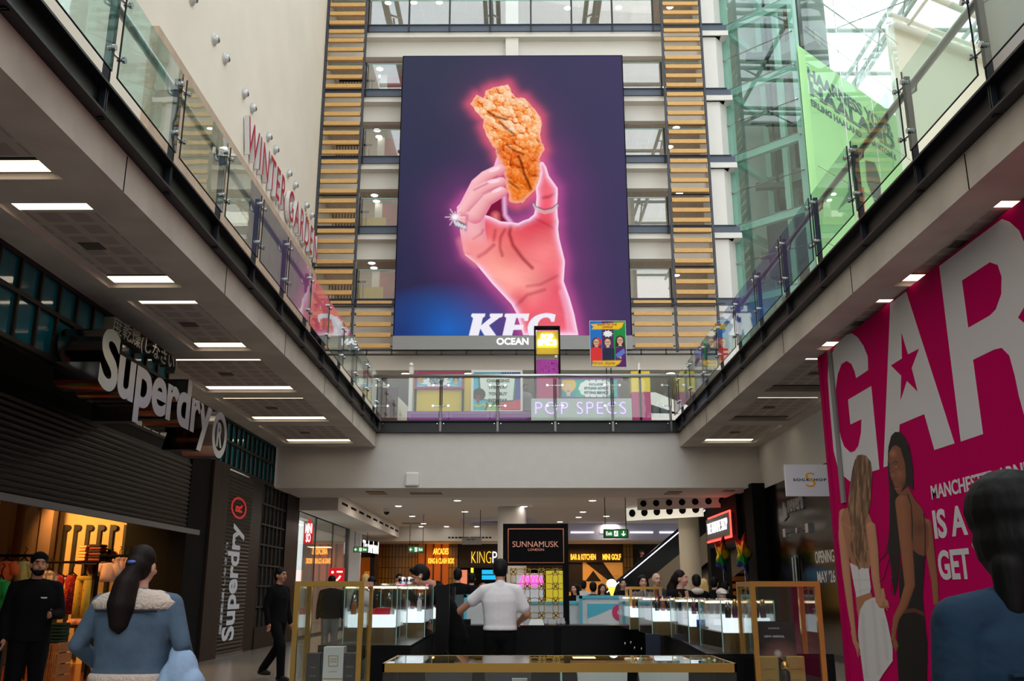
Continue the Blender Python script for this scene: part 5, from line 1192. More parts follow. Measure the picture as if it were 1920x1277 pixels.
# big comic poster
t, x0, x1, z0, z1 = board('poster_stand', 'large comic poster with green speech bubble about eyewear', 'poster', (886, 977, 697, 771), Yk+.35, white, white)
def comic_big(cv, w):
    cv.c[:] = C(60,176,206)[:3]; cv.poly([(w*.55, 1.1), (w*1.1, 1.1), (w*1.1, .1), (w*.75, .2)], C(62,66,150)); cv.poly([(0, 0), (w, 0), (w, .3), (w*.5, .2), (0, .14)], C(206,44,70)); cv.poly([(w*.2, 0), (w*.6, 0), (w*.5, .22), (w*.2, .2)], C(150,200,70))
    rs = np.random.RandomState(1)
    for i in range(14):
        for j in range(6): cv.blob(w*.35+i*w*.05, .93+j*.016-i*.004, .008, C(120,220,230), .9, .3)
    for i in range(14):
        for j in range(8): cv.blob(w*.55+i*w*.035, .03+j*.025+i*.006, .009, C(240,150,160), .9, .3)
    cv.poly([(w*.1, .9), (w*.9, .86), (w*.86, .25), (w*.5, .22), (w*.36, .06), (w*.42, .24), (w*.14, .3)], C(38,110,60)); cv.poly([(w*.14, .87), (w*.87, .83), (w*.83, .28), (w*.5, .25), (w*.44, .25), (w*.18, .33)], C(222,232,222))
    cv.blob(w*.13, .42, .17, C(52,40,30), 1, .1); face(cv, w*.11, .33, .085, (120,72,50), (52,40,30), (200,60,60)); cv.poly([(0, 0), (w*.26, 0), (w*.24, .14), (w*.12, .2), (0, .17)], C(40,186,176)); cv.line([(w*.02, .16), (w*.12, .12), (w*.22, .17)], .03, C(240,190,40)); cv.line([(w*.26, .02), (w*.3, .14), (w*.29, .2)], .05, C(120,72,50))
picture(t, (886, 977, 697, 771), Yk+.34, 180, 150, comic_big)
m = MB()
for i, s in enumerate(('CHANGING', 'THE WAY', 'YOU BUY', 'EYEWEAR')): put_text(m, s, ((x0+x1)/2+.03, Yk+.335, z1-.33-.2*i), 'cam', None, .1, .005, bold=.04, center=True)
m.build('lettering', mat('poster dark green ink', C(40,70,40), .5), t)
# tall yellow neon tower
t = thing('sign_tower', 'tall black framed tower with glowing yellow neon sign', 'sign', (.6, Yk, ZB)); x0, x1, z0, z1 = rect(1002, 1050, 611, 706, Yk)
MB().frame(x0, x1, ZB, z1, Yk, .05, .3).build('frame', black_matt, t)
xa, xb, za, zb = rect(1006, 1047, 614, 663, Yk); MB().box(xa, xb, Yk+.06, Yk+.2, za, zb-.1).build('yellow_box', mat('neon box yellow', C(204,172,32), .5, emit=.15), t)
xa, xb, z2, z3 = rect(1006, 1047, 674, 703, Yk)
def marble(cv, w):
    n = vnoise(cv.X, cv.Y, 3, 8)+.3*np.sin(cv.Y*9+cv.X*4); k = (np.abs((n*6) % 1-.5)*2)[..., None]; cv.c = np.array(C(206,90,190)[:3])*k+np.array(C(120,16,110)[:3])*(1-k)
picture(t, (1006, 1047, 674, 703), Yk+.05, 90, 60, marble, 'marbled_panel'); MB().box(xa, xb, Yk+.055, Yk+.25, ZB, z3).build('lower_box', pink, t)
m = MB(); put_text(m, 'POP', ((xa+xb)/2, Yk+.03, za+.42), 'cam', .36, .19, .03, bold=.06, center=True); put_text(m, 'SPECS', ((xa+xb)/2, Yk+.03, za+.25), 'cam', .56, .19, .03, bold=.06, center=True); m.build('neon_lettering', glow('yellow white neon', (1, .95, .55, 1), 5), t)
m = MB()
for dx in np.linspace(-.24, .24, 6): m.tube([((xa+xb)/2+dx-.05, Yk+.05, za+.22), ((xa+xb)/2+dx+.05, Yk+.05, za+.22)], .012, 6)
m.build('neon_halo_tube', glow('yellow neon', (1, .85, .02, 1), 4), t)
MB().ball(((xb-.06), Yk+.1, z3+.1), .06).build('bulb', white, t, smooth=True)
# portrait poster on a pole
t = thing('poster_stand', 'tall portrait poster of three office workers with glasses on a black stand', 'poster', (2.4, Yk+.3, ZB)); Yp = Yk+.3
x0, x1, z0, z1 = rect(1108, 1172, 602, 688, Yp); MB().box(x0-.015, x1+.015, Yp+.01, Yp+.04, z0-.015, z1+.015).build('backing', white, t)
def office(cv, w):
    cv.c[:] = C(20,112,196)[:3]; cv.poly([(w*.33, -.1), (w*.33, 1.1), (w*.66, 1.1), (w*.66, -.1)], C(74,40,100)); cv.poly([(w*.66, -.1), (w*.66, 1.1), (w*1.1, 1.1), (w*1.1, -.1)], C(24,138,66))
    n = vnoise(cv.X, cv.Y, 12, 2)
    cv.poly([(w*.03, .93), (w*.96, .97), (w*.9, .86), (w*.8, .82), (w*.05, .82), (w*.1, .87)], C(240,190,30), .03); burst(cv, w*.5, .72, w*.15, .08, 9, C(240,240,240))
    for x, y, r, sk, hr, lg in ((w*.17, .53, .075, (226,176,150), (90,46,30), True), (w*.49, .53, .078, (226,180,156), (70,44,34), False), (w*.84, .57, .078, (222,176,150), (60,36,28), True)): face(cv, x, y, r, sk, hr, (190,40,50), True, lg)
    cv.poly([(0, .1), (w*.32, .1), (w*.33, .38), (w*.22, .43), (w*.1, .43), (0, .38)], C(222,48,48)); cv.poly([(w*.33, .1), (w*.67, .1), (w*.67, .4), (w*.5, .42), (w*.34, .4)], C(30,36,64)); cv.poly([(w*.7, .0), (w, .0), (w, .42), (w*.84, .45), (w*.7, .4)], C(84,30,100)); cv.poly([(w*.7, .27), (w*.94, .4), (w*.98, .3), (w*.76, .18)], C(90,120,196)); cv.line([(w*.24, .47), (w*.3, .56), (w*.22, .62)], .04, C(222,48,48)); cv.blob(w*.84, .2, .035, C(222,176,150))
    cv.poly([(w*.02, .01), (w*.06, .13), (w*.86, .14), (w*.8, .07), (w*.66, .01)], C(240,190,30), .03)
picture(t, (1108, 1172, 602, 688), Yp, 160, 212, office)
m = MB(); xc = (x0+x1)/2
put_text(m, 'BACK TO THE', (xc-.01, Yp-.001, z1-.14), 'cam', .56*(x1-x0), .055, .004, bold=.02, shear=.3, center=True); put_text(m, 'OFFICE', (xc, Yp-.001, z1-.22), 'cam', .3*(x1-x0), .055, .004, bold=.02, shear=.3, center=True); m.build('lettering', mat('poster red ink', C(150,24,24), .5), t)
m = MB(); put_text(m, 'With Style', (x0+.06, Yp-.001, z0+.06), 'cam', .62*(x1-x0), .1, .004, bold=.0, shear=.35); m.build('script_lettering', mat('poster purple ink', C(110,40,120), .5), t)
for dx in (-.07, .07): MB().box(xc-dx-.012, xc-dx+.012, Yp+.04, Yp+.065, ZB, z0+.3).build('pole', black_matt, t)
MB().box(xc-.25, xc+.25, Yp-.1, Yp+.09, ZB, ZB+.03).build('foot', black_matt, t)
# teal comic board and POP SPECS neon
t, x0, x1, z0, z1 = board('poster_board', 'teal comic board about styling advice in purple frame', 'poster', (1052, 1158, 711, 746), Yk+.4, pur, pur)
def comic_teal(cv, w):
    cv.c[:] = C(44,172,156)[:3]; cv.poly([(0, 0), (w*.25, 0), (w*.25, 1), (0, 1)], C(60,150,170)); cv.blob(w*.13, .7, .42, C(236,190,80), 1, .1); face(cv, w*.13, .5, .26, (230,190,160), (236,190,80), (200,50,60), False)
    for i in range(14): cv.blob(w*.62+w*.26*math.cos(i*.45), .5+.4*math.sin(i*.45), .16, C(238,240,238), 1, .1)
    cv.poly([(w*.38, .15), (w*.86, .15), (w*.86, .85), (w*.38, .85)], C(238,240,238))
picture(t, (1052, 1158, 711, 746), Yk+.39, 200, 66, comic_teal)
m = MB(); xc = x0+.62*(x1-x0)
put_text(m, 'INCLUDES', (xc, Yk+.385, z0+.66*(z1-z0)), 'cam', None, .07, .004, bold=.03, center=True); put_text(m, 'STYLING ADVICE', (xc, Yk+.385, z0+.44*(z1-z0)), 'cam', .72, .08, .004, bold=.05, center=True); put_text(m, 'FITTING SERVICE', (xc, Yk+.385, z0+.2*(z1-z0)), 'cam', .72, .08, .004, bold=.05, center=True); m.build('lettering', mat('poster teal ink', C(20,90,110), .5), t)
t, x0, x1, z0, z1 = board('counter', 'pale counter front with purple neon letters of the pop-up shop', 'counter', (996, 1184, 747, 787), Yk-.8, mat('frosted panel', C(190,198,190), .3), legs=False, th=.05)
MB().box(x0, x1, Yk-.8, Yk-.75, ZB, z0).box(x0, x1, Yk-.75, Yk-.15, z1-.03, z1).build('body', mat('frosted panel', C(190,198,190), .3), t)
m = MB(); a = P(1004, 776, Y=Yk-.81); b = P(1173, 754, Y=Yk-.81); L = text_geo('POP SPECS', .02, -.012, 0, 4, 1.15)
put_text(m, 'POP SPECS', (a.x, Yk-.801, a.z), 'cam', b.x-a.x, b.z-a.z, .02, bold=-.028, space=1.15); m.build('neon_lettering', glow('violet neon', (.42, .22, 1, 1), 3.2), t)
for px, nm in ((1196, 'front'), (1222, 'back')):
    pass
t = thing('display_tower', 'square tower yellow above and magenta below at right of the pop-up shop', 'display tower', (3.4, Yk, ZB)); x0, x1, z0, z1 = rect(1186, 1218, 696, 786, Yk); zm = P(1200, 735, Y=Yk).z
MB().box(x0, x1, Yk, Yk+.4, zm, z1).build('upper_box', yel, t); MB().box(x0, x1, Yk, Yk+.4, ZB, zm).build('lower_box', pink, t); xm = P(1201, 740, Y=Yk-.03).x; MB().box(xm-.03, xm+.03, Yk-.03, Yk, ZB, z1+.04).build('pole', black_matt, t); MB().box(xm-.03, xm+.03, Yk+.1, Yk+.13, z1, z1+.28).build('price_card', white, t)
t, x0, x1, z0, z1 = board('display_tower', 'white panel edge with purple base at left end of the pop-up shop', 'display panel', (765, 774, 687, 775), Yk+.32, white, legs=False, th=.36); MB().ball(((x0+x1)/2, Yk+.35, z1+.05), .07).build('finial', white, t, smooth=True); MB().box(x0, x1, Yk+.321, Yk+.67, ZB, z0).build('base', pur, t)
# stair behind, left, and shop worker
st = thing('stair_wall', 'cream stair wall behind the pop-up shop, left', 'stair', (-3.6, 30, ZB))
MB().prism([(-7.5, ZB), (-2.6, ZB), (-2.6, ZB+.4), (-5.2, ZB+3.0), (-7.5, ZB+3.0)], (0, 31, 0), (1,0,0), (0,0,1), (0,-1,0), .2).build('stringer', mat('stair cream', C(206,196,180), .7), st)
MB().box(-4.6, -3.9, 29.6, 29.7, ZB, ZB+1.9).build('dark_door', mat('dark red door', C(70,30,34), .5), st)
t = thing('sloping_ceiling_panel', 'white sloping panels right of the pop-up tower', 'panel', (5, 30, ZB))
MB().prism([(3.9, ZB), (6.2, ZB+.9), (4.4, ZB+1.5), (3.9, ZB+1.0)], (0, 30.5, 0), (1,0,0), (0,0,1), (0,-1,0), .1).build('lower_panel', white, t); MB().prism([(3.9, ZB+1.2), (6.4, ZB+1.15), (4.6, ZB+1.9), (3.9, ZB+1.9)], (0, 30.5, 0), (1,0,0), (0,0,1), (0,-1,0), .1).build('upper_panel', white, t)
struct(MB().lathe((P(960, 690, Y=YF+1.2).x, YF+1.2, ZB), [(.44, 0), (.44, 5.4)], 24).build('column_bridge', white, smooth=True))
# ================================================================ the lower mall beyond the bridge
# far wall with bar fronts
YW = 46.0
gold_tile = brickmat('gold wall tiles', C(150,112,34), C(132,96,26), C(70,50,14), .16, .5, .02, 'xz', .25)
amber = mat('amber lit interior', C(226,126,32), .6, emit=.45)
dark_front = mat('dark bar front', C(44,32,26), .5)
struct(MB().box(-14, 22, YW+.3, YW+.6, 0, 4.3).build('wall_rear', mat('rear wall dark', C(52,42,36), .7)))
struct(MB().box(-14, -13.7, 40.2, YW+.3, 0, 4.3).box(21.7, 22, 28, YW+.3, 0, 4.3).box(6.6+.3, 21.7, 27.7, 28, 0, 4.6).box(-14, -11, 40, 40.2, 0, 4.3).build('wall_side_rear', mat('rear wall dark', C(52,42,36), .7)))
struct(MB().box(-14, -6.63, 40.2, 55, 4.25, 4.6).build('ceiling_rear_left', white))
# white bulkhead with slot vents over the bar fronts, stepped round the void
bk = MB().box(-8.5, 22, 43.2, YW+.3, 3.62, 4.25)
vs = MB()
for px in (840, 862, 884, 1068, 1105, 1140, 1180): 
    q = P(px, 1021, Y=43.19)
    for k in range(6): vs.box(q.x+k*.16, q.x+k*.16+.1, 43.17, 43.2, 3.74, 3.8)
struct(bk.build('trim_40', white)); struct(vs.build('trim_41', black_matt))
bl_ = MB().box(-6.63, -5.4, 28.2, 43, 3.75, 4.26)
for k in range(9):
    for j in range(5): bl_.box(-5.4, -5.38, 28.8+k*1.6+j*.2, 28.92+k*1.6+j*.2, 3.98, 4.05, 1)
struct(bl_.build('trim_42', [white, black_matt]))
def front(px0, px1, m, label, name='bar_front', z=3.62, y=YW):
    a = P(px0, 1080, Y=y).x; b = P(px1, 1080, Y=y).x; t = thing(name, label, 'shop front', ((a+b)/2, y, 0))
    return t, a, b
t, a, b = front(700, 782, None, 'gold tiled wall beside the amber bar windows', 'tiled_wall'); MB().box(a, b, YW-.1, YW+.28, 0, 3.62).build('tiles', gold_tile, t)
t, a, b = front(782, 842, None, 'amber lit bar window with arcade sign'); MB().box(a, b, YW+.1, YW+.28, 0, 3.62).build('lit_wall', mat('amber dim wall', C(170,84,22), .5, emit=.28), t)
fr = MB()
for k in range(5): x = a+(b-a)*k/4; fr.box(x-.03, x+.03, YW-.02, YW+.08, 0, 3.62)
fr.build('mullions', dark_front, t)
amb_neon = glow('amber neon', (1, .36, .03, 1), 2.6)
m = MB(); c = P(812, 1040, Y=YW-.1); put_text(m, 'ARCADES', (c.x, YW-.12, c.z), 'cam', .75, .3, .05, bold=.03); c = P(803, 1053, Y=YW-.1); put_text(m, 'KING & CLASH BOX', (c.x, YW-.12, c.z-.1), 'cam', 1.25, .26, .05, bold=.03); m.build('neon_lettering', amb_neon, t)
t, a, b = front(842, 1066, None, 'dark bowling bar front with neon KINGPINS sign'); MB().box(a, b, YW, YW+.28, 2.5, 3.62).build('fascia', dark_front, t)
MB().box(a, a+.4, YW-.1, YW+.28, 0, 3.62).build('gold_pier', gold_tile, t); MB().box(a+.4, b, YW+.2, YW+.28, 0, 2.5).build('dark_recess', black_matt, t)
q = P(866, 1072, Y=YW); MB().box(q.x-.25, q.x+.25, YW+.1, YW+.2, .6, 2.4).build('lit_poster', mat('lit poster', C(226,140,110), .5, emit=.6), t); q = P(885, 1072, Y=YW); MB().box(q.x-.06, q.x+.06, YW+.1, YW+.2, .6, 2.5).build('yellow_strip', glow('yellow light strip', (1, .75, .05, 1), 1.5), t)
q = P(921, 1073, Y=YW); MB().box(q.x-.45, q.x+.25, YW+.05, YW+.15, 1.95, 2.15).box(q.x-.45, q.x+.25, YW+.05, YW+.15, 2.2, 2.4).build('blue_screen', glow('blue screen', (.02, .45, .8, 1), 1.2), t)
m = MB(); c = P(884, 1056, Y=YW-.05); e = P(921, 1034, Y=YW-.05); put_text(m, 'KING', (c.x, YW-.06, c.z), 'cam', e.x-c.x, e.z-c.z, .05, bold=-.02); m.build('neon_lettering', glow('king yellow neon', (1, .56, .05, 1), 1.6), t)
m = MB(); put_text(m, 'PINS', (e.x+.06, YW-.06, c.z), 'cam', 1.0, e.z-c.z, .05, bold=0); m.build('white_lettering', glow('sign white', (1, 1, 1, 1), 1.2), t)
t, a, b = front(1066, 1185, None, 'amber lit bar front with neon food and golf signs'); MB().box(a, b, YW, YW+.28, 2.75, 3.62).build('fascia', dark_front, t)
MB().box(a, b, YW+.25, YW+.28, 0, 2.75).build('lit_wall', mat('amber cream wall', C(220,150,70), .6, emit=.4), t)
m = MB()
for pts in ([(1095,1052),(1130,1052),(1160,1095),(1150,1095)], [(1066,1052),(1093,1052),(1093,1110),(1066,1110)], [(1098,1090),(1113,1070),(1128,1090)]):
    m.prism([(P(x, y, Y=YW).x, P(x, y, Y=YW).z) for x, y in pts], (0, YW+.24, 0), (1,0,0), (0,0,1), (0,-1,0), .04)
m.build('dark_panels', dark_front, t); q = P(1178, 1072, Y=YW); MB().box(q.x-.25, q.x+.25, YW-.1, YW+.2, 0, 3.62).build('gold_pier', gold_tile, t)
m = MB(); c = P(1070, 1050, Y=YW-.05); e = P(1117, 1042, Y=YW-.05); put_text(m, 'BAR & KITCHEN', (c.x, YW-.06, c.z), 'cam', e.x-c.x, .28, .05, bold=.03); c = P(1130, 1050, Y=YW-.05); e = P(1164, 1042, Y=YW-.05); put_text(m, 'MINI GOLF', (c.x, YW-.06, c.z), 'cam', e.x-c.x, .28, .05, bold=.03); m.build('neon_lettering', amb_neon, t)
# amber shop at far left
t = thing('amber_shop', 'amber lit shop front beyond the variety shop glass', 'shop front', (-7.4, 41, 0)); a = P(664, 1080, Y=43.5).x; b = P(702, 1080, Y=43.5).x
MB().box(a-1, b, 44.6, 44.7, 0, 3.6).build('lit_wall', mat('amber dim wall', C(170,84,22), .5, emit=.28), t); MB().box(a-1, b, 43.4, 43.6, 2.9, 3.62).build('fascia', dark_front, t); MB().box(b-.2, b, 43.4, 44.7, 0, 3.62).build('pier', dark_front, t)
q = P(688, 1070, Y=44); MB().box(q.x-.15, q.x+.35, 44.2, 44.3, .3, 2.3).build('poster', amber, t)
m = MB(); c = P(680, 1035, Y=40); e = P(705, 1010, Y=40); put_text(m, 'Timberland', (c.x, 40, c.z), (Vector((.9,.4,-.12)).normalized(), (0,0,1), (0,-1,0)), e.x-c.x+.15, .5, .06, bold=.04); o = m.build('shop_name', glow('sign white', (1, 1, 1, 1), 1.2)); tag(o, 'white lit shop name lettering above the amber shop at far left', 'sign lettering')
# columns
struct(MB().lathe((P(960, 1000, Y=33).x, 33, 0), [(.50, 0), (.50, 4.25)], 28).build('column_1', white, smooth=True)); struct(MB().lathe((P(1292, 1000, Y=33).x, 33, 0), [(.36, 0), (.36, 4.25)], 28).build('column_2', mat('column cream', C(222,212,190), .6), smooth=True))
# downlights in the lower ceiling
dl = [(632.7,938),(747,949),(773,968),(794,982),(857.5,938.7),(871.7,959.6),(882.6,975.5),(847.5,996.8),(819,1007),(900.6,998),(982.7,949.9),(1050,978.5),(1085,970),(1093,960),(1111,938.7),(1137,968),(1194,967),(1104.9,982.6),(1221,950),(1320,960),(1366.4,938.7)]
for i, (x, y) in enumerate(sorted(dl)):
    q = P(x, y, Z=4.24); nr = 'near row' if y < 952 else 'middle row' if y < 975 else 'far row'
    downlight(q.x, min(q.y, 42.8), 4.25, f'round downlight in the lower mall ceiling, number {i+1} from left, {nr}', 'downlights in the lower mall ceiling', .11)
def area(name, loc, e, size, col=(1, .87, .72), size_y=None):
    l = bpy.data.lights.new(name, 'AREA'); l.energy = e; l.size = size; l.color = col
    if size_y: l.shape = 'RECTANGLE'; l.size_y = size_y
    o = bpy.data.objects.new(name, l); COL.objects.link(o); o.location = loc; return o
for x in (-4, 0, 4):
    for y in (30.5, 36, 41): area('mall_downlight', (x, y, 4.2), 42, .5)
area('bar_glow', (-4, 44.5, 3.4), 40, 1, (1, .55, .15)); area('bar_glow', (3, 44.5, 3.4), 40, 1, (1, .55, .15)); area('variety_light', (-8.6, 33, 4.0), 120, 1.5, (1, .98, .95), 6); area('perfume_light', (6.95, 29, 2.7), 16, .6, (1, .9, .8), 2)
# ceiling fittings
def vent(px, py, wx, wy, z, label, m=mat('vent grey', C(150,140,130), .7)):
    q = P(px, py, Z=z); o = MB().box(q.x-wx/2, q.x+wx/2, q.y-wy/2, q.y+wy/2, z-.02, z).build('ceiling_vent', m); tag(o, label, 'vent', 'vents in the lower ceiling')
vent(706, 924, .5, .8, Z_CEIL, 'slanted brass slot vent under the bridge beam, left', mat('brass slot', C(130,104,60), .4, .5)); vent(799, 925, .9, .4, Z_CEIL, 'grey vent under the bridge beam, second from left'); vent(1262, 924, .4, .8, Z_CEIL, 'slot vent under the bridge beam, right of centre'); vent(1366, 920, .3, .3, Z_CEIL, 'round grey vent under the bridge beam, far right')
vent(772, 981, .8, .5, 4.25, 'grey vent in the lower mall ceiling, left'); vent(1222, 939, .7, .4, 4.25, 'grey vent in the lower mall ceiling, right')
for i, (x, y) in enumerate(((725, 956), (895, 997), (1220, 955))):
    q = P(x, y, Z=4.2); t = thing('security_camera', f'small dome camera on the lower mall ceiling, {ORD[i]} from left', 'camera', (q.x, q.y, 4.05), 'dome cameras on the lower ceiling'); MB().lathe((q.x, q.y, 4.13), [(.12, 0), (.12, .12)], 12).build('mount', white, t); MB().ball((q.x, q.y, 4.12), .1).build('dome', black, t, smooth=True)
q = P(773, 899, Y=YB); t = thing('wireless_unit', 'white square wireless unit on the bridge beam face', 'wireless unit', (q.x, YB-.06, q.z)); MB().box(q.x-.19, q.x+.19, YB-.09, YB, q.z-.19, q.z+.19).build('case', white, t, bevel=.05)
# hanging signs
sg = mat('exit sign green', C(18,128,54), .4, emit=.55); sw_ = glow('sign white', (1, 1, 1, 1), 1.2)
def exit_sign(px0, px1, py0, py1, Y, label, order):
    a = P(px0, py1, Y=Y); b = P(px1, py0, Y=Y); w, h = b.x-a.x, b.z-a.z; t = thing('exit_sign', label, 'exit sign', ((a.x+b.x)/2, Y, a.z))
    MB().box(a.x, b.x, Y, Y+.1, a.z, b.z).build('box', mat('sign case', C(112,96,84), .5), t); MB().box(a.x+w*.06, b.x-w*.06, Y-.01, Y, a.z+h*.14, b.z-h*.14).build('panel', sg, t)
    m = MB(); put_text(m, 'Exit', (a.x+w*(.1 if order > 0 else .68), Y-.012, a.z+h*.3), 'cam', w*.24, h*.42, .006, bold=.02)
    xa = a.x+w*(.8 if order > 0 else .16); zc = a.z+h*.5
    if order > 0: m.prism([(xa-.02*w, zc+h*.28), (xa+.02*w, zc+h*.28), (xa+.02*w, zc-.05*h), (xa+.08*w, zc), (xa+.08*w, zc-.1*h), (xa, zc-h*.3), (xa-.08*w, zc-.1*h), (xa-.08*w, zc), (xa-.02*w, zc-.05*h)], (0, Y-.012, 0), (1,0,0), (0,0,1), (0,-1,0), .004)
    else: m.prism([(xa-.08*w, zc), (xa, zc+h*.26), (xa+.03*w, zc+h*.2), (xa-.02*w, zc+h*.06), (xa+.1*w, zc+h*.06), (xa+.1*w, zc-h*.06), (xa-.02*w, zc-h*.06), (xa+.03*w, zc-h*.2), (xa, zc-h*.26)], (0, Y-.012, 0), (1,0,0), (0,0,1), (0,-1,0), .004)
    x = a.x+w*.5; m.box(x-.08*w, x+.08*w, Y-.014, Y-.012, zc-h*.3, zc+h*.3); m.build('lettering', sw_, t)
    g = MB().ball((x+.02*w, Y-.016, zc+h*.2), (.02*w, .004, .05*h), 8, 6).bar((x, Y-.018, zc+h*.13), (x-.02*w, Y-.018, zc-h*.05), .03*w, .004, up=(0,1,0)).bar((x-.02*w, Y-.018, zc-.05*h), (x-.06*w, Y-.018, zc-h*.22), .02*w, .004, up=(0,1,0)).bar((x-.02*w, Y-.018, zc-.05*h), (x+.05*w, Y-.018, zc-h*.14), .02*w, .004, up=(0,1,0)).bar((x, Y-.018, zc+.1*h), (x+.06*w, Y-.018, zc+h*.04), .016*w, .004, up=(0,1,0)); g.build('running_figure', sg, t)
    for k in (.08, .92): MB().tube([(a.x+w*k, Y+.05, b.z), (a.x+w*k, Y+.05, 4.25)], .012, 6).build('rod', black_matt, t)
exit_sign(1132, 1178, 992, 1009, 29.0, 'green Exit sign with down arrow hanging right of the perfume kiosk sign', 1)
exit_sign(765, 795, 1024, 1037, 36.0, 'green Exit sign with left arrow hanging above the man leaning on glass', -1)
exit_sign(662, 690, 1025, 1036, 39.0, 'green Exit sign at far left beside the white shop name', -1)
a = P(866, 1021, Y=34); b = P(903, 1008, Y=34); t = thing('hanging_sign', 'grey hanging wayfinding sign left of the white column', 'sign', ((a.x+b.x)/2, 34, a.z)); MB().box(a.x, b.x, 34, 34.08, a.z, b.z).build('panel', mat('sign silver', C(150,146,140), .35, .4), t)
m = MB(); put_text(m, 'Upper Mall', (a.x+.16, 34, a.z+.13), 'cam', .3, .08, .004, bold=.02); m.build('lettering', mat('sign ink', C(60,62,66), .5), t)
for x in (a.x+.05, b.x-.05): MB().tube([(x, 34.04, b.z), (x, 34.04, 4.25)], .012, 6).build('rod', black_matt, t)
# coves
cv_ = MB().lathe((P(935, 1000, Y=39).x, 39, 4.12), [(1.6, .13), (1.6, .0), (1.3, -.02), (1.25, .13)], 36); o = cv_.build('ceiling_disc', mat('cove white', C(206,204,220), .6), smooth=False); tag(o, 'round white ceiling disc with lit rim behind the white column', 'ceiling disc')
t = thing('lit_cove', 'white ceiling cove with violet lit slots above the bar signs', 'ceiling cove', (5, 40, 3.6)); a = P(1066, 1013, Y=41); b = P(1275, 1013, Y=41)
MB().box(a.x-.3, b.x, 41, 41.2, 3.55, 4.24).build('band', mat('cove white', C(206,204,220), .6), t)
for k in range(4): x = a.x+.1+k*1.28; MB().box(x, x+1.0, 40.97, 41.0, 3.84, 3.9).build('light_slot', glow('violet white slot', (.75, .72, 1, 1), 2.2), t)
# escalator well: lit ring beams with round holes
t = thing('well_edge', 'lit white ceiling edge with round holes over the escalators', 'ceiling edge', (5, 34, 4.0))
def holed(pa, pb, z0, z1, nh, name, m):
    pa, pb = Vector(pa), Vector(pb); d = (pb-pa); L = d.length; d = d/L; n = Vector((d.y, -d.x, 0)); mb = MB().bar(pa+Vector((0,0,(z0+z1)/2)), pb+Vector((0,0,(z0+z1)/2)), .06, z1-z0)
    mb.build(name, m, t)
    for i in range(nh):
        c = pa+d*L*(i+.5)/nh+Vector((0,0,(z0+z1)/2+.03)); MB().tube([c+n*.045, c-n*.045], (z1-z0)*.3, 14).build('round_hole', black_matt, t)
holed((P(1176, 985, Y=33).x, 33, 0), (P(1320, 990, Y=31).x, 31, 0), 3.78, 4.22, 6, 'edge_beam', mat('lit edge', C(240,238,220), .5, emit=.55))
holed((P(1196, 970, Y=30).x, 30, 0), (6.5, 28.9, 0), 3.9, 4.24, 7, 'edge_beam', white)
# escalators
def escalator(B, L, label, group, steps_m):
    B = Vector(B); D = Vector((.66, -.75, 0)).normalized(); S = Vector((D.y, -D.x, 0)); up = Vector((0, 0, 1)); sl = math.tan(math.radians(30)); t = thing('escalator', label, 'escalator', tuple(B), group)
    p = lambda s, side, z: B+D*s+S*side+up*(s*sl+z)
    st = MB(); n = int(L/.4)
    for i in range(n): q = [p(i*.4, -.5, 0)*1, p(i*.4, .5, 0), p((i+1)*.4, .5, -.4*sl), p((i+1)*.4, -.5, -.4*sl)]; q = [Vector((a.x, a.y, B.z+i*.4*sl+dz)) for a in q[:4] for dz in (0,)]; q2 = [a+up*(-.5) for a in q]; st.add(q+q2, [(0,1,2,3), (7,6,5,4), (0,4,5,1), (1,5,6,2), (2,6,7,3), (3,7,4,0)])
    st.build('steps', steps_m, t)
    for s in (-.62, .62):
        f = MB(); f.add([p(-.6, s, .1), p(L, s, .1), p(L, s, 1.0), p(-.6, s, 1.0), p(-.6, s*1.03, .1), p(L, s*1.03, .1), p(L, s*1.03, 1.0), p(-.6, s*1.03, 1.0)], [(0,1,2,3), (7,6,5,4), (0,4,5,1), (1,5,6,2), (2,6,7,3), (3,7,4,0)]); f.build('balustrade', mat('dark escalator glass', C(30,32,36), .08, .2), t)
        MB().tube([p(-.7, s, .8), p(-.6, s, 1.03), p(L, s, 1.03)], .05, 8).build('handrail', black, t, smooth=True)
        MB().tube([p(-.5, s, .93), p(L, s, .93)], .03, 6).build('light_strip', glow('cool light strip', (.82, .8, 1, 1), 2.4), t)
        f = MB(); k = 1.06 if s > 0 else 1.06; f.add([p(-.6, s*k, -.9), p(L, s*k, -.9), p(L, s*k, .12), p(-.6, s*k, .12), p(-.6, s*k*1.06, -.9), p(L, s*k*1.06, -.9), p(L, s*k*1.06, .12), p(-.6, s*k*1.06, .12)], [(0,1,2,3), (7,6,5,4), (0,4,5,1), (1,5,6,2), (2,6,7,3), (3,7,4,0)]); f.build('side_panel', mat('brushed cladding', C(150,136,120), .35, .8), t)
    return p
e1 = escalator((P(1150, 1095, Y=38.2).x, 38.2, .3), 6.4, 'left escalator rising to the right beyond the food kiosk', 'escalators', mat('escalator steps', C(40,40,44), .5, .5))
e2 = escalator((P(1222, 1095, Y=37.2).x, 37.2, .3), 6.4, 'right escalator passing behind the cream column', 'escalators', mat('escalator steps', C(40,40,44), .5, .5))
t = thing('timber_kiosk', 'wood slatted kiosk behind the perfume shop corner', 'kiosk', (7.2, 36, 0)); a = P(1330, 1080, Y=34); 
for k in range(9): MB().box(a.x, a.x+1.4, 34, 34.05, .2+k*.26, .36+k*.26).build('slat', mat('kiosk timber', C(150,100,54), .6), t)
MB().box(a.x, a.x+1.4, 34.05, 34.2, 0, 2.6).build('backing', black_matt, t); q = P(1362, 1085, Y=33.9); MB().box(q.x-.12, q.x+.12, 33.85, 33.95, 1.2, 2.3).build('lit_panel', glow('yellow red panel', (1, .45, .08, 1), 1.6), t)
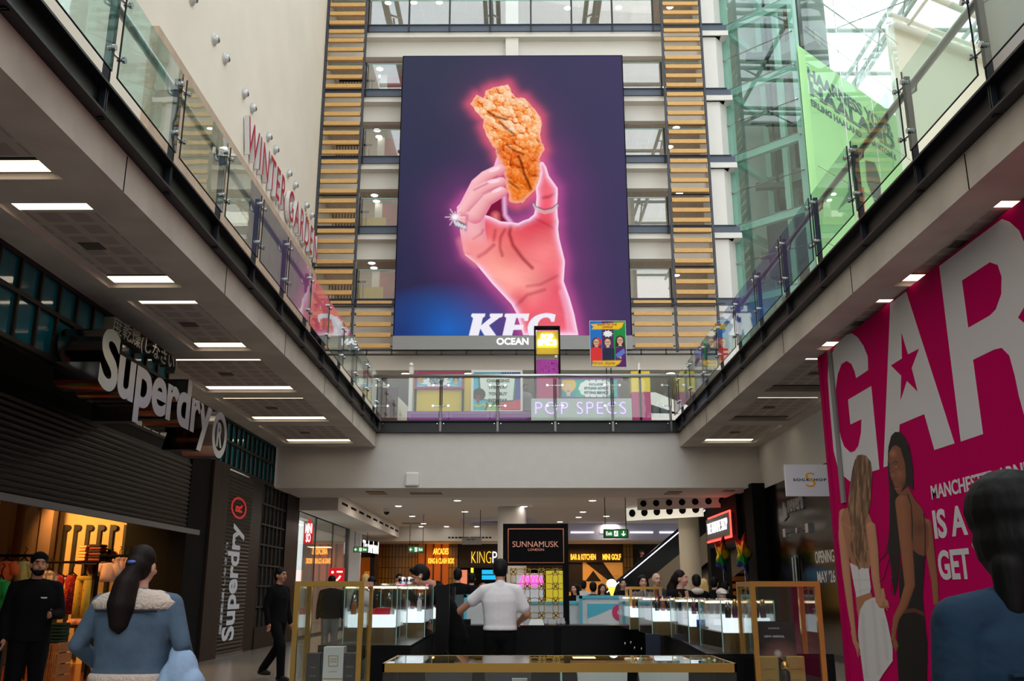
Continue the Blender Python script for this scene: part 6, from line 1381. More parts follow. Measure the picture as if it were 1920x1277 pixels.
# ================================================================ perfume kiosk in the middle of the mall
ZC = .95
lbox = glow('white light box', (.86, .92, 1, 1), 1.25); g_case = glass('case glass', (.95, .975, .965, 1), .06); edge_g = mat('glass edge green', C(120,176,160), .15); wal = mat('bronze base panel', C(120,96,64), .35, .5)
def solid_counter(name, label, pts, z, m=black):
    t = thing(name, label, 'counter', (sum(p[0] for p in pts)/len(pts), sum(p[1] for p in pts)/len(pts), 0))
    MB().prism(pts, (0, 0, 0), (1,0,0), (0,1,0), (0,0,1), z-.03).build('body', black_matt if m is black else m, t); MB().prism(pts, (0, 0, z-.03), (1,0,0), (0,1,0), (0,0,1), .03).build('top', m, t); return t
L0 = P(596, 1210, Z=ZC); L1 = P(770, 1210, Z=ZC); L2 = P(842, 1171, Z=ZC); R1 = P(1325, 1226, Z=ZC); R2 = P(1208, 1170, Z=ZC)
lw = L1.x-L0.x; YBK = 13.6
solid_counter('kiosk_counter', 'black counter along the left side of the perfume kiosk', [(L0.x, L0.y), (L1.x, L0.y), (-1.0, YBK), (-1.0-lw, YBK)], ZC)
solid_counter('kiosk_counter', 'black counter along the right side of the perfume kiosk', [(R1.x, R1.y), (R1.x+.95, R1.y), (1.85+.95, YBK), (1.85, YBK)], ZC)
bc = solid_counter('kiosk_counter', 'black counter across the back of the perfume kiosk', [(-1.0, YBK), (1.85, YBK), (1.85, YBK+.6), (-1.0, YBK+.6)], ZC-.01)
for i, x in enumerate((-.5, .2, .9, 1.5)): MB().box(x-.3, x+.3, YBK-.02, YBK, .3, .9).build('drawer_front', black, bc)
for i, (px, py) in enumerate(((1172, 1207), (1183, 1205), (1190, 1215), (1203, 1217))): q = P(px, py, Y=YBK-.06); MB().ball((q.x, YBK-.06, q.z), .02, 8, 6).build('drawer_knob', chrome, bc, smooth=True)
q0 = P(1211, 1189, Y=9.6); tag(MB().box(P(1211, 1200, Y=10.2).x, P(1238, 1200, Y=10.2).x, 10.2, 10.25, .3, P(1220, 1189, Y=10.2).z).build('inner_door', mat('dark blue panel', C(34,40,54), .35)), 'dark blue panel door at right inside the perfume kiosk', 'door')
# front vitrine
Y0, Y1 = 6.35, 7.15; xa = P(717, 1243, Y=Y0).x; xb = P(1381, 1243, Y=Y0).x
v = thing('display_case', 'long low brass edged glass display case at the front of the kiosk', 'display case', ((xa+xb)/2, Y0+.4, 0))
MB().box(xa+.02, xb-.02, Y0+.02, Y1-.02, 0, .42).build('plinth', black_matt, v); MB().box(xa, xb, Y0, Y0+.015, ZC-.055, ZC).box(xa, xb, Y1-.015, Y1, ZC-.055, ZC).box(xa, xa+.015, Y0, Y1, ZC-.055, ZC).box(xb-.015, xb, Y0, Y1, ZC-.055, ZC).build('brass_rim', brass, v)
MB().box(xa+.015, xb-.015, Y0+.015, Y1-.015, ZC-.012, ZC-.002).build('glass_top', glass('top glass', (.9, .93, .92, 1), .12), v); MB().box(xa+.003, xb-.003, Y0+.003, Y0+.012, .42, ZC-.055).build('glass_front', g_case, v)
for x in (xa+.004, xb-.012): MB().box(x, x+.008, Y0+.01, Y1-.01, .42, ZC-.055).build('glass_end', g_case, v)
xm = P(1052, 1250, Y=Y0).x; MB().box(xm-.006, xm+.006, Y0-.001, Y0+.02, .42, ZC-.055).build('joint', edge_g, v); MB().box(xa+.02, xb-.02, Y1-.05, Y1-.03, .42, ZC-.06).build('back_panel', black, v)
def open_box(px0, px1, py, Y, label, lid_m, inner, tilt=.5):
    a = P(px0, py, Y=Y).x; b = P(px1, py, Y=Y).x; z = .62; t = thing('gift_box', label, 'box', ((a+b)/2, Y, .42)); zt = P((px0+px1)/2, py, Y=Y).z
    MB().box(a, b, Y-.02, Y+.3, .42, z).build('base', lid_m, t); MB().add([(a, Y+.3, z), (b, Y+.3, z), (b+.02, Y+.38, zt), (a-.02, Y+.38, zt), (a, Y+.34, z), (b, Y+.34, z), (b+.02, Y+.42, zt), (a-.02, Y+.42, zt)], [(0,1,2,3), (7,6,5,4), (0,4,5,1), (1,5,6,2), (2,6,7,3), (3,7,4,0)]).build('lid', lid_m, t)
    for i, (u0, u1, h, m_) in enumerate(inner): MB().box(a+(b-a)*u0, a+(b-a)*u1, Y+.08, Y+.14, z, z+h).build('contents', m_, t)
wht = mat('box white card', C(206,204,200), .6); dkb = mat('box charcoal', C(52,50,54), .5); gld = mat('box gold card', C(176,142,78), .35, .5)
open_box(792, 876, 1254, Y0+.1, 'open white rimmed black gift box, leftmost in the front case', dkb, [(.1, .5, .2, dkb), (.6, .9, .12, gld)]); open_box(910, 993, 1254, Y0+.1, 'open white rimmed black gift box, second in the front case', dkb, [(.1, .5, .18, black), (.6, .95, .22, wht)])
open_box(1093, 1183, 1256, Y0+.1, 'open white gift box with pale leaflets, third in the front case', wht, [(.1, .45, .16, mat('leaflet cream', C(210,204,180), .6)), (.48, .9, .18, mat('leaflet grey', C(170,180,180), .6))]); open_box(1215, 1304, 1256, Y0+.1, 'open white gift box with blue bottle box, rightmost in the front case', wht, [(.1, .45, .2, mat('slate box', C(84,98,112), .4)), (.5, .9, .14, gld)])
# tall brass vitrines
def tall_case(px0, px1, Y, dep, label, back):
    xa = P(px0, 1091, Y=Y).x; xb = P(px1, 1091, Y=Y).x; zt = P((px0+px1)/2, 1090, Y=Y).z; zb = .72; t = thing('display_case', label, 'display case', ((xa+xb)/2, Y+dep/2, 0)); w = .036
    MB().box(xa, xb, Y, Y+dep, 0, zb).build('cabinet', black, t); MB().box(xa+w, xb-w, Y+w, Y+dep-w, zb, zb+.03).build('deck', wht, t)
    for x in (xa, xb-w):
        for y in (Y, Y+dep-w): MB().box(x, x+w, y, y+w, zb, zt-w).build('post', brass, t)
    f = MB()
    for y in (Y, Y+dep-w): f.box(xa, xb, y, y+w, zt-w, zt)
    for x in (xa, xb-w): f.box(x, x+w, Y+w, Y+dep-w, zt-w, zt)
    f.build('top_frame', brass, t)
    for y in (Y+.012, Y+dep-.018): MB().box(xa+w, xb-w, y, y+.006, zb, zt-w).build('glass_pane', g_case, t)
    for x in (xa+.012, xb-.018): MB().box(x, x+.006, Y+w, Y+dep-w, zb, zt-w).build('glass_pane', g_case, t)
    MB().box(xa+w, xb-w, Y+w, Y+dep-w, zt-.008, zt-.002).build('glass_lid', g_case, t)
    return xa, xb, zb+.03
YT = 6.9
xa, xb, zd = tall_case(553, 683, YT, .45, 'tall brass framed glass case holding three perfume boxes, left', -1)
def perfume_box(px0, px1, pyt, Y, m, lines, label, d=.1, frame=None, ink=gld):
    a = P(px0, pyt, Y=Y); b = P(px1, pyt, Y=Y); t = thing('perfume_box', label, 'box', ((a.x+b.x)/2, Y+d/2, zd)); MB().box(a.x, b.x, Y, Y+d, zd, a.z).build('carton', m, t, bevel=.003)
    mb = MB(); h = a.z-zd
    for s, u, hh, ww in lines: put_text(mb, s, ((a.x+b.x)/2, Y-.0005, zd+h*u), 'cam', (b.x-a.x)*ww, hh, .001, center=True) if False else put_text(mb, s, ((a.x+b.x)/2-(b.x-a.x)*ww/2, Y-.0005, zd+h*u), 'cam', (b.x-a.x)*ww, hh, .001)
    mb.build('print', ink, t)
    if frame: MB().frame((a.x+b.x)/2-(b.x-a.x)*.24, (a.x+b.x)/2+(b.x-a.x)*.24, zd+h*.5, zd+h*.78, Y-.002, .004, .002).build('gold_frame', gld, t); MB().box(a.x-.001, b.x+.001, Y-.0015, Y, zd+h*.17, zd+h*.2).build('gold_band', gld, t)
    return t
perfume_box(575, 601, 1225, YT+.12, dkb, [('TAIGA', .55, .008, .4), ('SUNNAMUSK', .28, .01, .5)], 'dark grey perfume box at left in the left tall case'); perfume_box(607, 645, 1213, YT+.1, wht, [('AMORE', .67, .012, .34), ('DI ROMA', .6, .012, .34), ('SUNNAMUSK', .35, .008, .4)], 'white perfume box with gold frame in the left tall case', .12, True); perfume_box(645, 668, 1225, YT+.12, dkb, [('HEAVEN', .56, .012, .6), ('SUNNAMUSK', .28, .01, .5)], 'dark grey perfume box reading HEAVEN in the left tall case')
MB().box(P(602, 1270, Y=YT+.05).x, P(645, 1270, Y=YT+.05).x, YT+.05, YT+.24, zd, zd+.02).build('riser', wht, bpy.data.objects['display_case.001'])
xa, xb, zd = tall_case(1406, 1537, YT, .45, 'tall brass framed glass case with new arrival poster, right', 1)
# poster, boxes, bottles
Yp = YT+.3; a = P(1418, 1277, Y=Yp); b = P(1489, 1165, Y=Yp); t = thing('poster', 'small dark poster reading NEW ARRIVAL standing in the right tall case', 'poster', ((a.x+b.x)/2, Yp, zd)); MB().box(a.x, b.x, Yp+.003, Yp+.02, zd, b.z).build('board', black_matt, t)
def newarr(cv, w):
    cv.c[:] = C(38,30,34)[:3]; cv.blob(w*.62, .3, .42, C(176,110,100), .9, 1.0, .45); cv.poly([(w*.45, -.1), (w*.45, .38), (w*.5, .42), (w*.6, .42), (w*.66, .38), (w*.66, -.1)], C(24,22,24)); cv.blob(w*.555, .48, .075, C(190,180,176), 1, .6); cv.blob(w*.52, .36, .04, C(160,150,146), .8, .8)
zh = b.z-zd; cv = Canvas(90, 110, 0, 0, (b.x-a.x)/zh, 1); newarr(cv, (b.x-a.x)/zh); cv.mesh('picture', painted('poster print', .45), (a.x, Yp, zd), (zh, 0, 0), (0, 0, zh), t, N=(0,-1,0))
m = MB(); put_text(m, 'SUNNAMUSK', ((a.x+b.x)/2-.0425, Yp-.001, b.z-.055), 'cam', .085, .011, .001, center=False); put_text(m, 'NEW ARRIVAL', ((a.x+b.x)/2-.075, Yp-.001, b.z-.115), 'cam', .15, .016, .001, bold=.02); m.v = [(x-(.043 if i < 0 else 0), y, z) for i, (x, y, z) in enumerate(m.v)]; m.build('lettering', wht, t)
perfume_box(1422, 1459, 1231, YT+.1, gld, [('GOLDEN DUST', .55, .009, .6), ('SUNNAMUSK', .2, .007, .5)], 'gold perfume box at left in the right tall case', .08, ink=dkb); perfume_box(1474, 1508, 1231, YT+.1, gld, [('GOLDEN DUST', .55, .009, .6), ('SUNNAMUSK', .2, .007, .5)], 'gold perfume box at right of the black bottle in the right tall case', .08, ink=dkb)
def bottle(x, y, z, h, r, body, cap, label, group=None, name='perfume_bottle', n=16):
    t = thing(name, label, 'bottle', (x, y, z), group); MB().lathe((x, y, z), [(r*.9, 0), (r, h*.05), (r, h*.52), (r*.8, h*.62), (r*.4, h*.66), (r*.4, h*.7)], n).build('flacon', body, t, smooth=True); MB().lathe((x, y, z+h*.68), [(r*.5, 0), (r*.72, h*.03), (r*.78, h*.14), (r*.62, h*.27), (r*.2, h*.32)], n).build('cap', cap, t, smooth=True); return t
q = P(1471, 1240, Y=YT+.06); bottle(q.x, YT+.06, zd, q.z-zd, .033, black, brass, 'black bottle with gold round cap in front of the right case boxes')
# glass cases on the side counters
def case_run(spec, side, nm):
    out = []
    for i, (px0, px1, pyt, Y, dep) in enumerate(spec):
        xa = P(px0, 1150, Y=Y).x; xb = P(px1, 1150, Y=Y).x; zt = P((px0+px1)/2, pyt, Y=Y).z
        t = thing('counter_case', f'glass perfume case on the {nm} counter, {ORD[i]} from the front', 'display case', ((xa+xb)/2, Y+dep/2, ZC), f'glass cases on the {nm} counter')
        MB().box(xa+.01, xb-.01, Y+.01, Y+dep-.01, ZC, ZC+.14).build('bronze_base', wal, t); MB().box(xa+.03, xb-.03, Y+.03, Y+.13, ZC+.14, ZC+.25).build('light_box', lbox, t); MB().box(xa+.06, xb-.03, Y+.14, Y+dep-.06, ZC+.14, ZC+.255).build('light_box', lbox, t)
        for y in (Y, Y+dep-.008): MB().box(xa, xb, y, y+.008, ZC, zt).build('glass_pane', g_case, t)
        for x in (xa, xb-.008): MB().box(x, x+.008, Y+.008, Y+dep-.008, ZC, zt).build('glass_pane', g_case, t)
        MB().box(xa, xb, Y, Y+dep, zt, zt+.008).build('glass_lid', g_case, t)
        for x in (xa, xb):
            for y in (Y, Y+dep): MB().box(x-.004, x+.004, y-.004, y+.004, ZC, zt).build('glass_edge', edge_g, t)
        MB().box(xa+.05, xb-.05, Y+dep-.05, Y+dep-.03, zt-.03, zt-.012).build('light_tube', glow('warm case light', (1, .72, .5, 1), 5), t)
        out.append((xa, xb, Y, dep, zt))
    return out
cl_ = case_run([(645, 744, 1096, 8.6, .8), (713, 797, 1097, 9.9, .9), (760, 818, 1099, 11.3, 1.0)], -1, 'left')
cr_ = case_run([(1352, 1452, 1126, 7.5, .9), (1290, 1373, 1124, 8.8, 1.0), (1222, 1302, 1121, 10.3, 1.1), (1180, 1240, 1119, 11.9, 1.2)], 1, 'right')
for i, (ca, n_, nm) in enumerate(((cl_, 3, 'left'), (cr_, 6, 'right'))):
    for k, (xa, xb, Y, dep, zt) in enumerate(ca):
        cols = [mat('amber flacon', C(150,84,40), .12), mat('black flacon', C(22,20,24), .1), mat('plum flacon', C(84,24,60), .12), mat('clear flacon', C(206,200,204), .1)]
        for j in range(n_):
            if nm == 'left' and k == 0 and j > 0: continue
            x = xa+.07+(xb-xa-.14)*(j/(max(1, n_-1))); bottle(x, Y+(.1 if nm == 'left' else .07), ZC+.25, (.17 if nm == 'left' else .125)+.015*((j+k) % 2), .026 if nm == 'left' else .024, cols[(j+k) % 4 if nm == 'left' else (1, 2, 1, 0)[(j+k) % 4]], brass if j % 2 else chrome, f'small {(["amber","black","plum","clear"] if nm == "left" else ["black","plum","black","amber"])[(j+k) % 4]} perfume bottle in {ORD[k]} {nm} counter case, {ORD[j]} from left', f'perfume bottles in the {nm} counter cases', n=10)
xa, xb, Y, dep, zt = cl_[0]
for i, (px0, px1, pyt, m_, lb) in enumerate(((710, 735, 1139, mat('red carton', C(196,26,48), .5), 'wide red perfume carton in the first left counter case'), (703, 709, 1141, mat('bright red carton', C(214,30,34), .5), 'narrow bright red carton left of the wide red carton'), (737, 742, 1141, wht, 'narrow white carton right of the red carton'))):
    a = P(px0, pyt, Y=Y+.2).x; b = P(px1, pyt, Y=Y+.2).x; z = P(px0, pyt, Y=Y+.2).z; tag(MB().box(a, b, Y+.045, Y+.115, ZC+.25, z).build('perfume_carton', m_, bevel=.003), lb, 'box')
xa, xb, Y, dep, zt = cr_[2]
for j, c in enumerate((C(190,40,50), C(60,50,110), C(200,190,196), C(40,40,60), C(150,30,90), C(90,80,100))):
    x = xa+.12+j*(xb-xa-.3)/6; tag(MB().box(x, x+.05, Y+.5, Y+.56, ZC+.255, ZC+.40).build('perfume_carton', mat(f'carton {j}', c, .5), bevel=.003), f'{["red","indigo","pale","navy","magenta","mauve"][j]} carton at the back of the third right counter case', 'box', 'cartons in the right counter cases')
# water bottle, jewellery-like testers, black divider, small things
q = Vector((1.64, 8.7, ZC)); wb = thing('water_bottle', 'clear plastic water bottle with blue label on the right counter', 'bottle', tuple(q)); pl = glass('clear plastic', (.93, .96, .98, 1), .1)
MB().lathe(tuple(q), [(.036, 0), (.038, .01), (.034, .04), (.038, .07), (.034, .1), (.038, .13), (.038, .22), (.02, .275), (.014, .29)], 18).build('body', pl, wb, smooth=True); MB().lathe((q.x, q.y, q.z+.14), [(.039, 0), (.039, .065)], 18).build('label', mat('blue label', C(24,56,150), .4), wb, smooth=True); MB().lathe((q.x, q.y, q.z+.285), [(.016, 0), (.016, .02)], 14).build('cap', mat('white cap', C(220,220,226), .4), wb)
for i, (px, py) in enumerate(((795, 1183), (806, 1186), (818, 1182))):
    q = P(px, py, Z=ZC); q.x -= .1; t = thing('tester_stand', f'silver wire tester holder with pearls on the left counter, {ORD[i]} from left', 'tester stand', tuple(q), 'tester holders on the left counter')
    for k in range(5): an = k*1.26; m = MB().tube([(q.x, q.y, q.z), (q.x+.05*math.cos(an), q.y+.05*math.sin(an), q.z+.1), (q.x+.02*math.cos(an), q.y+.02*math.sin(an), q.z+.16), (q.x-.02*math.cos(an), q.y-.02*math.sin(an), q.z+.12)], .004, 6); m.build('wire', chrome, t, smooth=True); MB().ball((q.x+.055*math.cos(an), q.y+.055*math.sin(an), q.z+.09), .012, 8, 6).build('pearl', mat('pearl', C(220,206,180), .2, .3), t, smooth=True)
tag(MB().box(P(846, 1150, Y=13.4).x, P(852, 1150, Y=13.4).x, 13.5, 13.56, ZC-.01, P(846, 1100, Y=13.4).z).build('divider_post', black), 'slim black post between left counter and back counter', 'post')
q = P(875, 1168, Z=ZC); tag(MB().box(q.x-.09, q.x+.09, 13.7, 13.8, ZC-.01, ZC+.07).box(q.x-.05, q.x+.08, 13.68, 13.7, ZC+.01, ZC+.06).build('card_reader', black), 'small black card reader on the back counter left of the man in white', 'card reader')
q = P(998, 1160, Z=ZC); tag(MB().prism([(-.12, -.12), (.14, -.1), (.1, .14), (-.06, .12)], (q.x, 13.8, ZC-.01), (1,0,0), (0,1,.5), (0,-.5,1), .01).build('paper_sheet', wht), 'curled white paper on the back counter right of the man in white', 'paper')
for i, px in enumerate((1020, 1042, 1050)):
    q = P(px, 1166, Z=ZC); t = thing('glass_jar', f'small glass tester on the back counter under the lattice, {ORD[i]} from left', 'jar', (q.x, 13.85, ZC-.01), 'glass testers on the back counter'); MB().lathe((q.x, 13.85, ZC-.01), [(.03, 0), (.04, .03), (.02, .07), (.03, .09)], 12).build('body', mat('clear flacon', C(206,200,204), .1), t, smooth=True)
for i, px in enumerate((755, 767)):
    q = P(px, 1094, Y=10.3); t = thing('glass_ornament', f'round chrome ornament on the left cases before the leaning man, {ORD[i]} from left', 'ornament', (q.x, 10.3, cl_[1][4]+.008), 'chrome ornaments on the left cases'); MB().ball((q.x, 10.3, cl_[1][4]+.05), (.05, .05, .042), 14, 10).build('ball', chrome, t, smooth=True)
q = P(835, 1212, Y=9.8); bp = thing('backpack', 'black padded bag standing on the floor inside the kiosk, left', 'bag', (q.x, 9.9, 0)); MB().ball((q.x, 9.9, .38), (.24, .18, .40), 18, 12).build('body', mat('black nylon', C(24,25,30), .45, bump=.5, bscale=12), bp, smooth=True); MB().tube([(q.x-.08, 9.85, .72), (q.x, 9.85, .82), (q.x+.08, 9.85, .72)], .015, 8).build('handle', black_matt, bp)
# black sign tower with lattice
Ys = 14.25; x0, x1, z0, z1 = rect(943, 1065, 982, 1060, Ys); t = thing('kiosk_sign', 'black perfume kiosk sign tower with copper frame and gold lattice', 'sign', ((x0+x1)/2, Ys, 0))
MB().box(x0, x1, Ys, Ys+.25, z0, z1).build('sign_box', black_matt, t); xa, xb, za, zb = rect(952, 1057, 991, 1056, Ys); MB().frame(xa, xb, za, zb, Ys-.012, .014, .012).build('copper_frame', mat('copper trim', C(206,130,104), .2, 1), t)
cp = mat('copper letters', C(226,160,136), .35, .5, emit=.12); m = MB(); c = P(961, 1026, Y=Ys); e = P(1047, 1015, Y=Ys); put_text(m, 'SUNNAMUSK', (c.x, Ys, c.z), 'cam', e.x-c.x, e.z-c.z, .012, bold=-.004); c2 = P(990, 1033, Y=Ys); put_text(m, 'LONDON', (c2.x, Ys, c2.z), 'cam', P(1020, 1033, Y=Ys).x-c2.x, .035, .012); m.build('lettering', cp, t)
xr = P(1062, 1100, Y=Ys).x; xl = P(1057, 1100, Y=Ys).x; MB().box(xl, x1, Ys, Ys+.25, 0, z0).build('right_post', black_matt, t); MB().box(x0, x0+.05, Ys, Ys+.25, 0, z0).build('left_post', black_matt, t)
lat = MB(); lx0, lx1, lz0, lz1 = x0+.05, xl, ZC, z0
rs = .17; cx0 = lx0
def clipseg(a, b):
    pts = [a+(b-a)*i/6 for i in range(7)]; return [p for p in pts if lx0 <= p.x <= lx1 and lz0 <= p.z <= lz1]
sp_ = .21
for i in range(-1, int((lx1-lx0)/sp_)+3):
    for j in range(-1, int((lz1-lz0)/sp_)+3):
        for ox, rr, ns in ((0, .148, 20), (sp_/2, .062, 8)):
            c = Vector((lx0+i*sp_+ox, Ys+.12, lz0+j*sp_+ox)); ps = [c+Vector((math.cos(2*math.pi*k/ns)*rr*(1 if ns > 8 or k % 2 else .72), 0, math.sin(2*math.pi*k/ns)*rr*(1 if ns > 8 or k % 2 else .72))) for k in range(ns+1)]
            for u, v_ in zip(ps, ps[1:]):
                if all(lx0 <= p.x <= lx1 and lz0 <= p.z <= lz1 for p in (u, v_)): lat.bar(u, v_, .012, .012, up=(0, 1, 0))
lat.build('gold_lattice', mat('gold lattice', C(196,160,84), .3, .9), t)
# far brass case on the right counter and the marble food kiosk behind
q0, q1 = P(1180, 1100, Y=13.0), P(1241, 1100, Y=13.0); t = thing('display_case', 'small brass framed glass case at the far end of the right counter', 'display case', ((q0.x+q1.x)/2, 13.1, ZC)); MB().frame(q0.x, q1.x, ZC, q0.z, 13.0, .035, .04).frame(q0.x, q1.x, ZC, q0.z, 13.5, .035, .04).box(q0.x, q0.x+.035, 13.04, 13.5, q0.z-.035, q0.z).box(q1.x-.035, q1.x, 13.04, 13.5, q0.z-.035, q0.z).build('brass_frame', brass, t); MB().box(q0.x+.03, q1.x-.03, 13.01, 13.02, ZC, q0.z-.03).build('glass_pane', g_case, t)
marb = mat('white marble', C(204,208,210), .25, noise=.12, nscale=1.6, stretch=(1, 1, 2.4)); cyan = mat('cyan trim', C(86,186,208), .4)
YD = 17.0; fk = thing('food_kiosk', 'white marble doughnut kiosk with cyan trim behind the perfume kiosk', 'kiosk', (1, YD+.5, 0))
def mpanel(px0, px1, py0, Y, d=.9):
    a = P(px0, py0, Y=Y); b = P(px1, py0, Y=Y); MB().box(a.x, b.x, Y, Y+d, 0, a.z-.05).build('marble_front', marb, fk); MB().box(a.x, b.x, Y-.02, Y+d, a.z-.05, a.z).box(a.x, a.x+.05, Y-.02, Y, 0, a.z).build('cyan_trim', cyan, fk)
mpanel(870, 948, 1115, YD+.01); mpanel(948, 1062, 1128, YD+.6); mpanel(1062, 1090, 1128, YD+.01); mpanel(1086, 1200, 1117, YD-.3)
a = P(1102, 1170, Y=YD-.32); b = P(1178, 1132, Y=YD-.32); MB().box(a.x, b.x, YD-.34, YD-.31, a.z, b.z).build('picture_board', mat('board white', C(214,218,220), .4), fk)
MB().prism([(a.x, b.z), (b.x, b.z), (b.x, b.z-.1), (a.x+.55*(b.x-a.x), b.z-.09), (a.x+.3*(b.x-a.x), b.z-.17), (a.x, b.z-.24)], (0, YD-.34, 0), (1,0,0), (0,0,1), (0,-1,0), .004).build('blue_wave', cyan, fk)
c = P(1162, 1148, Y=YD-.36); ring(dn := MB(), (c.x, YD-.345, c.z), .045, .13, (1,0,0), (0,0,1), 28, .02, (0,-1,0)); dn.build('doughnut_sign', mat('doughnut pink', C(214,56,110), .4), fk)
for i, (px, m_) in enumerate(((868, None),)):
    a = P(848, 1165, Y=YD+.3); b = P(870, 1115, Y=YD+.3); MB().box(a.x, b.x, YD+.2, YD+.8, .5, b.z).build('glass_counter', mat('counter glass grey', C(90,104,110), .1, .2), fk)
t = thing('ice_cream_light', 'small glowing ice cream cone light on the food kiosk counter', 'lamp', (P(1147, 1115, Y=YD).x, YD, 1.25)); c = P(1147, 1100, Y=YD); zc_ = P(1147, 1117, Y=YD-.3).z
MB().lathe((c.x, YD, c.z-.17), [(.01, 0), (.07, .17)], 12).build('cone', glow('yellow cone light', (1, .6, .05, 1), 3), t); MB().ball((c.x, YD, c.z+.05), (.09, .05, .08)).build('scoops', glow('cream light', (.9, 1, .9, 1), 2.2), t); MB().box(c.x-.16, c.x+.16, YD+.06, YD+.07, zc_, c.z+.2).build('stand', g_case, t)
t = thing('menu_screen', 'back lit menu wall with pink lettering seen through the gold lattice', 'sign', (.5, YD+4, 0)); a = P(966, 1100, Y=YD+4); b = P(1018, 1075, Y=YD+4); MB().box(a.x, b.x, YD+4, YD+4.2, 0, b.z).build('board', mat('menu board', C(190,196,204), .5, emit=.25), t)
m = MB()
for k in range(6): x = a.x+.1+k*(b.x-a.x-.2)/5.5; m.tube([(x, YD+3.98, a.z+.02), (x+.06, YD+3.98, a.z+.24), (x+.14, YD+3.98, a.z+.05)], .035, 6)
m.build('pink_scrawl', glow('pink neon', (1, .08, .45, 1), 2), t); a = P(1024, 1095, Y=YD+4); b = P(1055, 1070, Y=YD+4); MB().box(a.x, b.x, YD+4, YD+4.2, 0, b.z).build('yellow_board', mat('menu yellow', C(216,196,40), .5, emit=.3), t)
# ================================================================ people
def remesh(mb, name, m, parent, voxel=.012, sm=3, label=None):
    o = mb.build(name, m, parent); r = o.modifiers.new('r', 'REMESH'); r.mode = 'VOXEL'; r.voxel_size = voxel; r.use_smooth_shade = True
    s = o.modifiers.new('s', 'SMOOTH'); s.factor = .5; s.iterations = sm
    me = bpy.data.meshes.new_from_object(o.evaluated_get(bpy.context.evaluated_depsgraph_get())); old = o.data; o.modifiers.clear(); o.data = me; bpy.data.meshes.remove(old)
    if not me.materials: me.materials.append(m)
    me.polygons.foreach_set('use_smooth', [True]*len(me.polygons))
    if label: o['label'] = label
    return o
def cap(mb, pts, n=12):
    """rounded tapering limb through (point, radius)"""
    for (a, ra), (b, rb) in zip(pts, pts[1:]):
        mb.tube([a, b], ra, n, r1=rb)
    for p, r in pts: mb.ball(p, r, n, 8)
    return mb
V = Vector
skin = {'fair': mat('fair skin', C(214,164,142), .55), 'tan': mat('tan skin', C(182,128,102), .55), 'brown': mat('brown skin', C(120,80,60), .55)}
hair_m = {'black': mat('black hair', C(9,8,8), .65, spec=.2, bump=.25, bscale=40, stretch=(1,1,.2)), 'brown': mat('dark brown hair', C(26,17,14), .65, spec=.2, bump=.25, bscale=40, stretch=(1,1,.2)), 'blond': mat('blond hair', C(206,168,104), .5, bump=.6, bscale=40, stretch=(1,1,.2)), 'red': mat('red hair', C(150,60,30), .5)}
cloth_black = mat('black cloth', C(9,9,11), .9, spec=.15, bump=.3, bscale=10)
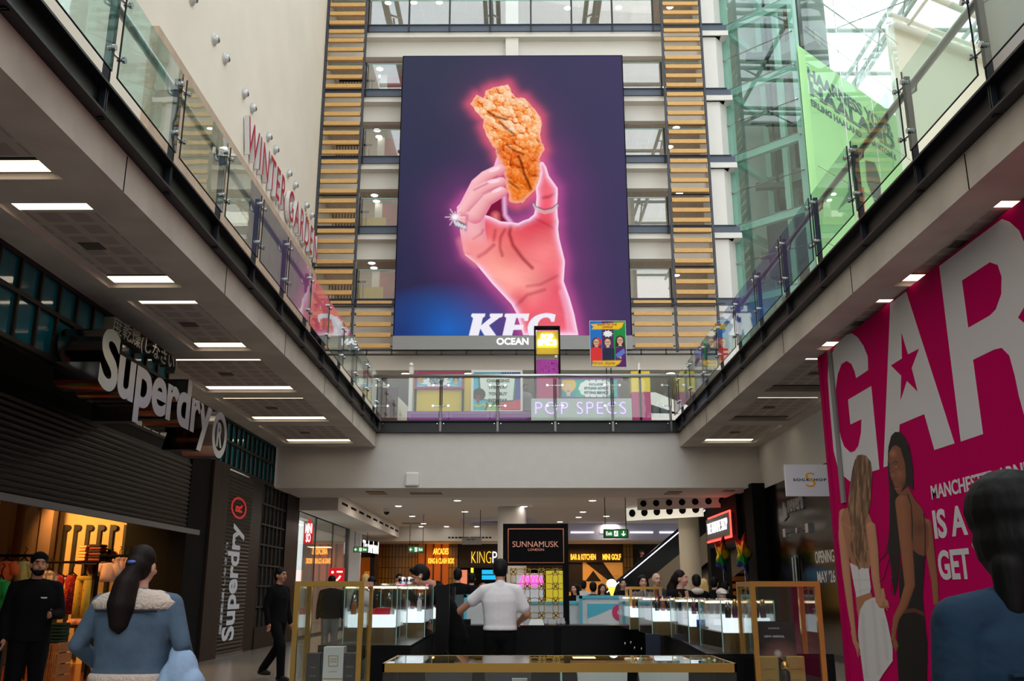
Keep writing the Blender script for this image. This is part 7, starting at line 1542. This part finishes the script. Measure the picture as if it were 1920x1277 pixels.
def person(label, loc, rz=0, h=1.75, sk='tan', hair=('short', 'black'), top=None, legs=None, arms=None, feet=None, lean=(0, 0), head=(0, 0, 0), vox=.014, extra=None, sleeves='long', build=1.0, group=None, hem=.86, nod=0.0):
    s = h/1.75; R = thing('person', label, 'person', (0, 0, 0), group); top = top or cloth_black; legs = legs or cloth_black
    lx, ly = lean                                                  # how far the chest moves over the hips
    def T(x, y, z): k = max(0, (z-.95)/.5); return V((x+lx*k, y+ly*k, z))*s
    hips = V((0, 0, .95))*s; yaw_h = head[2]; Hc = T(0, -.015, 1.635)+V((head[0], head[1], head[3] if len(head) > 3 else 0)); Rm = Matrix.Rotation(yaw_h, 3, 'Z') @ Matrix.Rotation(nod, 3, 'X')
    def Hd(x, y, z): return Hc+Rm @ (V((x, y, z))*s)
    A = {-1: ((-.25, .03, 1.13), (-.27, -.05, .88)), 1: ((.25, .03, 1.13), (.27, -.05, .88))}
    if arms: A.update(arms)
    F = {-1: ((-.10, -.01, .50), (-.10, .02, .08)), 1: ((.10, -.01, .50), (.10, .02, .08))}
    if feet: F.update(feet)
    b = MB()
    # head: skull, face, jaw, nose, ears, neck
    b.ball(Hd(0, .012, .02), (.076*s, .092*s, .1*s), 16, 12); b.ball(Hd(0, -.03, -.035), (.060*s, .062*s, .078*s), 14, 10); b.ball(Hd(0, -.058, -.082), (.034*s, .03*s, .028*s), 10, 8)
    cap(b, [(Hd(0, -.088, .012), .010*s), (Hd(0, -.112, -.026), .015*s)], 8); b.ball(Hd(0, -.082, .036), (.052*s, .018*s, .014*s), 10, 8)
    for e in (-1, 1): b.ball(Hd(e*.079, .012, -.012), (.012*s, .022*s, .034*s), 8, 8); b.ball(Hd(e*.04, -.07, -.035), (.024*s, .022*s, .022*s), 8, 8)
    cap(b, [(Hd(0, .012, -.08), .052*s), (T(0, .015, 1.45), .060*s)])
    b.loft([tuple(T(0, 0, z)[:2])+(z*s, rx*build*s, ry*s) for z, rx, ry in ((.84, .12, .085), (.95, .14, .095), (1.1, .125, .085), (1.28, .15, .09), (1.38, .14, .075), (1.44, .07, .055))])
    for e in (-1, 1):
        sh = T(e*.175*build, .01, 1.405); el = V(A[e][0])*s; wr = V(A[e][1])*s
        cap(b, [(T(e*.06, .01, 1.43), .06*s), (sh, .056*s), (el, .042*s), (el+(wr-el)*.35, .042*s), (wr, .028*s)])
        d = (wr-el).normalized(); side = V((0, -1, 0)) if abs(d.z) > .7 else V((0, 0, 1)); side = (side-d*side.dot(d)).normalized()
        pc = wr+d*.05*s; cap(b, [(wr, .027*s), (pc-side*.014*s, .023*s)]); cap(b, [(wr, .027*s), (pc+side*.014*s, .023*s)]); nrm = d.cross(side); pin = nrm*(-e)
        for i, (o_, L) in enumerate(((.030, .066), (.011, .078), (-.009, .074), (-.028, .058))):
            k0 = pc+side*o_*s+d*.028*s; k1 = k0+(d*.85+pin*.35).normalized()*L*.55*s; k2 = k1+(d*.45+pin*.85).normalized()*L*.5*s; cap(b, [(k0, .010*s), (k1, .009*s), (k2, .0075*s)], 8)
        t0 = wr+d*.022*s+side*.026*s; t1 = t0+(d*.6+side*.75+pin*.3).normalized()*.035*s; cap(b, [(t0, .013*s), (t1, .0105*s), (t1+(d*.9+pin*.4).normalized()*.028*s, .009*s)], 8)
        hp = hips+V((e*.085, 0, -.03))*s; kn = V(F[e][0])*s; an = V(F[e][1])*s; cap(b, [(hp, .085*s), (kn, .055*s), (kn+(an-kn)*.3, .056*s), (an, .038*s)])
    remesh(b, 'body', skin[sk], R, vox*.75 if vox > .008 else vox, 3)
    # top and sleeves
    t = MB(); w = build
    t.loft([tuple(T(0, .004, z)[:2])+(z*s, rx*w*s, ry*s*(.6+.4*w)) for z, rx, ry in ((hem, .178, .132), (hem+.03, .18, .134), (1.02, .17, .126), (1.15, .178, .128), (1.28, .195, .132), (1.36, .192, .115), (1.42, .15, .09), (1.46, .085, .07))])
    for e in (-1, 1):
        sh = T(e*.17*w, .01, 1.395); el = V(A[e][0])*s; wr = V(A[e][1])*s
        if sleeves == 'long': cap(t, [(T(e*.06, .012, 1.425), .068*s), (sh, .072*s), (el, .056*s), (wr, .044*s)])
        elif sleeves == 'short': cap(t, [(T(e*.06, .012, 1.425), .066*s), (sh, .076*s), (sh+(el-sh)*.72, .07*s)])
    cap(t, [(T(0, .012, 1.44), .075*s), (T(0, .012, 1.47), .062*s)])
    remesh(t, 'top', top, R, vox, 4)
    l = MB(); l.ball(hips+V((0, 0, -.03))*s, (.165*w*s, .12*w*s, .14*s), 16, 10)
    for e in (-1, 1):
        hp = hips+V((e*.085, 0, -.04))*s; kn = V(F[e][0])*s; an = V(F[e][1])*s; cap(l, [(hp, .105*w*s), (kn, .076*s), (an, .064*s)])
        sh_ = MB(); f = an+V((0, 0, -.04))*s; cap(sh_, [(V((f.x, f.y+.05*s, f.z)), .042*s), (V((f.x, f.y-.06*s, f.z-.002)), .046*s), (V((f.x, f.y-.15*s, f.z-.012*s)), .034*s)]); remesh(sh_, 'shoe', mat('dark shoe', C(26,25,27), .5), R, max(vox, .012), 2)
    remesh(l, 'trousers', legs, R, vox, 3)
    # hair
    kind, hc = hair
    if kind != 'bald':
        q = MB(); q.ball(Hd(0, .022, .04), (.087*s, .097*s, .096*s), 18, 12); q.ball(Hd(0, .052, -.005), (.082*s, .072*s, .095*s), 14, 10)
        if kind == 'quiff': q.ball(Hd(0, -.045, .092), (.066*s, .05*s, .036*s), 12, 8)
        if kind in ('long', 'pony'):
            if kind == 'long':
                for e in (-1, 1): cap(q, [(Hd(e*.062, .03, .06), .045*s), (Hd(e*.082, .02, -.06), .04*s), (Hd(e*.09, .03, -.2), .04*s), (Hd(e*.075, .03, -.27), .02*s)])
                cap(q, [(Hd(0, .07, 0), .08*s), (Hd(0, .085, -.16), .08*s), (Hd(0, .085, -.27), .045*s)])
            else: q.ball(Hd(0, .09, .0), (.07*s, .06*s, .07*s)); cap(q, [(Hd(0, .115, -.02), .05*s), (Hd(.02, .15, -.12), .078*s), (Hd(.03, .165, -.24), .088*s), (Hd(.03, .165, -.34), .066*s), (Hd(.03, .16, -.40), .02*s)])
        remesh(q, 'hair', hair_m[hc], R, max(vox*.8, .007), 2)
    # face
    for e in (-1, 1):
        MB().ball(Hd(e*.031, -.083, .008), (.012*s, .008*s, .0055*s), 10, 8).build('eye', mat('eye white', C(206,200,196), .3), R, smooth=True); MB().ball(Hd(e*.031, -.0905, .008), (.0055*s, .004*s, .0052*s), 8, 6).build('iris', mat('iris dark', C(30,20,16), .2), R, smooth=True)
        MB().ball(Hd(e*.031, -.09, .03), (.02*s, .006*s, .004*s), 8, 6).build('eyebrow', hair_m['black' if hc == 'black' else 'brown'], R, smooth=True)
    MB().ball(Hd(0, -.096, -.056), (.023*s, .008*s, .007*s), 10, 6).build('lips', mat('lips', C(160,90,84), .5), R, smooth=True)
    if extra: extra(R, T, Hd, s, A)
    R.location = loc; R.rotation_euler.z = rz
    return R
PI = math.pi
# ---- woman in denim jacket, from behind, left foreground
def px_loc(px, py, Y, z=0): q = P(px, py, Y=Y); return (q.x, Y, z)
denim = mat('washed denim', C(78,98,118), .85, noise=.22, nscale=5, bump=.4, bscale=14); shear = mat('cream shearling', C(206,190,176), .95, bump=.7, bscale=60)
def ex_denim(R, T, Hd, s, A):
    c = MB()
    for a in range(13): t_ = PI*2*a/12; c.ball(T(.10*math.cos(t_), .02+.085*math.sin(t_), 1.455+.012*math.sin(t_)), .034*s, 8, 6)
    for e in (-1, 1): cap(c, [(T(e*.07, .06, 1.46), .03*s), (T(e*.14, .05, 1.445), .03*s), (T(e*.19, .03, 1.42), .025*s)], 8)
    c.loft([(0, .012, 1.365*s, .275*s, .128*s), (0, .012, 1.41*s, .295*s, .13*s), (0, .012, 1.455*s, .235*s, .118*s), (0, .014, 1.485*s, .14*s, .098*s)])
    remesh(c, 'shearling_collar', shear, R, .01, 2)
    MB().box(-.2*s, .2*s, .138*s, .146*s, 1.35*s, 1.362*s).build('yoke_seam', mat('dark seam', C(24,28,40), .8), R); c = MB()
    remesh(MB().loft([(0, .004, z*s, rx*s, ry*s) for z, rx, ry in ((.905, .245, .168), (.92, .255, .176), (.975, .255, .176), (.99, .245, .166))]), 'shearling_hem', shear, R, .01, 2)
    cf = MB()
    for e in (-1, 1): wr = V(A[e][1])*s; el = V(A[e][0])*s; d_ = (wr-el).normalized(); cap(cf, [(wr-d_*.05, .052*s), (wr, .052*s)])
    remesh(cf, 'shearling_cuffs', shear, R, .01, 2)
    MB().ball(Hd(-.0, .152, .02), (.03*s, .014*s, .012*s), 10, 6).build('hair_clip', mat('blue clip', C(90,110,190), .3), R, smooth=True)
    k = MB(); 
    k.loft([(0, 0, z*s, r*s, r*.8*s) for z, r in ((.4, .26), (.6, .24), (.8, .215), (.93, .2))])
    remesh(k, 'patterned_skirt', dots('grey zigzag cloth', C(60,58,60), C(150,146,146), 110, .34), R, .014, 3)
person('woman seen from behind in washed denim jacket with cream collar, left foreground', px_loc(262, 1100, 5.8), PI-.1, 1.66, 'fair', ('pony', 'brown'), denim, cloth_black, {-1: ((-.34, .05, 1.15), (-.31, -.16, 1.0)), 1: ((.35, .04, 1.15), (.29, -.18, 1.0))}, {-1: ((-.1, -.08, .5), (-.1, .1, .08)), 1: ((.1, .02, .5), (.1, -.14, .08))}, vox=.011, extra=ex_denim, build=1.36, hem=.95)
q = P(338, 1262, Y=5.7); b = MB(); b.ball((q.x, 5.72, q.z-.02), (.10, .1, .16), 16, 12).ball((q.x+.07, 5.7, q.z-.12), (.09, .1, .15), 14, 10).ball((q.x-.03, 5.74, q.z+.08), (.06, .06, .1), 12, 8).ball((q.x-.07, 5.7, q.z-.1), (.06, .08, .16), 12, 8); o = remesh(b, 'carried_coat', mat('pale blue quilted cloth', C(150,176,206), .8, bump=.9, bscale=9), None, .012, 3); o['label'] = 'pale blue bundled coat carried by the woman in denim jacket'; o['category'] = 'coat'
# ---- dark haired person in denim, right foreground
dk_den = mat('dark denim', C(12,42,64), .85, noise=.25, nscale=6, bump=.4, bscale=16)
def ex_right(R, T, Hd, s, A):
    q = MB().box(-.05*s, .05*s, .10*s, .1375*s, 1.315*s, 1.39*s); q.v = [(x-.02, y, z) for x, y, z in q.v]; q.build('leather_patch', mat('tan leather patch', C(110,66,44), .7), R)
    c = MB()
    for a in range(12): t_ = PI*2*a/12; c.ball(T(.085*math.cos(t_), .02+.075*math.sin(t_), 1.46), .026*s, 8, 6)
    remesh(c, 'collar', dk_den, R, .008, 2); l = MB(); l.box(-.15*s, .15*s, .12*s, .1405*s, 1.275*s, 1.281*s); l.build('yoke_seam', mat('seam thread', C(20,40,60), .8), R)
    h = MB(); h.ball(Hd(0, .02, .05), (.112*s, .13*s, .115*s)); h.ball(Hd(0, .035, -.03), (.112*s, .115*s, .12*s)); cap(h, [(Hd(-.06, .07, -.1), .045*s), (Hd(-.075, .075, -.19), .03*s)]); cap(h, [(Hd(.06, .07, -.1), .05*s), (Hd(.07, .075, -.2), .035*s)]); remesh(h, 'loose_hair', hair_m['black'], R, .007, 2)
person('dark-haired person from behind in dark denim jacket with leather patch, right foreground', px_loc(1912, 1100, 2.42), PI+.15, 1.66, 'fair', ('short', 'black'), dk_den, cloth_black, None, None, vox=.009, extra=ex_right, build=1.12)
# ---- man in white T-shirt at the counter, from behind
tee = mat('white cotton', C(226,222,224), .85, noise=.03, nscale=3, bump=.5, bscale=7)
def ex_watch(R, T, Hd, s, A):
    el, wr = V(A[1][0])*s, V(A[1][1])*s; d = (wr-el).normalized(); MB().tube([wr-d*.03, wr-d*.005], .034, 14).build('watch', black, R)
person('man from behind in white T-shirt reaching left along the kiosk counter', px_loc(938, 1100, 11.0), PI, 1.76, 'tan', ('short', 'black'), tee, cloth_black, {1: ((.37, -.05, 1.25), (.61, -.16, 1.06)), -1: ((-.30, .02, 1.14), (-.22, -.22, 1.06))}, None, head=(0, -.05, 0, -.015), nod=.35, vox=.01, extra=ex_watch, sleeves='short', build=1.08, hem=.97)
# ---- man with earbud leaning over the left cases
def ex_bud(R, T, Hd, s, A): MB().ball(Hd(.09, 0, -.015), (.01, .01, .014), 8, 6).build('earbud', mat('earbud white', C(236,236,236), .3), R, smooth=True)
person('man in black leaning left over the glass cases, white earbud in ear', (-.70, 11.2, 0), -PI/2+.12, 1.74, 'tan', ('quiff', 'black'), cloth_black, cloth_black, {-1: ((-.22, -.42, 1.24), (-.06, -.62, 1.42)), 1: ((.24, -.40, 1.24), (.05, -.6, 1.40))}, None, lean=(0, -.24), head=(0, -.10, -.1, -.05), nod=.45, vox=.011, extra=ex_bud)
tag(MB().box(P(817, 1150, Y=10.4).x, P(842, 1150, Y=10.4).x, 10.4, 10.45, 0, P(830, 1097, Y=10.4).z).build('divider_screen', black), 'tall black upright screen in front of the leaning man', 'screen')
# ---- security man by the shop door
def ex_sec(R, T, Hd, s, A):
    q = MB(); q.ball(Hd(0, -.045, -.075), (.058*s, .05*s, .045*s)); remesh(q, 'beard', hair_m['black'], R, .008, 2); wr = V(A[1][1])*s; MB().box(wr.x-.03, wr.x+.03, wr.y-.12, wr.y-.05, wr.z+.0, wr.z+.05).build('radio', black, R)
    MB().box(.05*s, .11*s, -.128*s, -.122*s, 1.29*s, 1.305*s).build('chest_badge', wht, R); c = MB(); c.ball(Hd(0, .02, .065), (.09*s, .1*s, .06*s)); remesh(c, 'cap', cloth_black, R, .009, 2)
person('bearded man in black uniform holding a radio at the clothes shop entrance', px_loc(68, 1100, 10.3), .5, 1.80, 'tan', ('short', 'black'), cloth_black, cloth_black, {1: ((.26, -.02, 1.13), (.16, -.26, 1.13)), -1: ((-.25, .03, 1.13), (-.24, -.08, .9))}, None, head=(0, 0, .1), vox=.012, extra=ex_sec, build=1.12)
# ---- man walking with a backpack
def ex_pack(R, T, Hd, s, A): q = MB(); q.ball(T(0, .17, 1.22), (.14*s, .09*s, .22*s)); q.ball(T(0, .2, 1.12), (.11*s, .07*s, .1*s)); remesh(q, 'backpack', mat('black nylon', C(24,25,30), .45, bump=.5, bscale=12), R, .014, 2); MB().box(-.05*s, .05*s, .25*s, .265*s, 1.2*s, 1.21*s).build('logo_strip', mat('sign silver', C(150,146,140), .35, .4), R)
person('man in black striding past with a black backpack, left of the kiosk', px_loc(524, 1100, 16.1), 1.1, 1.78, 'tan', ('short', 'black'), cloth_black, cloth_black, None, {-1: ((-.1, -.2, .52), (-.1, -.22, .08)), 1: ((.1, .04, .5), (.1, .34, .14))}, vox=.014, extra=ex_pack)
person('man from behind in black top and grey shorts beyond the left tall case', px_loc(622, 1100, 20.5), PI+.2, 1.72, 'fair', ('short', 'black'), cloth_black, mat('grey cloth', C(110,112,116), .85), None, None, vox=.016, build=1.15)
# ---- figures in the background
def crowd(px, Y, h, label, rz=0, sk='fair', hair=('short', 'black'), top=None, **k): return person(label, px_loc(px, 1100, Y), rz, h, sk, hair, top or cloth_black, vox=.02, **k)
navy = mat('navy cloth', C(34,42,66), .85); grey = mat('mid grey cloth', C(120,118,120), .85); cream_c = mat('cream cloth', C(206,196,184), .85)
crowd(858, 19.5, 1.84, 'broad man in black before the bowling bar, under the neon sign', PI, build=1.2); crowd(884, 22, 1.8, 'figure in black beside the broad man under the neon sign', PI); crowd(906, 19, 1.55, 'red-haired woman in dark blue behind the man in white', PI, hair=('long', 'red'), top=navy)
crowd(748, 24, 1.82, 'dark-haired person standing before the gold tiled wall', .3); crowd(697, 18, 1.66, 'dark-haired person just right of the left tall case', PI); crowd(685, 20, 1.74, 'blond person just left of the dark-haired one by the left case', PI, hair=('short', 'blond'))
def ex_straw(R, T, Hd, s, A): MB().tube([Hd(0, -.1, -.06), Hd(.005, -.14, -.2)], .006, 6).build('straw', white, R); MB().lathe(tuple(Hd(.005, -.14, -.33)), [(.03, 0), (.042, .14)], 12).build('cup', g_clear, R)
crowd(1205, 16.2, 1.66, 'long-haired woman sipping through a straw behind the right cases', .1, hair=('long', 'brown'), top=mat('mauve grey cloth', C(120,104,104), .85), arms={1: ((.24, -.08, 1.16), (.08, -.22, 1.34))}, extra=ex_straw)
crowd(1231, 17.4, 1.72, 'bald man in navy behind the right cases', .3, hair=('bald', 'brown'), top=navy)
def ex_strap(R, T, Hd, s, A): MB().bar(T(-.14, -.09, 1.44), T(.13, -.14, 1.0), .035, .012, up=(0, 1, 0)).build('shoulder_strap', mat('brown strap', C(130,80,50), .6), R); MB().bar(T(-.02, -.13, 1.46), T(0, -.135, 1.3), .06, .01, up=(0, 1, 0)).build('neckline', skin['fair'], R)
crowd(1276, 13.9, 1.69, 'woman in black jacket with brown bag strap looking right', .65, hair=('pony', 'brown'), extra=ex_strap, build=1.2, head=(0, 0, .5))
crowd(1306, 17, 1.68, 'dark-haired person with pale hood behind the woman with the strap', PI, top=cloth_black, extra=lambda R, T, Hd, s, A: remesh(MB().ball(T(0, .08, 1.46), (.12, .08, .06)), 'hood', cream_c, R, .014, 2)); crowd(1320, 18, 1.62, 'blond woman in dark coat near the cream column', 2.2, hair=('long', 'blond')); crowd(1340, 20, 1.68, 'man in black with dark cap near the perfume shop', 2.6); crowd(1361, 21, 1.6, 'dark-haired person in black by the wooden kiosk', 2.4)
crowd(1352, 15.5, 1.44, 'child-sized person in white cap behind the right cases', .2, hair=('short', 'blond'), top=grey, extra=lambda R, T, Hd, s, A: remesh(MB().ball(Hd(0, .01, .05), (.09, .1, .06)).ball(Hd(0, -.1, .03), (.06, .06, .015)), 'cap', wht, R, .012, 2))
crowd(1078, 21.5, 1.56, 'dark-haired woman beside the lattice sign near the bar', -.6, hair=('long', 'black')); crowd(1094, 24.6, 1.66, 'person in cream top before the mini golf sign', PI, top=cream_c); crowd(1112, 19.8, 1.58, 'person in navy top from behind before the mini golf sign', PI, top=navy); crowd(1129, 22, 1.56, 'long-haired woman in brown beside the cone light', .2, hair=('long', 'brown'), top=mat('brown cloth', C(80,60,50), .85)); crowd(1168, 22, 1.68, 'dark-haired man facing the camera below the left escalator', .1)
def on_esc(p, s_, label, h): q = p(s_, 0, .05); person(label, tuple(q), .7, h, 'brown', ('short', 'black'), cloth_black, cloth_black, vox=.02)
on_esc(e1, 1.55, 'person in black low on the left escalator', 1.7); on_esc(e2, 2.4, 'man in black standing halfway up the right escalator', 1.75)
# ---- woman leaning at the left upper rail, shop worker on the bridge
q = P(614, 556, X=-4.55); person('dark-haired woman leaning at the left upper balustrade', (-4.7, q.y, Z_FLR-.03), -.6, 1.72, 'tan', ('long', 'black'), cloth_black, cloth_black, {1: ((.2, -.3, 1.12), (.05, -.4, 1.15))}, None, lean=(0, -.12), vox=.014)
person('person in grey working behind the comic poster on the bridge', (P(985, 740, Y=28.2).x, 28.2, ZB), .4, 1.7, 'brown', ('short', 'black'), grey, cloth_black, vox=.02)
